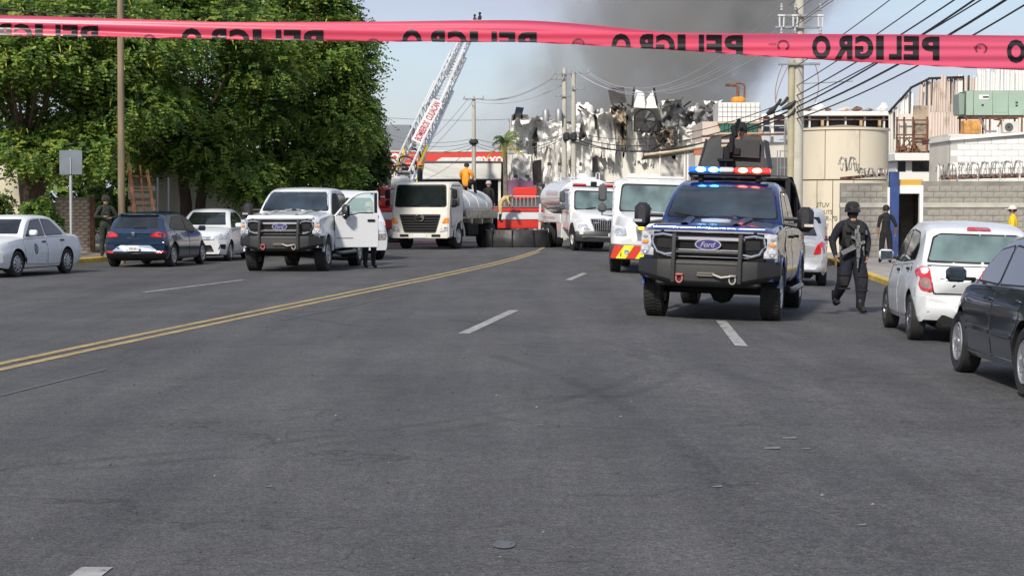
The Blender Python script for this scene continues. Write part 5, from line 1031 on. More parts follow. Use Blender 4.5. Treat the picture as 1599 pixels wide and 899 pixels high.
NAVY = mat('navy_uniform', (.006, .0075, .016), .85, var=.35, vs=14, bump=.6, bs=14); VEST = mat('black_vest', (.012, .012, .013), .75, var=.4, vs=30, bump=.4, bs=40); BOOT = mat('black_boot', (.012, .011, .011), .45); BALA = mat('black_balaclava', (.014, .013, .013), .9)
BLKC = mat('black_cloth', (.009, .009, .011), .85, var=.3, vs=12, bump=.4, bs=16)
def ground_person(px, py): p = G(px, py); return p
p = ground_person(1329, 488)
off, D = person('masked officer in navy uniform and helmet carrying a rifle beside the white hatchback', p, R(4), dict(
    hl=(.11, 0, .90), kl=(.14, -.12, .50), al=(.12, -.12, .10), tl=(.15, -.28, .045), hr=(-.10, 0, .90), kr=(-.15, -.10, .53), ar=(-.20, .22, .22), tr=(-.22, .13, .12),
    sl=(.19, .02, 1.42), el=(.285, .06, 1.16), wl=(.235, -.06, .93), sr=(-.19, .02, 1.42), er=(-.315, .05, 1.17), wr=(-.295, -.10, .95), nb=(0, .02, 1.48), nk=(0, 0, 1.55), hd=(.01, -.02, 1.65), ht=(.01, -.01, 1.71)),
    dict(torso=NAVY, neck=BALA, head=BALA, leg=NAVY, shin=NAVY, foot=BOOT, arm=NAVY, fore=NAVY, hand=SKIN), rad=dict(hl=.17, hr=.17, kl=.118, kr=.118, al=.066, ar=.066, tl=.052, tr=.052, che=.185, bel=.165, pel=.175, sl=.092, sr=.092, el=.066, er=.066, wl=.042, wr=.042), hair=False)
b = MB(); b.lathe([(0, .135), (.06, .13), (.10, .10), (.12, .05), (.125, .0), (.128, -.04), (.12, -.04), (.11, 0)], c=(.01, -.0, 1.68), n=26, sy=1.12); b.box(.01, -.135, 1.72, .08, .03, .04, .01); hel = b.build('helmet', BALA, off)
b = MB(); b.lathe([(.12, -.03), (.127, 0), (.12, .035)], c=(.01, -.01, 1.695), n=24, sy=1.08); b.build('goggles', mat('goggle_lens', (.02, .022, .03), .1, coat=1), hel)
b = MB(); b.box(.0, -.115, 1.26, .37, .13, .40, .05); b.box(0, .13, 1.28, .36, .12, .42, .05); b.box(.13, .0, 1.45, .07, .28, .06, .02); b.box(-.13, 0, 1.45, .07, .28, .06, .02); v_ = b.build('tactical_vest', VEST, off)
for x, z, w, h in ((-.12, 1.14, .085, .13), (-.02, 1.14, .085, .13), (.09, 1.14, .085, .13), (.10, 1.34, .10, .09), (-.11, 1.34, .09, .08)):
    b = MB(); b.box(x, -.20, z, w, .055, h, .015); b.build('pouch', VEST, v_)
b = MB(); b.box(.06, -.205, 1.40, .03, .01, .05, .002); b.build('badge', mat('pale_badge', (.4, .4, .38), .5), v_)
b = MB(); b.lathe([(.185, -.03), (.19, 0), (.185, .03)], c=(0, 0, .99), n=24); b.box(-.20, -.02, .80, .07, .14, .22, .02); b.box(.21, .0, .84, .06, .12, .16, .02); b.build('duty_belt', VEST, off)
for k_, s in (('kl', 1), ('kr', -1)):
    kp = D[k_]; b = MB(); b.box(kp.x, kp.y - .055, kp.z - .01, .14, .09, .19, .035); b.build('knee_pad', BALA, off)
for k_ in ('al', 'ar'):
    ap = D[k_]; b = MB(); b.lathe([(.062, .12), (.072, .10), (.07, -.03), (.055, -.05)], c=(ap.x, ap.y, ap.z + .02), n=14); b.box(ap.x + (.02 if k_ == 'al' else -.01), ap.y - .08, ap.z - .05, .10, .25, .07, .03); b.build('boot', BOOT, off)
b = MB(); b.box(.01, -.055, 1.515, .09, .035, .05, .012); b.build('bare_throat', SKIN, off)
b = MB(); b.prism([(.17, 1.36), (.23, 1.34), (.24, 1.27), (.18, 1.29)], 'y', -.085, -.075); b.build('sleeve_patch', mat('sleeve_patch', (.12, .13, .15), .8), off)
for k_, s in (('kl', 1), ('kr', -1)):
    for dz in (.10, -.13): kp = D[k_]; b = MB(); b.lathe([(.105, -.012), (.112, 0), (.105, .012)], c=(kp.x, kp.y, kp.z + dz), n=14); b.build('pad_strap', BALA, off)
b = MB(); b.tube([(-.12, -.19, 1.45), (.0, -.23, 1.36), (.06, -.25, 1.30)], .014, 5); b.build('rifle_sling', VEST, off)
# rifle slung across the vest, muzzle down
rf = thing('rifle', 'grey rifle slung muzzle down across the officer in front of the white hatchback', 'rifle')
GM = mat('rifle_grey', (.19, .195, .20), .45, metal=.35, var=.3, vs=30)
def rbox(nm, cx, cz, sx, sz, rot=0, d=.05, par=None): b = MB(); b.box(cx, 0, cz, sx, d, sz, .006, rot=Matrix.Rotation(R(rot), 3, 'Y')); return b.build(nm, GM, par or rf)
rbox('receiver', .05, 1.18, .08, .26, -4); rbox('handguard', .055, 1.0, .06, .2, 0); rbox('carry_handle', .02, 1.28, .05, .16, 0); rbox('magazine', .11, 1.14, .12, .05, -20); rbox('pistol_grip', -.01, 1.22, .11, .045, 28); 
b = MB(); b.prism([(-.24, 1.0), (-.02, 1.12), (.02, 1.05), (-.20, .95)], 'y', -.02, .02); b.build('stock', GM, rf)
b = MB(); b.tube([(.055, 0, .92), (.05, 0, .74)], .013, 8); b.tube([(.05, 0, 1.22), (.05, 0, 1.42)], .02, 8); b.tube([(.053, 0, .93), (.052, 0, .84)], .02, 8); b.build('barrel', GM, rf)
rf.location = p + Vector((0, -.27, 0)); rf.rotation_euler = (0, 0, R(4))
# man in black at the gate, back to the camera
q = G(1383, 411, .13)
person('man in black shirt and trousers walking away towards the open blue gate', q, R(172), dict(kl=(.12, -.03, .5), al=(.16, .05, .10), tl=(.18, -.12, .04), wr=(-.30, -.12, .93), er=(-.30, .04, 1.14)), dict(torso=BLKC, leg=BLKC, shin=BLKC, foot=BOOT, arm=BLKC, face=1), scale=.99)
q = G(1580, 428, .13); q.z = gz(9) + .13
YLW = mat('yellow_shirt', (.75, .47, .01), .8, var=.12, vs=8, bump=.3, bs=14)
o_, D_ = person('man in a yellow shirt and cap near the right edge of the photo', Vector((W(1581, 345, 46).x, 46, gz(9) + .13)), R(-110), {}, dict(torso=YLW, leg=BLKC, shin=BLKC, foot=BOOT, arm=YLW, face=1), scale=.98)
b = MB(); b.lathe([(0, .13), (.07, .12), (.108, .06), (.112, .02)], c=(0, .0, 1.65), n=16); b.box(0, -.14, 1.67, .14, .12, .015, .005); b.build('cap', mat('pale_cap', (.6, .58, .5), .8), o_)
CAMO = mat('dark_camo', (.018, .022, .016), .9, var=.8, vs=10)
o_, D_ = person('soldier in dark camouflage standing in the tree shade between the saloon and hatchback', Vector((W(166, 390, 52).x, 52, .14)), R(20), dict(wl=(.12, -.24, 1.12), wr=(-.10, -.26, 1.16), el=(.32, -.02, 1.15), er=(-.32, -.02, 1.15)), dict(torso=CAMO, leg=CAMO, shin=CAMO, foot=BOOT, arm=CAMO, fore=CAMO, face=1), rad=dict(che=.18, bel=.17, hl=.12, hr=.12), scale=1.0)
b = MB(); b.lathe([(0, .15), (.08, .14), (.125, .06), (.14, -.01), (.13, -.01)], c=(0, .0, 1.65), n=16); b.build('helmet', CAMO, o_)
# person behind the open door of the white pickup
o_, D_ = person('person in black standing behind the open door of the white pickup', Vector((G(577, 419).x, G(577, 419).y, 0)), R(30), {}, dict(torso=BLKC, leg=BLKC, shin=BLKC, foot=BOOT, arm=BLKC, face=1), scale=.96)
b = MB(); b.lathe([(0, .14), (.08, .13), (.115, .06), (.12, .01)], c=(0, .0, 1.65), n=16); b.build('cap', mat('tan_cap', (.3, .22, .14), .8), o_)
# sitting man in orange on the left tanker
ORG = mat('orange_vest', (.85, .30, .02), .6, var=.12, vs=8)
sit = dict(pel=(0, 0, .12), bel=(0, -.02, .28), che=(0, -.02, .48), nb=(0, .0, .66), nk=(0, -.04, .73), hd=(0, -.09, .82), ht=(0, -.09, .89), hl=(.11, -.02, .10), kl=(.2, -.42, .22), al=(.2, -.5, -.2), tl=(.2, -.64, -.24), hr=(-.11, -.02, .10), kr=(-.2, -.42, .22), ar=(-.2, -.5, -.2), tr=(-.2, -.64, -.24), sl=(.2, 0, .60), el=(.27, -.12, .36), wl=(.14, -.36, .28), sr=(-.2, 0, .60), er=(-.27, -.12, .36), wr=(-.14, -.36, .28))
hp_ = W(728, 292, 70.3)
person('man in an orange vest sitting on top of the flat nosed tanker', Vector((hp_.x, 70.0, 2.36)), R(160), sit, dict(torso=ORG, arm=ORG, leg=BLKC, shin=BLKC, foot=BOOT), scale=.98, rad=dict(che=.2, bel=.2, sl=.1, sr=.1))
FF = mat('firefighter_navy', (.012, .014, .03), .85)
def at_(px, py, Y, lift=0): v = W(px, py, Y); return Vector((v.x, Y, v.z + lift))
o_, D_ = person('firefighter in navy with an orange helmet on the ladder engine turntable', at_(656, 315, 77.4) , R(90), {}, dict(torso=FF, leg=FF, shin=FF, foot=BOOT, arm=FF, fore=FF, face=1), scale=.95, hair=False)
b = MB(); b.lathe([(0, .15), (.08, .14), (.12, .06), (.16, -.01), (.12, 0)], c=(0, .0, 1.66), n=16); b.build('helmet', mat('orange_helmet', (.7, .18, .05), .4), o_)
o_, D_ = person('worker in black with a grey cap standing behind the flat nosed tanker', at_(763, 350, 74), R(160), {}, dict(torso=BLKC, leg=mat('blue_jeans', (.03, .05, .10), .8), shin=MATS['blue_jeans'], foot=BOOT, arm=BLKC, fore=BLKC, face=1), scale=1.0, hair=False)
b = MB(); b.lathe([(0, .14), (.08, .13), (.115, .06), (.12, .01)], c=(0, .0, 1.65), n=16); b.build('cap', mat('grey_cap', (.4, .4, .4), .8), o_)
TAN = mat('tan_fire_coat', (.52, .38, .18), .8, var=.2, vs=8)
person('firefighter in tan coat bending over beside the fire engine railing', at_(781, 348, 77), R(90), dict(che=(0, -.22, 1.18), nb=(0, -.38, 1.24), nk=(0, -.45, 1.26), hd=(0, -.55, 1.27), ht=(0, -.61, 1.27), bel=(0, -.08, 1.05), sl=(.2, -.34, 1.2), sr=(-.2, -.34, 1.2), el=(.24, -.42, .95), er=(-.24, -.42, .95), wl=(.15, -.55, .8), wr=(-.15, -.55, .8)), dict(torso=TAN, leg=TAN, shin=FF, foot=BOOT, arm=TAN, fore=TAN), scale=.9, hair=False)
for px, lab_ in ((738, 'left one of two dark clad firefighters up in the ladder basket'), (746, 'right one of two dark clad firefighters up in the ladder basket')):
    t_ = W(px, 46, B.y); person(lab_, Vector((t_.x + .1, B.y + .1, t_.z - .30)), R(-60), dict(wl=(.2, -.4, 1.2), el=(.3, -.1, 1.15)), dict(torso=FF, leg=FF, shin=FF, foot=BOOT, arm=FF, fore=FF, head=HAIR), scale=.60 if px == 738 else .66)
# gunner standing in the turret (head and shoulders show)
m_ = bp_.matrix_basis; gp_ = m_ @ Vector((-.42, .10, 1.25)); yaw_ = bp_.rotation_euler.z
o_, D_ = person('gunner in a dark helmet standing in the roof turret of the blue pickup', gp_, yaw_ + PI / 2, dict(kl=(.1, .0, .55), kr=(-.1, 0, .55), al=(.1, .02, .3), ar=(-.1, .02, .3), tl=(.1, -.1, .26), tr=(-.1, -.1, .26), wl=(.1, -.35, 1.32), wr=(-.06, -.35, 1.3), el=(.26, -.1, 1.2), er=(-.26, -.1, 1.2)), dict(torso=NAVY, neck=BALA, head=SKIN, leg=NAVY, shin=NAVY, foot=BOOT, arm=NAVY, fore=NAVY, hand=BALA, face=1), scale=.99, hair=False)
b = MB(); b.lathe([(0, .15), (.08, .14), (.122, .06), (.13, .0), (.12, 0)], c=(0, .0, 1.66), n=18); b.build('helmet', BALA, o_)

# ================================================================== buildings, right and centre
def P3(px, py, Y): return W(px, py, Y)
def XX(px, Y): return (px - CX) / FPX * Y
def ZZ(py, Y): return W(CX, py, Y).z
CONCW = mat('grey_block', (.30, .285, .25), .9, var=.28, vs=3.5, bump=.5, bs=30, dirt=(.17, .155, .13), ds=1.1, dth=.52)
MORT = mat('mortar', (.21, .20, .175), .95, var=.2, vs=3); RUST = mat('rusty_steel', (.16, .075, .045), .8, var=.5, vs=6); PALEW = mat('pale_wall_render', (.62, .59, .53), .85, var=.06, vs=1, dirt=(.38, .34, .28), ds=.7, dth=.6)
WHW = mat('whitewashed_wall', (.72, .71, .68), .85, var=.05, vs=1, dirt=(.5, .47, .42), ds=1.2, dth=.62); DARK = mat('charred_interior', (.02, .019, .018), .95, var=.6, vs=1.5)
BEIGE = mat('beige_tank_sheet', (.60, .54, .42), .55, var=.06, vs=.8, dirt=(.46, .41, .31), ds=1.1, dth=.6, stretch=(1, 1, .35)); STEELG = mat('grey_steel', (.30, .31, .31), .5, metal=.5)
SOOT = mat('sooty_white_sheet', (.76, .75, .71), .55, var=.06, vs=1.1, dirt=(.13, .12, .105), ds=.9, dth=.63, bump=.3, bs=5, stretch=(1.6, 1, .55)); SOOT2 = mat('scorched_grey_sheet', (.30, .30, .30), .5, metal=.3, var=.5, vs=1.3, dirt=(.05, .047, .045), ds=1.2, dth=.52)
SOOT3 = mat('scorched_tan_sheet', (.36, .29, .21), .7, var=.4, vs=1.6, dirt=(.03, .027, .025), ds=1.0, dth=.47); SOOTP = mat('pink_beige_sheet', (.60, .50, .43), .6, var=.1, vs=1.2, dirt=(.30, .23, .18), ds=1.3, dth=.56, stretch=(1, 1, .4))
def block_wall(name, label, x0, x1, y, z0, z1, bw=.40, bh=.2, m=CONCW, mm=MORT, nm='block', d=.16, cat='wall', beam=None):
    t = thing(name, label, cat, ((x0 + x1) / 2, y, z0)); b = MB(); b.box(0, 0, (z1 - z0) / 2, x1 - x0, d - .03, z1 - z0); b.build('mortar_core', mm, t)
    c = MB(); c.box(0, 0, 0, bw - .022, d, bh - .022, .008); me = c.build(nm, m, None).data; bpy.data.objects.remove([o for o in COL.objects if o.data == me][0])
    n = max(1, int((z1 - z0) / bh)); k = 0
    for r_ in range(n):
        x = x0 + bw / 2 - (bw / 2 if r_ % 2 else 0)
        while x < x1 + bw * .26:
            if x0 + bw * .2 < x < x1 - bw * .2:
                if beam is not None and abs((r_ + .5) * bh - beam) < bh * .5: x += bw; continue
                o = link(nm, me, t); o.location = (x - (x0 + x1) / 2, random.uniform(-.006, .006), (r_ + .5) * bh); o.rotation_euler = (0, 0, random.uniform(-.008, .008))
            x += bw
    if beam is not None: b = MB(); b.box(0, 0, beam, x1 - x0 + .02, d + .03, bh * .8, .01); b.build('bond_beam', mat('bond_beam', (.42, .40, .35), .9, var=.15, vs=2), t)
    return t
YW = 60.0
bwR = block_wall('block_wall', 'grey concrete block wall right of the blue gate, razor wire along its top', XX(1437, YW), XX(1640, YW), YW, -.12, ZZ(283, YW), beam=1.75)
bwL = block_wall('block_wall', 'short grey block wall between the beige tank and the blue gate', XX(1311, YW), XX(1385, YW), YW, -.12, ZZ(286, YW), beam=1.75)
# gate
gt = thing('blue_gate', 'open blue steel gate in the grey block wall with a white lintel', 'gate', (XX(1402, YW), YW, -.12))
gx = XX(1402, YW)
b = MB(); b.box(XX(1394, YW) - gx, -.1, 1.42, XX(1401, YW) - XX(1387, YW), .3, 2.9, .02); b.build('gate_post', mat('gate_blue', (.022, .05, .17), .6, var=.3, vs=3, dirt=(.12, .1, .1), ds=3, dth=.66), gt)
b = MB(); b.box(XX(1401.5, YW) - gx, .55, 1.25, .06, 1.2, 2.5, .01); b.build('gate_leaf', MATS['gate_blue'], gt)
b = MB(); b.box(XX(1386, YW) - gx, -.05, 1.15, .09, .24, 2.4, .01); b.build('gate_jamb', WHW, gt); b = MB(); b.box(XX(1437, YW) - gx, -.02, 1.15, .12, .22, 2.4, .01); b.build('gate_jamb', WHW, gt)
b = MB(); b.box(XX(1420, YW) - gx, 0, ZZ(296, YW) + .12, .85, .2, .28, .01); b.build('lintel', WHW, gt); b = MB(); b.box(XX(1420, YW) - gx, .04, ZZ(285, YW) + .12, .85, .2, .2, .01); b.build('lintel_band', mat('ochre_band', (.55, .33, .05), .7), gt)
b = MB(); b.box(XX(1422, YW) - gx, .9, 1.2, .9, 1.6, 2.3, .0); b.v = [(x, y, z) for x, y, z in b.v]; b.f = [f for f in b.f if not all(abs(b.v[i][1] - .1) < .02 for i in f)]; b.build('guard_room', mat('dim_room', (.16, .14, .12), .9, var=.3, vs=2), gt, smooth=False)
b = MB(); b.tube([(XX(1407, YW) - gx, .3, .1), (XX(1407, YW) - gx, .3, 1.4)], .06, 8); b.build('room_door', DARK, gt)
# beige cylindrical tank made of curved sheets
YB = 66.0; rad = XX(1400, YB) - XX(1326, YB); bt = thing('storage_tank', 'large beige cylindrical sheet metal tank with dark graffiti behind the wall', 'tank', (XX(1326, YB), YB + rad, -.12))
def curved(a0, a1, z0, z1, r_, nm='panel', m=BEIGE, par=bt, n=10):
    b = MB(); A = np.linspace(R(a0), R(a1), n); fr = [(r_ * math.sin(a), -r_ * math.cos(a)) for a in A]; bk = [((r_ - .04) * math.sin(a), -(r_ - .04) * math.cos(a)) for a in A[::-1]]
    b.prism(fr + bk, 'z', z0, z1); return b.build(nm, m, par, ang=30)
zt = ZZ(200, YB) + .12; zm = ZZ(281, YB) + .12
b = MB(); b.lathe([(rad - .05, 0), (rad - .05, zt - .02), (rad * .9, zt + .05), (0, zt + .2)], n=48); b.build('tank_core', mat('seam_shadow_steel', (.25, .20, .13), .8), bt)
cuts = [-90, -62, -30, 12, 50, 78, 90]
for a, c in zip(cuts[:-1], cuts[1:]): curved(a + .5, c - .5, zm + .03, zt - .06, rad)
cuts = [-90, -66, -40, -20, 5, 40, 90]
for a, c in zip(cuts[:-1], cuts[1:]): curved(a + .5, c - .5, .02, zm - .02, rad + .02)
for a in range(90, 270, 36): curved(a + .5, a + 35.5, .02, zt - .06, rad)
curved(-180, 180, zt - .05, zt + .03, rad + .05, 'rim', n=48)
def graff(s, px, py, w, h): 
    th = math.asin((XX(px, YB) - bt.location.x) / (rad + .03)); nrm = Vector((math.sin(th), -math.cos(th), 0)); o = nrm * (rad + .03); z = ZZ(py, YB) + .12
    t = text('graffiti', s, bt, basis(Vector((math.cos(th), math.sin(th), 0)), Vector((0, 0, 1)), nrm, (o.x, o.y, z)), mat('graffiti_ink', (.10, .10, .05), .8), w=w, h=h, shear=.15); return t
graff('STUV', 1286, 320, .52, .17); graff('NUTS', 1291, 331, .46, .15); graff('TR-70', 1296, 341, .56, .18); graff('E', 1291, 354, .2, .2)
# razor wire
def razor(name, label, x0, x1, y, zc, r_, turns):
    b = MB(); pts = []
    for k in range(turns * 12 + 1):
        a = 2 * PI * k / 12; u = k / (turns * 12); pts.append((x0 + (x1 - x0) * u + .05 * math.sin(a * .7), y + r_ * .8 * math.cos(a), zc(u) + r_ * (1 + .12 * math.sin(k * .37)) * math.sin(a)))
    b.tube(pts, .014, 4)
    for k in range(0, len(pts), 2): p = Vector(pts[k]); b.box(p.x, p.y, p.z, .07, .012, .03, 0, rot=Matrix.Rotation(k, 3, 'Y'))
    return tag(b.build(name, mat('razor_steel', (.36, .34, .32), .45, metal=.6, var=.4, vs=3)), label, 'razor wire', 'coils of razor wire on the walls')
razor('razor_wire', 'long coil of razor wire on the wall right of the blue gate', XX(1462, YW), XX(1640, YW), YW, lambda u: 2.76 + .16 * u, .24, 34)
razor('razor_wire', 'short coil of razor wire above the wall left of the blue gate', XX(1340, YW), XX(1386, YW), YW, lambda u: 2.72 + .0 * u, .14, 10)
razor('razor_wire', 'tight bunch of razor wire loops hanging by the beige tank', XX(1309, YW), XX(1338, YW), YW - .1, lambda u: 3.0, .22, 6)
for px in (1465, 1495, 1527, 1562, 1592): b = MB(); b.tube([(XX(px, YW), YW + .1, 2.3), (XX(px, YW), YW + .1, 3.0)], .035, 6); tag(b.build('fence_post', WHW), ('first', 'second', 'third', 'fourth', 'fifth')[(1465, 1495, 1527, 1562, 1592).index(px)] + ' white steel post right of the blue gate under the razor wire', 'post', 'white posts under the razor wire')
def beam(name, label, px0, px1, py0, py1, Y, m, h=.12, d=.12, cat='beam'):
    A, B = P3(px0, py0, Y), P3(px1, py1, Y); b = MB(); dd = B - A; b.T = basis(dd.normalized(), Vector((0, 1, 0)), dd.normalized().cross(Vector((0, 1, 0))), (A + B) / 2); b.box(0, 0, 0, dd.length, d, h, .01); return tag(b.build(name, m), label, cat)
beam('rusty_beam', 'long rusty beam under the razor wire right of the gate', 1470, 1600, 277, 274, YW + .3, RUST, .16); beam('rusty_beam', 'short rusty beam under the razor wire left of the gate', 1312, 1386, 279, 272, YW + .3, RUST, .10)
# white brick building on the right
YC = 66.0
wb_ = block_wall('white_brick_building', 'white painted brick building behind the razor wire, green machine on its roof', XX(1481, YC), XX(1660, YC), YC, -.1, ZZ(212, YC), bw=.5, bh=.22, m=mat('white_painted_brick', (.74, .735, .70), .8, var=.05, vs=2, dirt=(.55, .52, .46), ds=1.2, dth=.62), mm=mat('white_mortar', (.5, .49, .46), .9), nm='brick', d=.3, cat='building')
b = MB(); b.prism([(XX(1478, YC), ZZ(216, YC)), (XX(1660, YC), ZZ(201, YC)), (XX(1660, YC), ZZ(205, YC)), (XX(1478, YC), ZZ(220, YC))], 'y', YC - .3, YC + 3); b.v = [(x - wb_.location.x, y - wb_.location.y, z - wb_.location.z) for x, y, z in b.v]; b.build('roof_slab', WHW, wb_)
b = MB(); b.box((XX(1481, YC) + XX(1660, YC)) / 2 - wb_.location.x, 1.7, 2.2, XX(1660, YC) - XX(1481, YC), 3.0, 4.3); b.build('building_core', PALEW, wb_)
# green machine
YG = 68.0; x0, x1, z0, z1 = XX(1505, YG), XX(1596, YG), ZZ(181, YG), ZZ(142, YG); gm_ = thing('rooftop_air_unit', 'pale green boxy air conditioning machine on a steel frame above the white wall', 'air conditioner', ((x0 + x1) / 2, YG, z0))
GRN = mat('pale_green_enamel', (.30, .40, .32), .5, var=.06, vs=2, dirt=(.24, .26, .2), ds=1.4, dth=.62); w = x1 - x0; h = z1 - z0
b = MB(); b.box(0, .5, h / 2, w, 1.2, h, .02); b.build('casing', mat('green_shadow_gap', (.13, .18, .14), .6), gm_)
for a, c in ((0, .12), (.13, .45), (.455, .72), (.725, 1)): b = MB(); b.box(-w / 2 + w * (a + c) / 2, -.11, h / 2, w * (c - a), .02, h * .96, .008); b.build('panel', GRN, gm_)
b = MB(); b.box(-w / 2 + w * .59, -.125, h * .38, w * .23, .015, h * .5, .005); b.build('access_panel', GRN, gm_); b = MB(); b.box(-w / 2 - .12, .5, h * .47, .22, .9, h * .85, .02); b.build('side_hood', mat('green_grey', (.22, .28, .24), .6), gm_)
b = MB(); b.box(-w / 2 + w * .30, -.128, h * .74, w * .17, .006, h * .18, .002); lp = b.build('label_plate', WHW, gm_); b = MB(); b.box(-w / 2 + w * .33, -.133, h * .74, w * .10, .004, h * .07); b.build('label_print', INK, lp)
for u, v in ((.28, .42), (.86, .52), (.86, .40)): b = MB(); b.box(-w / 2 + w * u, -.128, h * v, .09, .02, .07, .01); b.build('latch', INK, gm_)
b = MB(); [b.box(-w / 2 + w * u, yy, -.32, .06, .06, .64) for u in (.02, .42, .97) for yy in (0, 1)]; b.box(0, 0, -.04, w + .1, .08, .07); b.box(0, 1, -.04, w + .1, .08, .07); b.build('support_frame', RUST, gm_)
b = MB(); b.box(0, 0, 0, .62, .3, .42, .03); au = tag(b.build('condenser', mat('aged_white_box', (.52, .5, .45), .6)), 'small white condenser unit under the green machine', 'air conditioner'); au.location = P3(1577, 199, YC + .4)
b = MB(); b.lathe([(.15, 0), (.15, .02), (.03, .03), (0, .03)], c=(0, 0, 0), axis='y', n=16); f_ = b.build('fan_guard', mat('fan_dark', (.08, .08, .08), .6), au); f_.location = (-.08, -.18, 0)
b = MB(); b.box(0, 0, 0, .62, .5, .5, .03); ob = tag(b.build('orange_crate', mat('rusty_orange_box', (.50, .25, .07), .8, var=.4, vs=4)), 'rust orange box on the white building roof under the green machine', 'box'); ob.location = P3(1516, 199, YC + .5)
for pts, lab in ((((1530, 185), (1540, 205), (1556, 205)), 'curved grey hose left of the small condenser'), (((1558, 198), (1564, 188), (1552, 186)), 'bent rusty pipe beside the small condenser')):
    b = MB(); b.tube([P3(x, y, YC + .4) for x, y in pts], .05, 6); tag(b.build('pipe', RUST if 'rusty' in lab else STEELG), lab, 'pipe')
# burnt corrugated wall behind
YD = 80.0; cw = thing('burnt_sheet_wall', 'tall scorched corrugated sheet wall with ragged top behind the green machine', 'wall', (XX(1500, YD), YD, 0)); cx0 = cw.location.x
top = pchip([(1385, 178), (1400, 158), (1420, 138), (1445, 124), (1480, 121), (1515, 118), (1522, 110), (1660, 104)])
b = MB(); b.box(XX(1530, YD) - cx0, .35, 2.9, XX(1660, YD) - XX(1400, YD), .2, 5.6); b.build('dark_backing', DARK, cw)
px = 1386
while px < 1655:
    wpx = random.uniform(5.5, 9); ty = top(px) + random.uniform(-3, 5); yb = 235; nb_ = 4; X0, X1 = XX(px, YD) - cx0, XX(px + wpx, YD) - cx0; b = MB(); rows = []
    tilt = random.uniform(-.04, .04); base = random.uniform(0, .12)
    for z in np.linspace(ZZ(yb, YD), ZZ(ty, YD), 9):
        u = (z - ZZ(yb, YD)) / (ZZ(ty, YD) - ZZ(yb, YD)); rows.append([(X0 + (X1 - X0) * k / 4 + tilt * u, -base - (.06 if k % 2 else 0) - .12 * u * u * math.sin(px), z + (random.uniform(-.06, .10) if u > .95 else 0)) for k in range(5)])
    b.grid(rows); b.build("corrugated_sheet", (SOOT if px > 1515 or random.random() < .45 else SOOTP) if px > 1400 else PALEW, cw, smooth=False)
    if random.random() < .5 and px < 1530: q_ = MB(); xx_ = X1 + .02; q_.box(xx_, .0, ZZ(top(px), YD) - .55, .05, .08, 1.2); q_.build('charred_post', DARK, cw)
    px += wpx * (1.0 if px > 1430 else 1.12)
low = MB(); low.grid([[(XX(p_, YD) - cx0, -.25 - (.04 if i % 2 else 0), z) for i, p_ in enumerate(np.arange(1448, 1536, 2.2))] for z in (ZZ(236, YD), ZZ(176, YD))][::-1]); low.build('lower_cladding', SOOTP, cw, smooth=False)
bm_ = MB(); [bm_.tube([(XX(a, YD) - cx0, -.1, ZZ(c, YD)), (XX(d, YD) - cx0, -.1, ZZ(e_, YD))], .06, 6) for a, c, d, e_ in ((1385, 176, 1420, 137), (1418, 138, 1448, 123), (1446, 123, 1500, 121))]; bm_.build('twisted_rafter', DARK, cw)
# annex with dark window band
YE = 84.0
def boxb(name, label, px0, px1, py0, py1, Y, dep, m, cat='building', base=None, par=None, bev=.0):
    X0, X1 = XX(px0, Y), XX(px1, Y); z1 = ZZ(py0, Y); z0 = base if base is not None else ZZ(py1, Y); b = MB(); b.box(0, dep / 2, (z1 - z0) / 2, X1 - X0, dep, z1 - z0, bev)
    o = b.build(name, m, par, smooth=bev > 0); o.location = ((X0 + X1) / 2, Y, z0)
    if par: o.location = Vector(o.location) - par.location
    if label: tag(o, label, cat)
    return o
an = thing('annex_building', 'low pale building with a dark window band and rubble on its roof, behind the tank', 'building', (XX(1330, YE), YE, 0))
boxb('wall', None, 1252, 1408, 204, 0, YE, 6, PALEW, base=0, par=an); boxb('window_band', None, 1254, 1405, 181, 204, YE + .3, 5, mat('dark_glass_band', (.035, .035, .04), .2, var=.5, vs=.6), base=ZZ(204, YE), par=an); boxb('roof_slab', None, 1250, 1410, 174, 181, YE - .3, 7, WHW, base=ZZ(181.5, YE), par=an, bev=.02)
for px in (1262, 1290, 1318, 1348, 1378): boxb('mullion', None, px, px + 2.2, 181, 204, YE, .3, WHW, base=ZZ(204, YE) + .005, par=an)
for px in (1281, 1341, 1370): boxb('pipe_stub', None, px, px + 4, 187, 204, YE - .15, .14, mat('tan_pipe', (.5, .36, .2), .7), base=ZZ(204, YE) + .01, par=an)
beam('rail', 'thin rusty rail running across the annex window band', 1240, 1410, 187, 187, YE - .5, RUST, .05, .05, 'rail')
for i, (px, py, w_, m) in enumerate(((1262, 168, 12, SOOT3), (1276, 164, 16, SOOT), (1292, 170, 10, RUST), (1318, 169, 20, SOOTP), (1338, 168, 16, RUST), (1356, 170, 18, SOOT2), (1379, 163, 16, SOOT))):
    P = P3(px, 174, YE + 1); s_ = w_ / 33.; b = MB(); rows = []
    for th in np.linspace(0, PI, 6): rows.append([(s_ * .5 * math.sin(th) * math.cos(a) * (1 + .35 * math.sin(3 * a + i)), s_ * .5 * math.sin(th) * math.sin(a), (174 - py) / 33. * (1 + math.cos(th)) * (.5 + .2 * math.sin(2 * a + i))) for a in np.linspace(0, 2 * PI, 9, endpoint=False)])
    b.grid(rows, closed=True); o = tag(b.build('debris', m, smooth=False), ['burnt tan lump', 'white crumpled heap', 'rusty lump', 'pink beige slab', 'rusty red heap', 'grey crumpled sheet', 'white round lump'][i] + ' of fire debris on the annex roof', 'debris', 'fire debris on the annex roof'); o.location = P
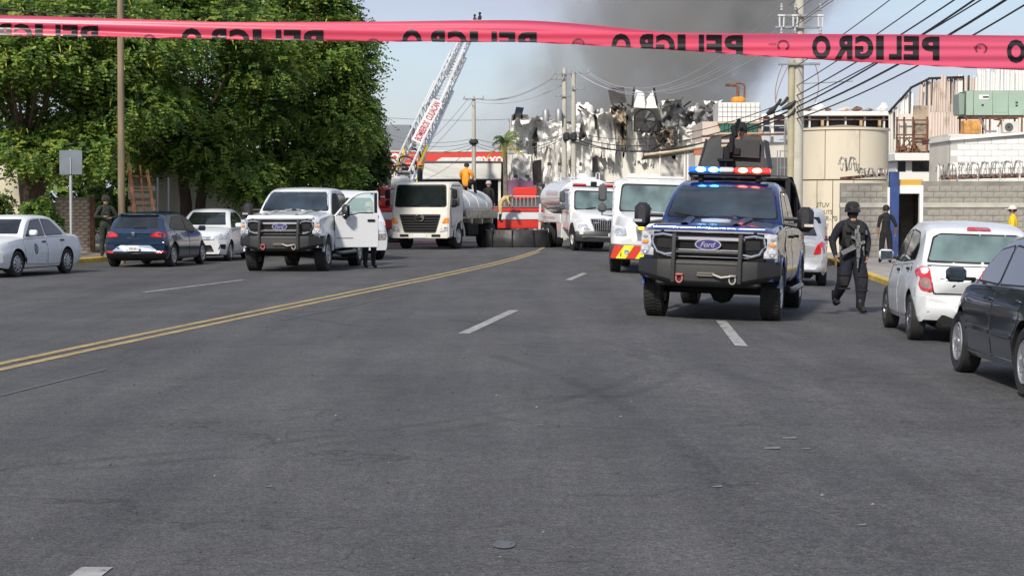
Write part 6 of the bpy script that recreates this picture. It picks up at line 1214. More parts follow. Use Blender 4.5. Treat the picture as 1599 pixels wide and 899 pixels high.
# white slab building with small windows, canopy, shutter
YF = 74.0; sb = thing('white_slab_building', 'small white flat roofed building with two dark windows behind the blue gate', 'building', (XX(1430, YF), YF, 0))
boxb('wall', None, 1398, 1468, 252, 0, YF, 4, WHW, base=0, par=sb); boxb('roof_slab', None, 1396, 1466, 239, 252, YF - .5, 5, WHW, base=ZZ(251.5, YF), par=sb, bev=.02); boxb('window', None, 1401, 1413, 252, 268, YF - .02, .1, GLASS, base=ZZ(268, YF), par=sb); boxb('window', None, 1423, 1460, 252, 268, YF - .02, .1, GLASS, base=ZZ(268, YF), par=sb)
sc_ = thing('steel_scaffold', 'sooty steel frame with tangled bars standing on the small white building', 'frame', (XX(1425, YF), YF, ZZ(239, YF)))
b = MB(); q = lambda px, py: (XX(px, YF) - sc_.location.x, .4, ZZ(py, YF) - sc_.location.z)
for a in (1402, 1413, 1427, 1449): b.tube([q(a, 182), q(a, 240)], .045, 5)
for a in (187, 210, 215): b.tube([q(1400, a), q(1450, a)], .03, 5)
for k in range(9): u0, u1 = random.uniform(1404, 1445), random.uniform(1404, 1448); b.tube([q(u0, 238), q((u0 + u1) / 2, random.uniform(215, 235)), q(u1, 237)], .05, 5)
tag(b.build('bars', RUST, sc_), kind='stuff'); boxb('corrugated_sheet', None, 1424, 1448, 165, 236, YF + .6, .08, SOOT3, base=ZZ(236, YF), par=sc_); boxb('corrugated_sheet', None, 1402, 1424, 178, 212, YF + .7, .08, PALEW, base=ZZ(212, YF), par=sc_)
beam('canopy', 'dark red sloping canopy beside the white brick building', 1446, 1482, 222, 215, YF - 3, mat('dark_red_canopy', (.22, .05, .05), .7), .2, 1.5, 'canopy'); boxb('shutter_booth', 'white booth with a dark red rim between canopy and white brick wall', 1470, 1494, 219, 262, YF - 2, 1.5, mat('aged_shutter', (.5, .44, .40), .7, var=.15, vs=4), 'booth', bev=.05)
# ---------- office block behind the pickup turret
YO = 86.0; ofb = thing('office_block', 'white fire damaged block with green shutters and tiled parapet behind the turret', 'building', (XX(1170, YO), YO, 0))
boxb('wall', None, 1085, 1252, 222, 0, YO, 6, mat('dirty_white_wall', (.56, .54, .50), .8, var=.1, vs=.8, dirt=(.3, .27, .23), ds=.9, dth=.58), base=0, par=ofb); boxb('upper_wall', None, 1096, 1192, 190, 222, YO + .2, 5, SOOTP, base=ZZ(222, YO), par=ofb)
YT = YO + .05
tw, th_ = 7.2, 7.5; c = MB(); c.box(0, 0, 0, (tw - .8) / FPX * YT, .12, (th_ - .8) / FPX * YT, .005); tme = c.build('wall_tile', WHW, None).data; bpy.data.objects.remove([o for o in COL.objects if o.data == tme][0])
boxb('parapet_core', None, 1120, 1186, 160, 190, YT + .1, 2, mat('grout', (.45, .44, .42), .9), base=ZZ(190, YO), par=ofb)
for i in range(9):
    for j in range(4): o = link('wall_tile', tme, ofb); o.location = Vector((XX(1124 + i * tw, YT), YT + .06, ZZ(164 + j * th_, YT))) - ofb.location
for i in range(9): boxb('green_shutter', None, 1124 + i * 6.4, 1129.4 + i * 6.4, 193, 207, YO - .05, .12, mat('green_shutter', (.02, .13, .09), .6, var=.4, vs=4), base=ZZ(207, YO), par=ofb)
boxb('shutter_frame', None, 1120, 1186, 190.2, 193, YO - .08, .2, mat('tan_frame', (.48, .38, .26), .7), base=ZZ(193, YO), par=ofb); boxb('shutter_frame', None, 1120, 1186, 207, 210, YO - .08, .2, MATS['tan_frame'], base=ZZ(210, YO), par=ofb)
for px0, px1, py0, py1 in ((1188, 1203, 178, 206), (1206, 1226, 176, 206)):
    boxb('window_surround', None, px0, px1, py0, py1, YO + .1, .3, WHW, base=ZZ(py1, YO), par=ofb, bev=.06); boxb('window', None, px0 + 2.5, px1 - 2.5, py0 + 4, py1 - 12, YO + .04, .2, GLASS, base=ZZ(py1 - 12, YO), par=ofb); boxb('window', None, px0 + 2.5, px1 - 2.5, py1 - 9, py1 - 1, YO + .04, .2, GLASS, base=ZZ(py1 - 1, YO), par=ofb)
boxb('pier', None, 1203, 1207, 172, 222, YO - .1, .5, WHW, base=ZZ(222, YO), par=ofb); boxb('pale_panel', None, 1226, 1240, 178, 240, YO + .1, .4, mat('pale_blue_panel', (.48, .55, .56), .6), base=ZZ(240, YO), par=ofb)
beam('rusty_ledge', 'long rusty ledge across the office block above the turret', 1096, 1238, 213, 209, YO - .4, RUST, .10, .3, 'ledge'); beam('rust_pipe', 'thin orange pipe along the office block windows', 1185, 1250, 187, 188, YO - .5, mat('orange_rust', (.4, .16, .07), .8), .05, .05, 'pipe')
# sagging awning over the warehouse side door
aw = thing('sagging_awning', 'twisted scorched awning on white posts below the crumpled sheets', 'awning', (XX(1060, 84), 84, 0)); ax0 = aw.location.x
b = MB(); b.grid([[(XX(px, 84) - ax0, y, ZZ(py, 84) - .12 * k) for px, py in ((1003, 241), (1030, 238), (1060, 233), (1090, 229), (1125, 226), (1160, 225))] for k, y in enumerate((-1.0, 0, 1.2))]); b.build('awning_sheet', SOOT3, aw)
b = MB(); b.tube([(XX(px, 84) - ax0, -1.0, ZZ(py, 84)) for px, py in ((1003, 243), (1045, 238), (1090, 231), (1160, 227))], .07, 6); b.build('front_rail', mat('scorched_cream_rail', (.5, .42, .28), .7, var=.3, vs=2), aw)
b = MB(); b.box(XX(1092, 84) - ax0, -.9, ZZ(238, 84), .75, .2, .3, .02); b.build('red_fascia', mat('faded_red_fascia', (.45, .15, .09), .8), aw)
for px in (1028, 1066, 1071): b = MB(); b.tube([(XX(px, 84) - ax0, -.8, 0), (XX(px, 84) - ax0, -.8, ZZ(236, 84))], .05, 6); b.build('post', WHW, aw)
# rooftop hoist, orange
hs_ = thing('roof_hoist', 'orange drum with a bent rusty pipe on the tiled parapet', 'hoist', P3(1153, 160, YO + .8)); b = MB(); b.lathe([(0, 0), (.34, 0), (.36, .1), (.33, .22), (.2, .27), (0, .28)], n=20); b.build('drum', mat('hoist_orange', (.65, .27, .03), .6, var=.25, vs=4), hs_)
b = MB(); b.tube([(-.05, 0, .25), (-.02, 0, .70), (-.1, 0, .82), (-.62, 0, .84)], .08, 7); b.tube([(.28, 0, 0), (.30, 0, .75), (.22, 0, .90), (-.1, 0, .93)], .05, 7); b.build('bent_pipe', RUST, hs_)
# steel rods (stair cage) left of the big pole
cg = thing('steel_cage', 'tall cage of thin grey steel rods left of the big concrete pole', 'cage', (XX(1230, 78), 78, 0)); cgx = cg.location.x
for k, px in enumerate((1213, 1219, 1224, 1228, 1232, 1237)): b = MB(); b.tube([(XX(px, 78) - cgx, .3 * (k % 2), 0), (XX(px, 78) - cgx, .3 * (k % 2), ZZ(178 + 3 * k if k > 1 else 235, 78))], .022, 5); b.build('rod', STEELG, cg)
for py in (200, 218, 236, 262): b = MB(); b.tube([(XX(1216, 78) - cgx, 0, ZZ(py, 78)), (XX(1240, 78) - cgx, 0, ZZ(py, 78))], .02, 5); b.build('cross_rod', STEELG, cg)
boxb('dark_shed', 'dark shed under a white sloping roof edge left of the big pole', 1200, 1243, 246, 0, 80, 3, mat('dark_shed_sheet', (.10, .10, .10), .8, var=.3, vs=1), 'shed', base=-.1)

# ================================================================== burnt warehouse
YH = 95.0; wh = thing('burnt_warehouse', 'burnt out warehouse with crumpled white metal cladding and soot streaks, behind the lorries', 'warehouse', (XX(950, YH), YH, 0)); wx = wh.location.x
lx = lambda px, Y=YH: XX(px, Y) - wx
boxb('charred_core', None, 800, 1118, 190, 0, YH + 1.2, 8, DARK, base=0, par=wh)
b = MB(); rows = []
for z in np.linspace(0, ZZ(232, YH), 8): rows.append([(lx(px), -.12 + .05 * math.sin(px * .11) * (z / 5) + (.02 if i % 2 else 0), z + (.35 * math.sin(px * .07) + random.uniform(-.25, .25) if z > ZZ(233, YH) - .01 else 0)) for i, px in enumerate(np.arange(797, 1121, 2.4))])
b.grid(rows); b.build("lower_wall", mat('pale_sheet_wall', (.72, .70, .63), .6, var=.05, vs=.9, dirt=(.36, .31, .25), ds=.8, dth=.6, stretch=(1, 1, .3)), wh, ang=60)
from mathutils import noise as mn
def crumple(nm, px0, px1, py0, py1, m, seed, amp=.35, folds=3.0, dy=0.0, lean=.0, taper=1.0, skew=0.0, nx=20, nz_=34, ragged=.25, curl=.5):
    """one torn cladding sheet hanging in folds"""
    b = MB(); rows = []; za, zb = ZZ(py1, YH), ZZ(py0, YH)
    for j in range(nz_ + 1):
        v = j / nz_; row = []
        for i in range(nx + 1):
            u = i / nx; wd = 1 - (1 - taper) * (1 - v); px = px0 + (px1 - px0) * (.5 + (u - .5) * wd) + skew * (1 - v)
            n1 = mn.noise(Vector((px * .05 + seed, v * 1.3, seed * 3.1))); n2 = .55 * mn.noise(Vector((px * .13, v * 3 + seed, 1.7 + seed)))
            ridge = abs(((u * folds + n1 * .8 + v * .5 * math.sin(seed)) % 1) - .5) * 2
            r1 = abs(mn.noise(Vector((px * .11 + seed * 2, v * 4.2 + u * 2.4, seed)))); r2 = abs(mn.noise(Vector((px * .30, v * 3.1 - u * 3, seed + 9))))
            y = dy + .55 * r1 + .14 * r2 - amp * .6 * ridge - .3 * amp * n2 - lean * v * v - .3 * n1; z = za + (zb - za) * v + (.12 * n2)
            if v > .8: y += curl * ((v - .8) / .2) ** 2 * math.sin(seed * 2.3); z -= .25 * ((v - .8) / .2) ** 2 * abs(math.sin(seed * 1.3 + u * 2))
            if j == 0: z += ragged * mn.noise(Vector((px * .12, seed, 0))) * 2.6
            if j == nz_: z += ragged * mn.noise(Vector((px * .16, seed + 5, 0))) * 1.2
            row.append((lx(px), y, z))
        rows.append(row)
    b.grid(rows); return b.build(nm, m, wh, ang=26)
random.seed(21)
topf = pchip([(795, 190), (803, 184), (822, 186), (840, 182), (862, 186), (890, 183), (905, 176), (928, 171), (948, 168), (1010, 166), (1040, 158), (1075, 160), (1100, 157), (1122, 168)])
px = 795; k = 0
while px < 1112:
    w_ = random.uniform(15, 27); t_ = topf(px + w_ / 2) + random.uniform(-3, 4); bot = 292 if px < 850 else (285 if px < 925 else random.uniform(238, 262))
    crumple('cladding_sheet', px - 2, px + w_ + 2, t_, bot, SOOT if random.random() < .9 else SOOT2, k * 1.7 + .3, amp=random.uniform(.2, .5), folds=random.uniform(.8, 1.9), dy=-.2 - .15 * (k % 2), lean=random.uniform(0, .5), taper=random.uniform(.95, 1.15) if px < 925 else random.uniform(.75, 1.05), skew=random.uniform(-5, 5)); px += w_; k += 1
for i, (a, c, d, e_, m, tp_, sk_) in enumerate(((838, 866, 215, 290, SOOT, 1.0, 2), (862, 890, 220, 292, SOOT, 1.1, -3), (888, 922, 215, 288, SOOT, .9, 3), (800, 850, 185, 222, SOOT, 1.1, -4), (836, 880, 184, 224, SOOT, 1.0, 3), (872, 905, 190, 232, SOOT, .9, -3), (905, 948, 172, 245, SOOT, .55, 8), (930, 962, 178, 250, SOOT, .6, 3), (1032, 1072, 165, 200, SOOT2, .9, -8), (1062, 1114, 170, 205, SOOT2, .9, -10), (1050, 1092, 195, 232, SOOT, .5, 10), (1028, 1060, 156, 175, SOOT, 1, 0), (1092, 1122, 156, 178, SOOT, .8, 6), (1084, 1100, 200, 232, SOOT3, .8, -6), (1020, 1048, 200, 228, SOOT3, .8, 4), (990, 1012, 205, 232, SOOT, .6, 2))):
    crumple('torn_sheet', a, c, d, e_, m, 31 + i * 2.1, amp=.5, folds=2.2, dy=-.9 - .12 * (i % 3), lean=.4, taper=tp_, skew=sk_, ragged=.35, curl=.9)
def flat_plate(nm, pts, m, dy=-1.2, th=.06, bend=.2):
    b = MB(); P = [Vector((lx(px), dy + bend * math.sin(i * 1.9), ZZ(py, YH))) for i, (px, py) in enumerate(pts)]; n = len(P); b.add(P + [p + Vector((0, th, 0)) for p in P], [tuple(range(n)), tuple(range(n, 2 * n))[::-1]] + [(i, (i + 1) % n, n + (i + 1) % n, n + i)[::-1] for i in range(n)]); return b.build(nm, m, wh, smooth=False)
flat_plate('burnt_panel', [(946, 141), (971, 139), (975, 163), (951, 165)], mat('burnt_black_panel', (.035, .03, .03), .7, var=.6, vs=2), -1.4); crumple('hanging_strip', 950, 976, 164, 196, SOOT3, 77, amp=.25, folds=1.5, dy=-1.5, taper=.8); crumple('hanging_strip', 958, 976, 190, 240, SOOT3, 79, amp=.3, folds=1.3, dy=-1.4, taper=.35, skew=4)
flat_plate('roof_flap', [(983, 170), (990, 142), (1001, 148), (1003, 172)], SOOT, -1.5, bend=.5); flat_plate('roof_flap', [(1001, 165), (1016, 143), (1022, 172), (1003, 172)], SOOT, -1.4, bend=.5); flat_plate('charred_edge', [(1015, 141), (1018, 140), (1024, 172), (1021, 172)], DARK, -1.6, bend=0); flat_plate('charred_edge', [(982, 168), (985, 139), (988, 140), (985, 170)], DARK, -1.6, bend=0)
flat_plate('dark_tear', [(829, 218), (838, 200), (840, 224)], DARK, -1.35, bend=0); flat_plate('dark_tear', [(925, 178), (929, 172), (931, 202), (927, 205)], DARK, -1.35, bend=0); flat_plate('dark_tear', [(833, 252), (845, 250), (844, 285), (832, 288)], DARK, -1.3, bend=0); flat_plate('dark_tear', [(918, 250), (930, 244), (933, 268), (922, 270)], DARK, -1.2, bend=0)
flat_plate('dark_panel', [(806, 168), (818, 169), (815, 181), (803, 180)], mat('blue_black_panel', (.03, .035, .05), .5), -.6)
for a_, c_ in ((804, 801), (814, 817)): b = MB(); b.tube([(lx(a_), -.55, ZZ(179, YH)), (lx(c_), -.2, ZZ(196, YH))], .06, 6); b.build('panel_strut', DARK, wh)
b = MB(); b.box(lx(812), .1, ZZ(186, YH), .9, .8, .45, .05); b.build('roof_box', SOOT3, wh)
crumple('vented_sheet', 800, 830, 236, 290, SOOT, 55, amp=.12, folds=1, dy=-1.1, taper=1.1, ragged=.05)
for px, py in ((805, 276), (823, 276), (857, 257), (873, 257), (893, 257), (906, 257)): b = MB(); b.box(lx(px), -1.35, ZZ(py, YH), .22, .06, .17, .02); b.build('vent', mat('vent_dark', (.05, .05, .05), .6), wh)
b = MB(); b.box(lx(814), -.9, ZZ(295, YH), 1.6, .6, .9, .03); b.build('magenta_base', mat('faded_magenta', (.36, .18, .28), .8), wh)
# fan
b = MB(); b.box(lx(1004), -1.6, ZZ(190, YH), 1.22, .4, 1.22, .03); fh = b.build('fan_housing', mat('sooty_housing', (.03, .028, .026), .7, var=.5, vs=5), wh)
fx, fz = lx(1002.5), ZZ(190, YH)
for k in range(6):
    a0 = k * PI / 3 + .1; b = MB(); pts = [(fx + r_ * math.cos(a0 + da), -1.83 + dd, fz + r_ * math.sin(a0 + da)) for r_, da, dd in ((.09, 0, 0), (.50, -.22, -.04), (.53, .22, .05), (.09, .5, .03))]; b.add(pts, [(0, 1, 2, 3)]); b.build('fan_blade', mat('fan_blade_grey', (.07, .075, .085), .5, metal=.3), fh)
b = MB(); b.lathe([(.56, 0), (.58, -.02), (.58, .05), (.56, .05)], c=(fx, -1.84, fz), axis='y', n=28); b.lathe([(.10, 0), (.09, -.04), (0, -.05)], c=(fx, -1.84, fz), axis='y', n=12); b.build('fan_ring', DARK, fh)
random.seed(5)
for k in range(14): a = random.uniform(1018, 1050); c = random.uniform(196, 226); b = MB(); b.tube([(lx(a) , -1.6, ZZ(c, YH)), (lx(a + random.uniform(-9, 9)), -1.9, ZZ(c + random.uniform(-12, 12), YH)), (lx(a + random.uniform(-9, 9)), -1.6, ZZ(c + random.uniform(4, 18), YH))], .06, 5); b.build('tangled_strap', DARK if k % 2 else SOOT3, wh)
random.seed(33)
for k in range(9):
    a = random.uniform(830, 1100); c = topf(a) + random.uniform(-2, 8); b = MB(); b.tube([(lx(a), -.3, ZZ(c + 18, YH)), (lx(a + random.uniform(-8, 8)), -.6, ZZ(c, YH)), (lx(a + random.uniform(-14, 14)), -.9, ZZ(c - random.uniform(3, 9), YH))], .05, 5); b.build('bent_girt', DARK if k % 2 else RUST, wh)
for px, py, r_ in ((904, 172, .32), (917, 172, .36)):
    b = MB(); b.lathe([(r_, -.4), (r_, .25), (r_ * .9, .4), (r_ * .35, .52), (r_ * .3, .6), (0, .62)], n=20); o = tag(b.build('water_tank', WHW), ('left smaller' if px < 910 else 'right larger') + ' white domed water tank on the warehouse roof', 'tank', 'white domed tanks on the warehouse roof'); o.location = P3(px, py + 6, YH + .2)

# ================================================================== shops on the left of the lorries
YS = 104.0; st = thing('red_band_store', 'low shop with a long red fascia and white lettering behind the ladder engine', 'shop', (XX(700, YS), YS, 0)); REDB = mat('red_fascia', (.60, .05, .03), .5, var=.06, vs=.5)
boxb('wall', None, 540, 836, 262, 0, YS + .2, 8, mat('dark_shop_front', (.09, .09, .10), .5, var=.4, vs=.6), base=0, par=st); boxb('fascia', None, 540, 836, 237, 262, YS, .5, REDB, base=ZZ(262, YS), par=st); boxb('fascia_cap', None, 540, 836, 235.5, 237, YS - .05, .6, WHW, base=ZZ(237, YS), par=st)
def stext(s, px, py, w_, h_): v = P3(px, py, YS); return text('fascia_lettering', s, st, basis(Vector((1, 0, 0)), Vector((0, 0, 1)), Vector((0, -1, 0)), (v.x - st.location.x, -.02, v.z)), mat('sign_white', (.8, .78, .75), .5), w=w_, h=h_, bold=.06)
stext('OXXO', 598, 246, 1.9, .5); stext('OXXO', 764, 250, 1.6, .42)
for px0, px1, m in ((560, 586, mat('grey_blue_panel', (.22, .25, .28), .6)), (588, 640, mat('dark_shop_glass', (.05, .055, .06), .15, var=.5, vs=.8))): boxb('shop_panel', None, px0, px1, 266, 310, YS - .1, .3, m, base=0, par=st)
for px in (547, 586, 612): boxb('column', None, px, px + 5, 262, 320, YS - .6, .3, WHW, base=0, par=st)
cn = thing('white_canopy', 'wide white flat canopy over a shaded opening in front of the red fascia shop', 'canopy', (XX(712, 98), 98, 0)); boxb('canopy_roof', None, 642, 783, 254, 280, 98, 6, mat('canopy_white', (.66, .66, .62), .6, var=.04, vs=.5, dirt=(.5, .48, .44), ds=.6, dth=.62), base=ZZ(280, 98), par=cn, bev=.03)
boxb('canopy_trim', None, 641, 784, 251.5, 254, 97.95, 6.1, mat('dark_trim', (.10, .10, .10), .6), base=ZZ(254, 98), par=cn); boxb('canopy_shade_panel', None, 648, 778, 281, 318, 101, 1, mat('canopy_shade', (.05, .05, .052), .8, var=.3, vs=.5), base=0, par=cn)  # dark upright slab stands in for the shade under the canopy
for px in (646, 778): boxb('canopy_post', None, px, px + 4, 280, 330, 98.2, .14, WHW, base=0, par=cn)
b = MB(); b.prism([(XX(680, 99) , ZZ(252, 99)), (XX(690, 99), ZZ(246, 99)), (XX(745, 99), ZZ(246, 99)), (XX(757, 99), ZZ(252, 99))], 'y', 99, 100); tag(b.build('pale_sign', WHW), 'low pale trapezoid sign on top of the white canopy', 'sign')
boxb('grey_warehouse', 'plain grey blank walled building rising behind the red fascia shop', 560, 641, 195, 0, 125, 8, mat('grey_panel_wall', (.19, .21, .235), .6, var=.06, vs=.3), base=0)
boxb('distant_building', 'long low pale building far behind everything', 380, 900, 262, 0, 150, 8, PALEW, base=0); boxb('distant_building', 'wide low grey building far behind the right hand wall', 1200, 1720, 262, 0, 150, 8, mat('far_grey', (.35, .34, .33), .8, var=.1, vs=.2), base=0)
fb = thing('street_rail', 'low grey steel railing in front of the shop left of the ladder engine', 'railing', (XX(575, 92), 92, 0)); b = MB()
for px in range(560, 606, 6): b.tube([(XX(px, 92) - fb.location.x, 0, 0), (XX(px, 92) - fb.location.x, 0, ZZ(288, 92))], .03, 5)
for z in (.9, 1.8, 2.6): b.tube([(XX(558, 92) - fb.location.x, 0, z), (XX(606, 92) - fb.location.x, 0, z)], .03, 5)
tag(b.build('rails', STEELG, fb), kind='stuff')

# ================================================================== left pavement: walls, posts, sign
PALER = mat('sunlit_pale_wall', (.60, .55, .43), .9, var=.1, vs=.8, dirt=(.36, .30, .22), ds=.7, dth=.58); 
BRW = mat('worn_brick', (.40, .29, .22), .9, var=.35, vs=3, dirt=(.55, .50, .42), ds=2.2, dth=.5)
y_ = 57.0; block_wall('worn_brick_wall', 'worn brick wall with flaking whitewash behind the grey sign', XX(88, y_), XX(144, y_), y_, .1, ZZ(308, y_), bw=.26, bh=.10, m=BRW, mm=mat('old_mortar', (.30, .26, .21), .95), nm='brick', d=.15)
b = MB(); b.box(0, 0, .95, .14, .14, 1.7, .01); o = tag(b.build('rusty_post', RUST), 'short rusty steel post at the right end of the worn brick wall', 'post'); o.location = (XX(146, y_), y_ - .1, .1)
pw = [((-24, 61), (-16.2, 61.5)), ((-13.2, 62), (-8.6, 67))]
for i, ((xa, ya), (xb_, yb_)) in enumerate(pw):
    L_ = math.hypot(xb_ - xa, yb_ - ya); b = MB(); b.box(0, 0, 1.45, L_, .18, 2.9, .01); o = tag(b.build('garden_wall', PALER), ('pale wall in the shade left of the worn brick wall', 'long pale sunlit wall behind the tree trunks and the blue hatchback')[i], 'wall'); o.location = ((xa + xb_) / 2, (ya + yb_) / 2, .1); o.rotation_euler = (0, 0, math.atan2(yb_ - ya, xb_ - xa))
# wooden utility pole
def pole(name, label, px, Y, ztop, r0, r1, m, lean=0.0, z0=0):
    x = XX(px, Y); t = thing(name, label, 'utility pole', (x, Y, z0)); b = MB(); b.tube([(0, 0, -.1), (lean * .5, 0, ztop / 2), (lean, 0, ztop)], [r0, (r0 + r1) / 2, r1], 14); b.build('shaft', m, t, ang=60); return t
WOOD = mat('weathered_pole_wood', (.20, .155, .10), .9, var=.3, vs=1.5, stretch=(6, 6, .6), bump=.4, bs=8); CP = mat('aged_concrete_pole', (.44, .42, .36), .85, var=.15, vs=1.2, dirt=(.27, .25, .20), ds=1.1, dth=.56)
p0 = pole('wooden_pole', 'weathered wooden utility pole in front of the trees behind the blue hatchback', 190, 50, 9.5, .10, .085, WOOD, .04)
sg = thing('road_sign', 'grey back of a square road sign on a pale post', 'sign', (XX(111.5, 48.5), 48.5, .13)); sx = sg.location.x
b = MB(); b.tube([(0, 0, 0), (.0, 0, 2.0), (.01, 0, 3.0)], .04, 10); b.build('post', mat('galvanised_post', (.42, .43, .43), .5, metal=.4), sg); b = MB(); b.box(.025, -.06, ZZ(254, 48.5) - .13, .62, .02, .66, .01); bb_ = b.build('sign_board', mat('sign_back_grey', (.15, .175, .205), .5, metal=.3, var=.12, vs=3), sg)
b = MB(); b.box(.02, -.08, ZZ(259, 48.5) - .13, .04, .02, .45, .004); b.build('bracket', STEELG, bb_)
rf_ = thing('rusty_ladder', 'rusty steel ladder shaped frame leaning beside the wooden pole', 'frame', (XX(220, 56), 56, .13)); fx0 = rf_.location.x
for (a, c, d, e_, r_) in ((200, 238, 211, 330, .07), (231, 266, 241, 330, .05), (220, 258, 226, 330, .03)): b = MB(); b.tube([(XX(a, 56) - fx0, 0, ZZ(c, 56) - .13), (XX(d, 56) - fx0, 0, ZZ(e_, 56) - .13), (XX(d + 1, 56) - fx0, 0, 0)], r_, 6); b.build('upright', mat('rust_orange_paint', (.36, .17, .09), .8, var=.35, vs=3), rf_)
for py in (275, 294, 312): b = MB(); b.tube([(XX(203, 56) - fx0, 0, ZZ(py, 56) - .13), (XX(238, 56) - fx0, 0, ZZ(py + 1, 56) - .13)], .03, 6); b.build('rung', RUST, rf_)
for px in (246, 263): b = MB(); b.tube([(0, 0, 0), (.02, 0, 2.4)], .035, 6); o = tag(b.build('thin_post', STEELG), ('nearer' if px < 250 else 'farther') + ' thin grey post standing right of the rusty frame', 'post', 'thin grey posts by the rusty frame'); o.location = (XX(px, 58), 58, .13)
ps = thing('pallet_stack', 'pale broken planks piled against the wall behind the rusty frame', 'planks', (XX(222, 58.5), 58.5, .13))
for k in range(8): b = MB(); b.box(random.uniform(-.08, .08), 0, .5 + k * .22, random.uniform(.75, .95), .06, .17, .01, rot=Matrix.Rotation(random.uniform(-.05, .05), 3, 'Y')); b.build('plank', mat('pale_plank', (.52, .47, .37), .9, var=.2, vs=3), ps)
sl = thing('street_lamp', 'grey street lamp whose arm reaches out of the tree tops', 'street lamp', (XX(486, 70), 70, .1)); b = MB(); b.tube([(0, 0, 0), (0, 0, 8.2), (.2, 0, 9.1), (1.0, 0, 9.52)], [.09, .06, .04, .035], 8); b.build('lamp_post', STEELG, sl)
b = MB(); b.box(1.25, 0, 9.53, .7, .22, .12, .05); b.build('lamp_head', mat('lamp_head_grey', (.5, .5, .5), .5), sl)

# ================================================================== trees
def leafmats(nm, cols): return [leafy(mat(nm + '_' + w, c, .5, var=.35, vs=1.4, spec=.35), .5) for w, c in zip(('green', 'mid', 'deep', 'bright'), cols)]
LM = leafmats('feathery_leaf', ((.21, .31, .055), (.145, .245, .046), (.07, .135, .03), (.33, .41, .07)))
def crown_mesh(name, clumps, mats, par, seed, sprays=70, leaflets=12, leaf=(.115, .040), core=110, probs=(.35, .33, .2, .12), slen=.55):
    r = np.random.RandomState(seed); V = []; M = []
    for (c, rad) in clumps:
        c = np.array(c); rad = np.array(rad); d = r.normal(size=(sprays, 3)); d /= np.linalg.norm(d, axis=1)[:, None]; d[:, 2] = np.where(d[:, 2] < -.3, d[:, 2] * .5, d[:, 2])
        base = c + d * rad * r.uniform(.72, 1.0, (sprays, 1)); nb_ = d * .9 + np.array([0, -.12, .45]); hd = d + r.normal(scale=.45, size=(sprays, 3)); hd[:, 2] -= .1; hd /= np.linalg.norm(hd, axis=1)[:, None]
        sm = r.choice(len(mats), sprays, p=probs)
        for k in range(leaflets):
            t = (k // 2 + .5) / (leaflets / 2); pos = base + hd * (t * slen) + np.array([0, 0, -1]) * (.28 * t * t)
            side = np.cross(hd, [0, 0, 1.0]); side /= np.linalg.norm(side, axis=1)[:, None] + 1e-6; sgn = 1 if k % 2 else -1
            ax_ = side * sgn * .85 + hd * .5 + r.normal(scale=.25, size=(sprays, 3)); ax_[:, 2] -= .15; ax_ /= np.linalg.norm(ax_, axis=1)[:, None]
            up = nb_ + r.normal(scale=.38, size=(sprays, 3)); w = np.cross(up, ax_); w /= np.linalg.norm(w, axis=1)[:, None] + 1e-6
            L_ = leaf[0] * r.uniform(.7, 1.3, (sprays, 1)); Wd = leaf[1] * r.uniform(.8, 1.3, (sprays, 1))
            V.append(np.stack([pos, pos + ax_ * L_ * .5 + w * Wd, pos + ax_ * L_, pos + ax_ * L_ * .5 - w * Wd], 1)); M.append(sm)
        if core:  # darker inner leaf quads added to block light through the crown
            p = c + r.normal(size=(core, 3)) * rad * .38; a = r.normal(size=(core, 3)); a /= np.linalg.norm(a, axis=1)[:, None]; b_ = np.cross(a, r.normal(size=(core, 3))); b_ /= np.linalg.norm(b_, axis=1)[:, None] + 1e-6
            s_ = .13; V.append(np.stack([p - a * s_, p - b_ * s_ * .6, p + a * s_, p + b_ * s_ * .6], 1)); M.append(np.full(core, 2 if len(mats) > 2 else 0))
    V = np.concatenate(V).reshape(-1, 3); M = np.concatenate(M); n = len(M)
    me = bpy.data.meshes.new(name); me.vertices.add(len(V)); me.vertices.foreach_set('co', V.reshape(-1)); me.loops.add(n * 4); me.loops.foreach_set('vertex_index', np.arange(n * 4, dtype=np.int32)); me.polygons.add(n)
    me.polygons.foreach_set('loop_start', np.arange(0, n * 4, 4, dtype=np.int32)); 
    for m in mats: me.materials.append(m)
    me.polygons.foreach_set('material_index', M.astype(np.int32)); me.update(calc_edges=True); me.validate()
    return tag(link(name, me, par), kind='stuff')
BARK = mat('brown_bark', (.085, .058, .042), .95, var=.35, vs=3, stretch=(4, 4, .8), bump=.8, bs=10)
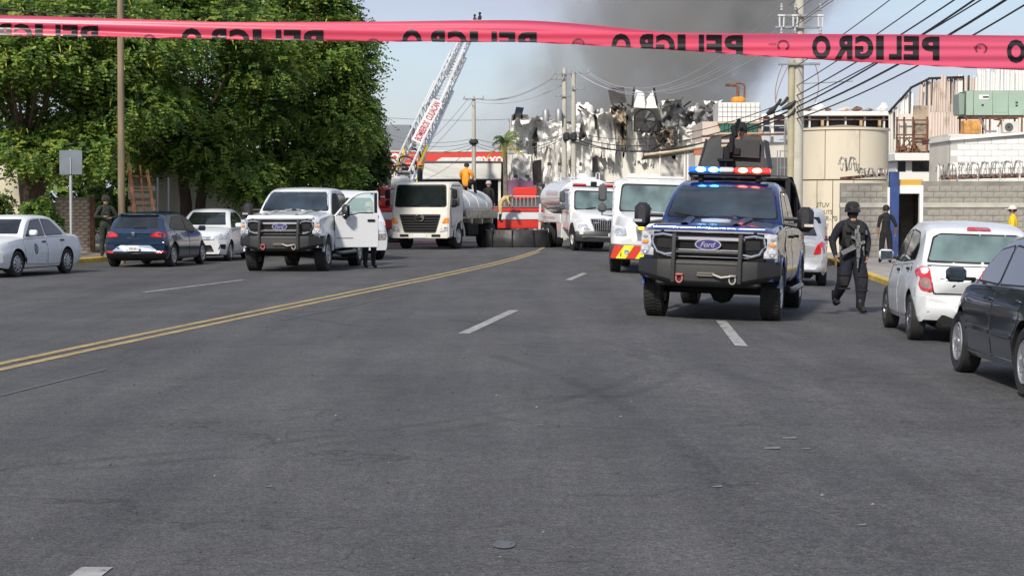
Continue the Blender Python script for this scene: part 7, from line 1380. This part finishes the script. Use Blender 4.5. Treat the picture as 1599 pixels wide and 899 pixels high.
def tree(label, px, Y, rx, rz, zc, trunk, seed, n=34, crow=(.85, 1.45), tops=None, mats=LM, sprays=150, pods=True, offx=0, ry=None, group='feathery leaved trees along the left pavement', zmin=2.6, **kw):
    x0 = XX(px, Y); t = thing('tree', label, 'tree', (x0, Y, .1), group=group); r = np.random.RandomState(seed); ry = ry or rx * .8; cl = []
    for i in range(n):
        for _ in range(30):
            d = r.normal(size=3); d /= np.linalg.norm(d); k = r.uniform(.35, 1) ** .5; c = np.array([offx + d[0] * rx * k, d[1] * ry * k, zc + d[2] * rz * k])
            if c[2] > zmin: break
        q = r.uniform(*crow); cl.append((c, (q, q, q * .62)))
    for c in (tops or []): cl.append((np.array([XX(c[0], Y) - x0, c[3] if len(c) > 3 else 0, ZZ(c[1], Y) - .1]), (c[2] * 1.1, c[2], c[2] * .65)))
    crown_mesh('crown', cl, mats, t, seed, sprays=sprays, **kw)
    tb = MB(); 
    for (pts, rr) in trunk: tb.tube(pts, rr, 10)
    tb.build('trunk', BARK, t, ang=60); bs = MB()
    for i in range(0, len(cl), 3): c = cl[i][0]; bs.tube([(trunk[0][0][-1][0], trunk[0][0][-1][1], trunk[0][0][-1][2] - .2), (c[0] * .5, c[1] * .5, (c[2] + 2.2) / 2 + .5), tuple(c)], [.09, .05, .02], 5)
    tag(bs.build('branches', BARK, t), kind='stuff')
    if pods:
        pb = MB()
        for i in range(150):
            c, q = cl[r.randint(len(cl))]; d = r.normal(size=3); d[1] = -abs(d[1]) - .3; d /= np.linalg.norm(d); p = c + d * np.array(q) * 1.05; x, y, z = p; w = .018; h = r.uniform(.14, .30); a = r.uniform(-.06, .06)
            pb.add([(x - w, y, z), (x + w, y, z), (x + w + a, y - .02, z - h * .6), (x + a * 1.4, y, z - h), (x - w + a, y - .01, z - h * .6)], [(0, 4, 3, 2, 1)])
        tag(pb.build('seed_pods', mat('yellow_green_pod', (.34, .36, .04), .6, var=.3, vs=3), t), kind='stuff')
    return t
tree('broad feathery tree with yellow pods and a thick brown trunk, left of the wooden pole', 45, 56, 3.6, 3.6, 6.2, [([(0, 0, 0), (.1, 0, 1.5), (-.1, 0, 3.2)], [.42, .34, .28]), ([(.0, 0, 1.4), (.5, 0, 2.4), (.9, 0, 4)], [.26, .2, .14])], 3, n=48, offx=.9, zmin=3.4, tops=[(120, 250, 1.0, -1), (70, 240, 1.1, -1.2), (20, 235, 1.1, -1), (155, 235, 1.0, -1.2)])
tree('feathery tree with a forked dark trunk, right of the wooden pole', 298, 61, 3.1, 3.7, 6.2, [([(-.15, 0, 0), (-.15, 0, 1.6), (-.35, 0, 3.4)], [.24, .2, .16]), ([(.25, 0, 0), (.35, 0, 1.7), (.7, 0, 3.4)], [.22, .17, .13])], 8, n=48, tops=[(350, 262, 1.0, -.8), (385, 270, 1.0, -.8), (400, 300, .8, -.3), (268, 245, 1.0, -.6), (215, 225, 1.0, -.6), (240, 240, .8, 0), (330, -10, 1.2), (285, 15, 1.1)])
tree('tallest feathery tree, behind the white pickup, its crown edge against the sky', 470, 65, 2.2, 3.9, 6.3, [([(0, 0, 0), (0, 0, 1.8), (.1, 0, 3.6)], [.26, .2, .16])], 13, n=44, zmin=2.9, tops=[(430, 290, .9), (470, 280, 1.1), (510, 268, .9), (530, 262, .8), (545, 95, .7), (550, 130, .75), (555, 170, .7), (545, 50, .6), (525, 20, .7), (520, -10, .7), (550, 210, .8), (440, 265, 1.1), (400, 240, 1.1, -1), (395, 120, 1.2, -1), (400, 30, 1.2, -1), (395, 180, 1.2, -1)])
LM2 = leafmats('light_leaf', ((.09, .15, .03), (.06, .12, .025), (.035, .075, .018), (.15, .20, .035)))
tree('small bright green bushy tree at the end of the row beside the ladder engine', 554, 74, .85, 1.7, 3.9, [([(0, 0, 0), (0, 0, 1.5), (.05, 0, 3.4)], [.12, .1, .08])], 17, n=20, crow=(.5, .7), mats=LM2, pods=False, tops=[(578, 252, .5), (568, 265, .45), (565, 195, .45), (548, 275, .5)], zmin=2.5)
b = MB()
# leafy shrubs under the first trees
for i, (px, Y, z, q, lab) in enumerate(((62, 53, .9, .55, 'low leafy shrub behind the white saloon roof'), (180, 60, 1.2, .8, 'dark shrub in the shade behind the wooden pole'), (-10, 58, 1.0, .9, 'dark shrub at the left edge behind the white saloon'))):
    t = thing('shrub', lab, 'shrub', (XX(px, Y), Y, .1), group='shrubs on the left pavement'); rr_ = np.random.RandomState(40 + i); crown_mesh('foliage', [(np.array([rr_.uniform(-.5, .5) * q, rr_.uniform(-.3, .3), z + rr_.uniform(-.5, .6)]), (q * .6, q * .6, q * .5)) for _ in range(8)], LM, t, 50 + i, sprays=50, slen=.3); bb = MB(); bb.tube([(0, 0, 0), (.1, 0, z)], .04, 6); bb.build('stem', BARK, t)
crown_mesh('tree_belt', [(np.array([x, 78 + 3 * math.sin(x), 3.2 + 1.6 * math.sin(x * 1.7)]), (2.4, 1.5, 2.6)) for x in np.arange(-38, -12.5, 1.8)], LM, None, 91, sprays=230, leaf=(.28, .10), core=200, probs=(.1, .3, .6, 0))  # backdrop foliage, leaf mix kept dark to stand for shade under the crowns
COL.objects['tree_belt']['kind'] = 'stuff'
# palm
pm = thing('palm_tree', 'palm with drooping green and yellow fronds left of the burnt warehouse', 'palm tree', (XX(788, 92), 92, 0)); zt_ = ZZ(222, 92)
b = MB(); b.tube([(0, 0, 0), (.05, 0, zt_ / 2), (0, 0, zt_)], [.16, .13, .12], 10); b.build('trunk', mat('palm_bark', (.25, .22, .17), .9, var=.3, vs=4), pm)
rp_ = random.Random(4)
for k in range(20):
    a = k * 2.4; el = rp_.uniform(.1, 1.35) if k < 15 else rp_.uniform(-.9, -.3); L_ = rp_.uniform(1.0, 1.5); b = MB(); pts = []
    for j in range(9): t = j / 8; h_ = L_ * t; pts.append(Vector((math.cos(a) * math.cos(el) * h_, math.sin(a) * math.cos(el) * h_, zt_ + math.sin(el) * h_ - .75 * t * t * (1.0 if el > 0 else .3))))
    b.tube(pts, [.02] * 9, 4)
    for j in range(1, 9):
        d = (pts[j] - pts[j - 1]).normalized(); s_ = d.cross(Vector((0, 0, 1))).normalized()
        for q in (-1, 1):
            for sub in (0, .5): p = pts[j - 1].lerp(pts[j], sub); e_ = p + s_ * q * .32 * (1 - .5 * j / 9) + d * .15 - Vector((0, 0, .14)); b.add([p - d * .022, e_, p + d * .022], [(0, 1, 2)])
    b.build('frond', mat('palm_green', (.10, .15, .03), .6, var=.3, vs=2) if k < 15 else mat('palm_yellow', (.45, .38, .05), .6), pm)

# ================================================================== utility poles and wires
def ins(par, x, y, z, h=.22, r_=.05, m=None, nm='insulator'): b = MB(); b.lathe([(.02, 0), (r_, .03), (r_ * .6, h * .35), (r_, h * .5), (r_ * .6, h * .7), (r_ * .8, h), (0, h + .02)], c=(x, y, z), n=8); return b.build(nm, m or mat('insulator_grey', (.32, .34, .36), .3), par)
YP = 52.0; bp = pole('concrete_pole', 'tall thick pale concrete utility pole beyond the blue pickup, right of its turret', 1243, YP, 11, .175, .12, CP, .08, z0=gz(8.3) + .1)
zp = lambda py: ZZ(py, YP) - bp.location.z
b = MB(); b.tube([(-.19, -.05, 0), (-.17, -.05, zp(95))], [.11, .10], 12); b.build('second_shaft', mat('olive_pole', (.36, .33, .22), .85, var=.2, vs=1.5), bp)
for py, a, c in ((26, -.62, .60), (44, -.68, .62), (101, -.58, .62)):
    b = MB(); b.box((a + c) / 2, -.2, zp(py), c - a, .07, .07, .01); b.build('crossarm', STEELG, bp)
for px in (1216, 1237, 1276):
    x = XX(px, YP) - bp.location.x; b = MB(); b.tube([(x - .05, -.25, zp(44)), (x - .06, -.25, zp(27))], .025, 6); b.tube([(x + .06, -.25, zp(44)), (x + .07, -.25, zp(27))], .025, 6); b.box(x, -.25, zp(26), .2, .08, .06, .01); b.build('fuse_cutout', mat('pale_ceramic', (.55, .56, .56), .4), bp)
    for pz in (14, 50): ins(bp, x, -.25, zp(pz) - .1)
def wire_obj(name, label, pts, r_, m, group): b = MB(); b.tube(pts, r_, 5, cap=False); return tag(b.build(name, m), label, 'cable', group)
def sag(A, B, s, n=24): A, B = Vector(A), Vector(B); return [A.lerp(B, t) - Vector((0, 0, 4 * s * t * (1 - t))) for t in np.linspace(0, 1, n)]
CABLE = mat('black_cable', (.02, .02, .022), .6); CABG = mat('grey_cable', (.16, .16, .165), .6); PINKC = mat('weathered_red_cable', (.30, .20, .20), .6)
jb = thing('cable_bundle', 'tangle of black cable splices hanging on the big concrete pole', 'cable bundle', P3(1226, 170, YP)); 
for i, (px, py, w_) in enumerate(((1232, 166, .22), (1224, 160, .12), (1214, 163, .10), (1205, 173, .16), (1236, 178, .12))):
    v = P3(px, py, YP) - jb.location; b = MB(); b.tube([v + Vector((-w_, -.1, -.10)), v + Vector((0, -.14, 0)), v + Vector((w_ * .8, -.1, .14))], [.04, .09 if w_ > .15 else .05, .04], 8); b.build('splice_case', CABLE, jb)
for i, (a, mid, c) in enumerate((((1222, 101), (1206, 140), (1212, 162)), ((1232, 101), (1214, 135), (1211, 160)), ((1273, 101), (1284, 135), (1272, 160)))):
    P = [P3(*q, YP - .2) for q in (a, mid, c)]; pts = [P[0] * (1 - t) ** 2 + P[1] * 2 * t * (1 - t) + P[2] * t * t for t in np.linspace(0, 1, 14)]; wire_obj('drop_lead', ('left', 'middle', 'right')[i] + ' hanging lead looping down the big concrete pole', pts, .014, PINKC, 'leads looping on the big concrete pole')
beam('guy_arm', 'thin grey arm reaching right from the big concrete pole', 1250, 1332, 131, 127, YP, STEELG, .025, .025, 'bar')
Bx, By = 8.9, 15.0
WL = [(8, 9.7, .35, .012, CABG), (18, 9.45, .4, .012, CABG), (30, 9.1, .3, .012, CABG), (46, 8.95, .4, .012, CABG), (104, 8.35, .5, .014, CABG), (135, 7.9, .45, .014, CABLE), (150, 7.6, .5, .018, CABLE), (160, 7.35, .55, .016, CABLE), (168, 7.2, .6, .022, CABLE), (176, 7.0, .75, .026, CABLE), (186, 6.85, .8, .018, CABLE)]
for i, (py, zb, s_, r_, m) in enumerate(WL):
    A = P3(1243 + (10 * (i % 3 - 1) if i < 4 else 0), py, YP); wire_obj('overhead_cable', ('thin' if r_ < .013 else 'medium' if r_ < .02 else 'thick') + ' overhead cable to the upper right, ' + ('topmost', 'second', 'third', 'fourth', 'fifth', 'sixth', 'seventh', 'eighth', 'ninth', 'tenth', 'lowest')[i] + ' from the top at the big pole', sag(A, (Bx + .28 * (i % 4), By, zb), s_ * .7), r_, m, 'cables from the big pole to the upper right')
# far lines from big pole to the twin poles
YQ = 88.0; tpz = []
t1 = pole('concrete_pole', 'left taller one of the twin concrete poles in front of the burnt warehouse', 881, YQ, ZZ(107, YQ), .15, .11, CP, 0); t2 = pole('concrete_pole', 'right shorter one of the twin concrete poles in front of the warehouse', 896, YQ, ZZ(115, YQ), .15, .11, CP, -.03)
for px, py, wd, par in ((878, 116, 26, t1), (870, 124, 22, t1), (908, 115, 24, t2), (878, 151, 24, t1), (902, 140, 20, t2)):
    b = MB(); b.box(XX(px, YQ) - par.location.x, -.18, ZZ(py, YQ), wd / FPX * YQ, .06, .06, .01); b.build('crossarm', STEELG, par)
    for d in (-.45, -.1, .45): ins(par, XX(px, YQ) - par.location.x + d * wd / FPX * YQ, -.2, ZZ(py, YQ), .2, .045)
for px, py, par, lab in ((852, 181, t1, 0), (872, 180, t1, 0)): 
    b = MB(); x = XX(px, YQ) - par.location.x; b.lathe([(0, -.3), (.16, -.3), (.17, .2), (.1, .3), (0, .32)], c=(x, -.3, ZZ(py, YQ)), n=14); b.box(x / 2, -.2, ZZ(py, YQ), abs(x), .05, .05); b.build('transformer', STEELG, par)
for par, px in ((t1, 884), (t2, 895)): b = MB(); b.box(XX(px, YQ) - par.location.x, -.22, ZZ(214, YQ), .34, .25, .42, .08); b.build('black_splice_box', CABLE, par)
t3 = pole('concrete_pole', 'slim pale pole with a wide top crossarm in front of the white canopy', 740, 96, ZZ(153, 96), .13, .10, CP, 0); b = MB(); b.box(0, -.15, ZZ(155, 96), 1.15, .07, .07, .01); b.build('crossarm', STEELG, t3); [ins(t3, d, -.15, ZZ(155, 96), .16, .04) for d in (-.5, 0, .5)]
b = MB(); b.box(0, -.15, ZZ(222, 96), .5, .3, .30, .10); b.build('black_splice_box', CABLE, t3)
WN = {}
def wl(a, Ya, c, Yc, s_, r_=.012, m=CABG, g='distant overhead wires', lab='thin distant overhead wire'):
    WN[lab] = WN.get(lab, 0) + 1; lab += ', ' + ('first', 'second', 'third', 'fourth', 'fifth')[WN[lab] - 1] + ' of its set'
    wire_obj('overhead_wire', lab, sag(P3(*a, Ya), P3(*c, Yc), s_), r_, m, g)
for a, c, s_ in (((860, 124), (752, 156), .35), ((864, 120), (748, 154), .4), ((880, 132), (728, 156), .5)): wl(a, YQ, c, 96, s_, .02, mat('pale_wire', (.45, .46, .48), .5), 'wires from the twin poles to the slim pole', 'pale sagging wire between the twin poles and the slim pole')
for a, c, s_ in (((917, 111), (1217, 12), 1.5), ((917, 114), (1236, 30), 1.5), ((908, 118), (1215, 45), 1.3), ((898, 112), (1276, 22), 1.7)): wl(a, YQ, c, YP, s_, .014, MATS['pale_wire'], 'wires from the big pole to the twin poles', 'pale sagging wire between the big pole and the twin poles')
for a, c, s_, r_ in (((896, 212), (1236, 165), .8, .02), ((896, 216), (1236, 172), .9, .03), ((896, 222), (1236, 180), .7, .02), ((896, 206), (1236, 156), .7, .014)): wl(a, YQ, c, YP, s_, r_, CABLE, 'dark cables from the big pole to the twin poles', 'dark cable between the big pole and the twin poles')
for a, c, s_ in (((596, 212), (740, 222), .4), ((596, 205), (740, 216), .4), ((596, 225), (740, 224), .5), ((520, 176), (860, 182), .3), ((640, 232), (740, 230), .3)): wl(a, 97, c, 96, s_, .014, CABG, 'wires left of the slim pole', 'thin dark wire reaching left from the slim pole')
for a, c, s_ in (((740, 222), (880, 214), .5), ((740, 226), (880, 216), .6), ((740, 216), (880, 210), .4)): wl(a, 96, c, YQ, s_, .018, CABG, 'low cables between the slim pole and the twin poles', 'low grey cable between the slim pole and the twin poles')
for a, c, s_ in (((728, 158), (640, 245), .2), ((737, 160), (640, 262), .2), ((740, 225), (650, 285), .3)): wl(a, 96, c, 90, s_, .012, CABG, 'service drops left of the slim pole', 'slanting service wire left of the slim pole')
wl((-40, 8), 50, (190, 22), 50, .1, .02, CABLE, 'cables on the wooden pole', 'dark cable from the left edge to the wooden pole'); wl((190, 30), 50, (430, 175), 70, .4, .02, CABLE, 'cables on the wooden pole', 'dark cable from the wooden pole down into the trees')

# ================================================================== danger tape across the view
YT_ = 4.0
Tt = pchip([(-900, 10), (0, 24), (200, 30), (400, 37), (600, 43), (800, 48), (1000, 51), (1200, 53), (1400, 54), (1599, 56), (2500, 64)])
Bb = pchip([(-900, 52), (0, 57), (200, 59), (400, 63), (600, 65.5), (800, 67), (1000, 76), (1200, 89), (1400, 101), (1599, 110), (2500, 120)])
T0 = pchip([(-900, 14), (0, 12.5), (200, 12), (330, 10), (520, 7), (640, 2), (840, 2), (960, 2), (1160, 2.5), (1280, 2), (1460, 3), (1560, 6), (2500, 6)])   # print offset below the upper edge
FULL = 54.0
def tape_pt(px, v, lift=0.0):
    """v = 0..FULL (photo pixels down the strip); what lies below the lower edge is folded up behind"""
    t, b_ = Tt(px), Bb(px); y = t + v; back = 0
    hgt = b_ - t
    if v > hgt: y = b_ - (v - hgt); back = .006
    r_ = .0035 * math.sin(px * .013) * (v / FULL) + .002 * math.sin(v * .35 + px * .004)
    d = YT_ + r_ + back - lift * (1 if not back else -1)
    # a soft crease along the strip, deeper to the right
    cr = .004 * math.exp(-((v - 18 - 6 * math.sin(px * .003)) / 4) ** 2)
    return W(px, y, d + cr)
tm_ = bpy.data.materials.new('pink_tape'); tm_.use_nodes = True; n_ = tm_.node_tree; pb_ = n_.nodes['Principled BSDF']; pb_.inputs['Base Color'].default_value = (.84, .125, .215, 1); pb_.inputs['Roughness'].default_value = .28
tr_ = n_.nodes.new('ShaderNodeBsdfTranslucent'); tr_.inputs[0].default_value = (.92, .16, .27, 1); ms_ = n_.nodes.new('ShaderNodeMixShader'); ms_.inputs[0].default_value = .42
n_.links.new(pb_.outputs[0], ms_.inputs[1]); n_.links.new(tr_.outputs[0], ms_.inputs[2]); n_.links.new(ms_.outputs[0], n_.nodes['Material Output'].inputs[0])
tape = MB(); vs_ = list(np.linspace(0, FULL, 28)); tape.grid([[tape_pt(px, v) for px in list(np.arange(-4200, -900, 60)) + list(np.arange(-900, 2500, 12)) + list(np.arange(2500, 5800, 60))] for v in vs_]); tp_o = tag(tape.build('danger_tape', tm_, ang=80), 'pink plastic danger tape printed PELIGRO in mirrored black letters, stretched across the street', 'tape')
tp_o.name = 'danger_tape'
import bmesh
def tape_text(s, pa, pb, v0=None, h=37.0, m=None, bold=.03):
    me = text_mesh(s, 1, 0, bold); bm = bmesh.new(); bm.from_mesh(me); co = [v.co for v in bm.verts]; x0, x1 = min(c.x for c in co), max(c.x for c in co); y0, y1 = min(c.y for c in co), max(c.y for c in co)
    for k in range(1, 16): bmesh.ops.bisect_plane(bm, geom=bm.verts[:] + bm.edges[:] + bm.faces[:], plane_co=(0, y0 + (y1 - y0) * k / 16, 0), plane_no=(0, 1, 0))
    bm.to_mesh(me); bm.free()
    V = []
    for v in me.vertices:
        u = (v.co.x - x0) / (x1 - x0); w = (v.co.y - y0) / (y1 - y0); px = pb - (pb - pa) * u; px += 0; vv = (T0(px) if v0 is None else v0) + (1 - w) * h
        slant = 0
        V.append((px, vv))
    F = []
    keep = [tuple(p.vertices) for p in me.polygons]
    b = MB(); b.v = [tuple(tape_pt(px, vv, .0012)) for px, vv in V]; b.f = keep; b.m = [0] * len(keep); o = b.build('printed_letter', m or mat('tape_ink', (.012, .008, .009), .35), tp_o, smooth=False); bpy.data.meshes.remove(me); return o
for pa, pb in [(-378 - 330 * i_, -178 - 330 * i_) for i_ in range(1, 7)] + [(1772 + 128 + 330 * i_, 2100 + 330 * i_) for i_ in range(6)] + list(((-378, -178), (-45, 153), (283, 505), (628, 838), (955, 1160), (1268, 1467), (1572, 1772))):
    k_ = (pb - pa) / 199
    for ch_, a_, w_ in (('O', 0, 29), ('R', 35, 28), ('G', 67, 29), ('I', 100, 12), ('L', 120, 20), ('E', 143, 24), ('P', 171, 28)): tape_text(ch_, pa + a_ * k_, pa + (a_ + w_) * k_, bold=.05)
TI2 = mat('tape_ink_faded', (.16, .02, .04), .4)
for pa, pb, v0 in ((190, 242, 22), (545, 592, 17), (895, 912, 10), (1200, 1232, 9), (1520, 1541, 12)):
    b = MB(); cxp = pb - 9
    for k in range(22):
        a0, a1 = R(-60 + k * 13), R(-60 + (k + 1) * 13); q = [tape_pt(cxp + rr * math.cos(a) * 1.15, v0 + 9 - rr * math.sin(a), .0012) for a, rr in ((a0, 8.5), (a1, 8.5), (a1, 5.8), (a0, 5.8))]; b.add(q, [(0, 1, 2, 3)])
    b.build('printed_emblem', mat('tape_ink', (.012, .008, .009), .35) if 0 else TI2, tp_o, smooth=False); tape_text('SEGURIDAD', pa, pb - 20 if pb - pa > 30 else pa + 12, v0 + 5, 4, TI2, 0)

# ================================================================== smoke
sm = MB(); X0, X1 = XX(740, 118), XX(1420, 118)
sm.box((X0 + X1) / 2, 118, 16, X1 - X0, 14, 26); so = tag(sm.build('smoke', None or mat('smoke_dummy', (.5, .5, .5)), smooth=False), kind='stuff'); so['label'] = 'thick grey smoke rising behind the burnt warehouse'; so['category'] = 'smoke'
m = bpy.data.materials.new('smoke_volume'); m.use_nodes = True; t = m.node_tree; t.nodes.clear(); L = t.links.new
o_ = t.nodes.new('ShaderNodeOutputMaterial'); pv = t.nodes.new('ShaderNodeVolumePrincipled'); L(pv.outputs[0], o_.inputs['Volume']); pv.inputs['Color'].default_value = (.58, .58, .575, 1); pv.inputs['Anisotropy'].default_value = .1
g_ = t.nodes.new('ShaderNodeTexCoord'); sp2 = t.nodes.new('ShaderNodeSeparateXYZ'); L(g_.outputs['Object'], sp2.inputs[0])
def nz_(s, d, v=None, dist=0):
    n = t.nodes.new('ShaderNodeTexNoise'); n.inputs['Scale'].default_value = s; n.inputs['Detail'].default_value = d; n.inputs['Distortion'].default_value = dist; L(v or g_.outputs['Object'], n.inputs['Vector']); return n.outputs['Fac']
def mth(op, a, b=None, c=None):
    n = t.nodes.new('ShaderNodeMath'); n.operation = op
    for i, v in enumerate((a, b, c)):
        if v is None: continue
        if hasattr(v, 'node'): L(v, n.inputs[i])
        else: n.inputs[i].default_value = v
    return n.outputs[0]
def mr(v, a, b, c=0, d=1):
    n = t.nodes.new('ShaderNodeMapRange'); n.interpolation_type = 'SMOOTHSTEP'; L(v, n.inputs[0]); n.inputs[1].default_value = a; n.inputs[2].default_value = b; n.inputs[3].default_value = c; n.inputs[4].default_value = d; return n.outputs[0]
wob = mth('MULTIPLY', mth('SUBTRACT', nz_(.16, 6), .5), 12.0); x = mth('ADD', sp2.outputs['X'], wob); z = sp2.outputs['Z']
ledge = mth('MULTIPLY_ADD', z, .22, -2.2)      # left edge drifts right with height
redge = mth('MULTIPLY_ADD', z, .50, 13.0)
dl = mr(mth('SUBTRACT', x, ledge), -1.0, 9.0); dr_ = mr(mth('SUBTRACT', redge, x), 0, 3.0)
puff = mth('ADD', mr(nz_(.17, 7, dist=.9), .38, .62, .05, 1.0), mr(nz_(.6, 6, dist=.6), .42, .62, 0, .45)); yy = mr(mth('ABSOLUTE', mth('SUBTRACT', sp2.outputs['Y'], 118)), 7, 3.5)
fl_ = mr(z, 3, 6)
den = mth('MULTIPLY', mth('MULTIPLY', mth('MULTIPLY', dl, dr_), mth('MULTIPLY', puff, yy)), mth('MULTIPLY', fl_, .50)); L(den, pv.inputs['Density'])
so.data.materials.clear(); so.data.materials.append(m)
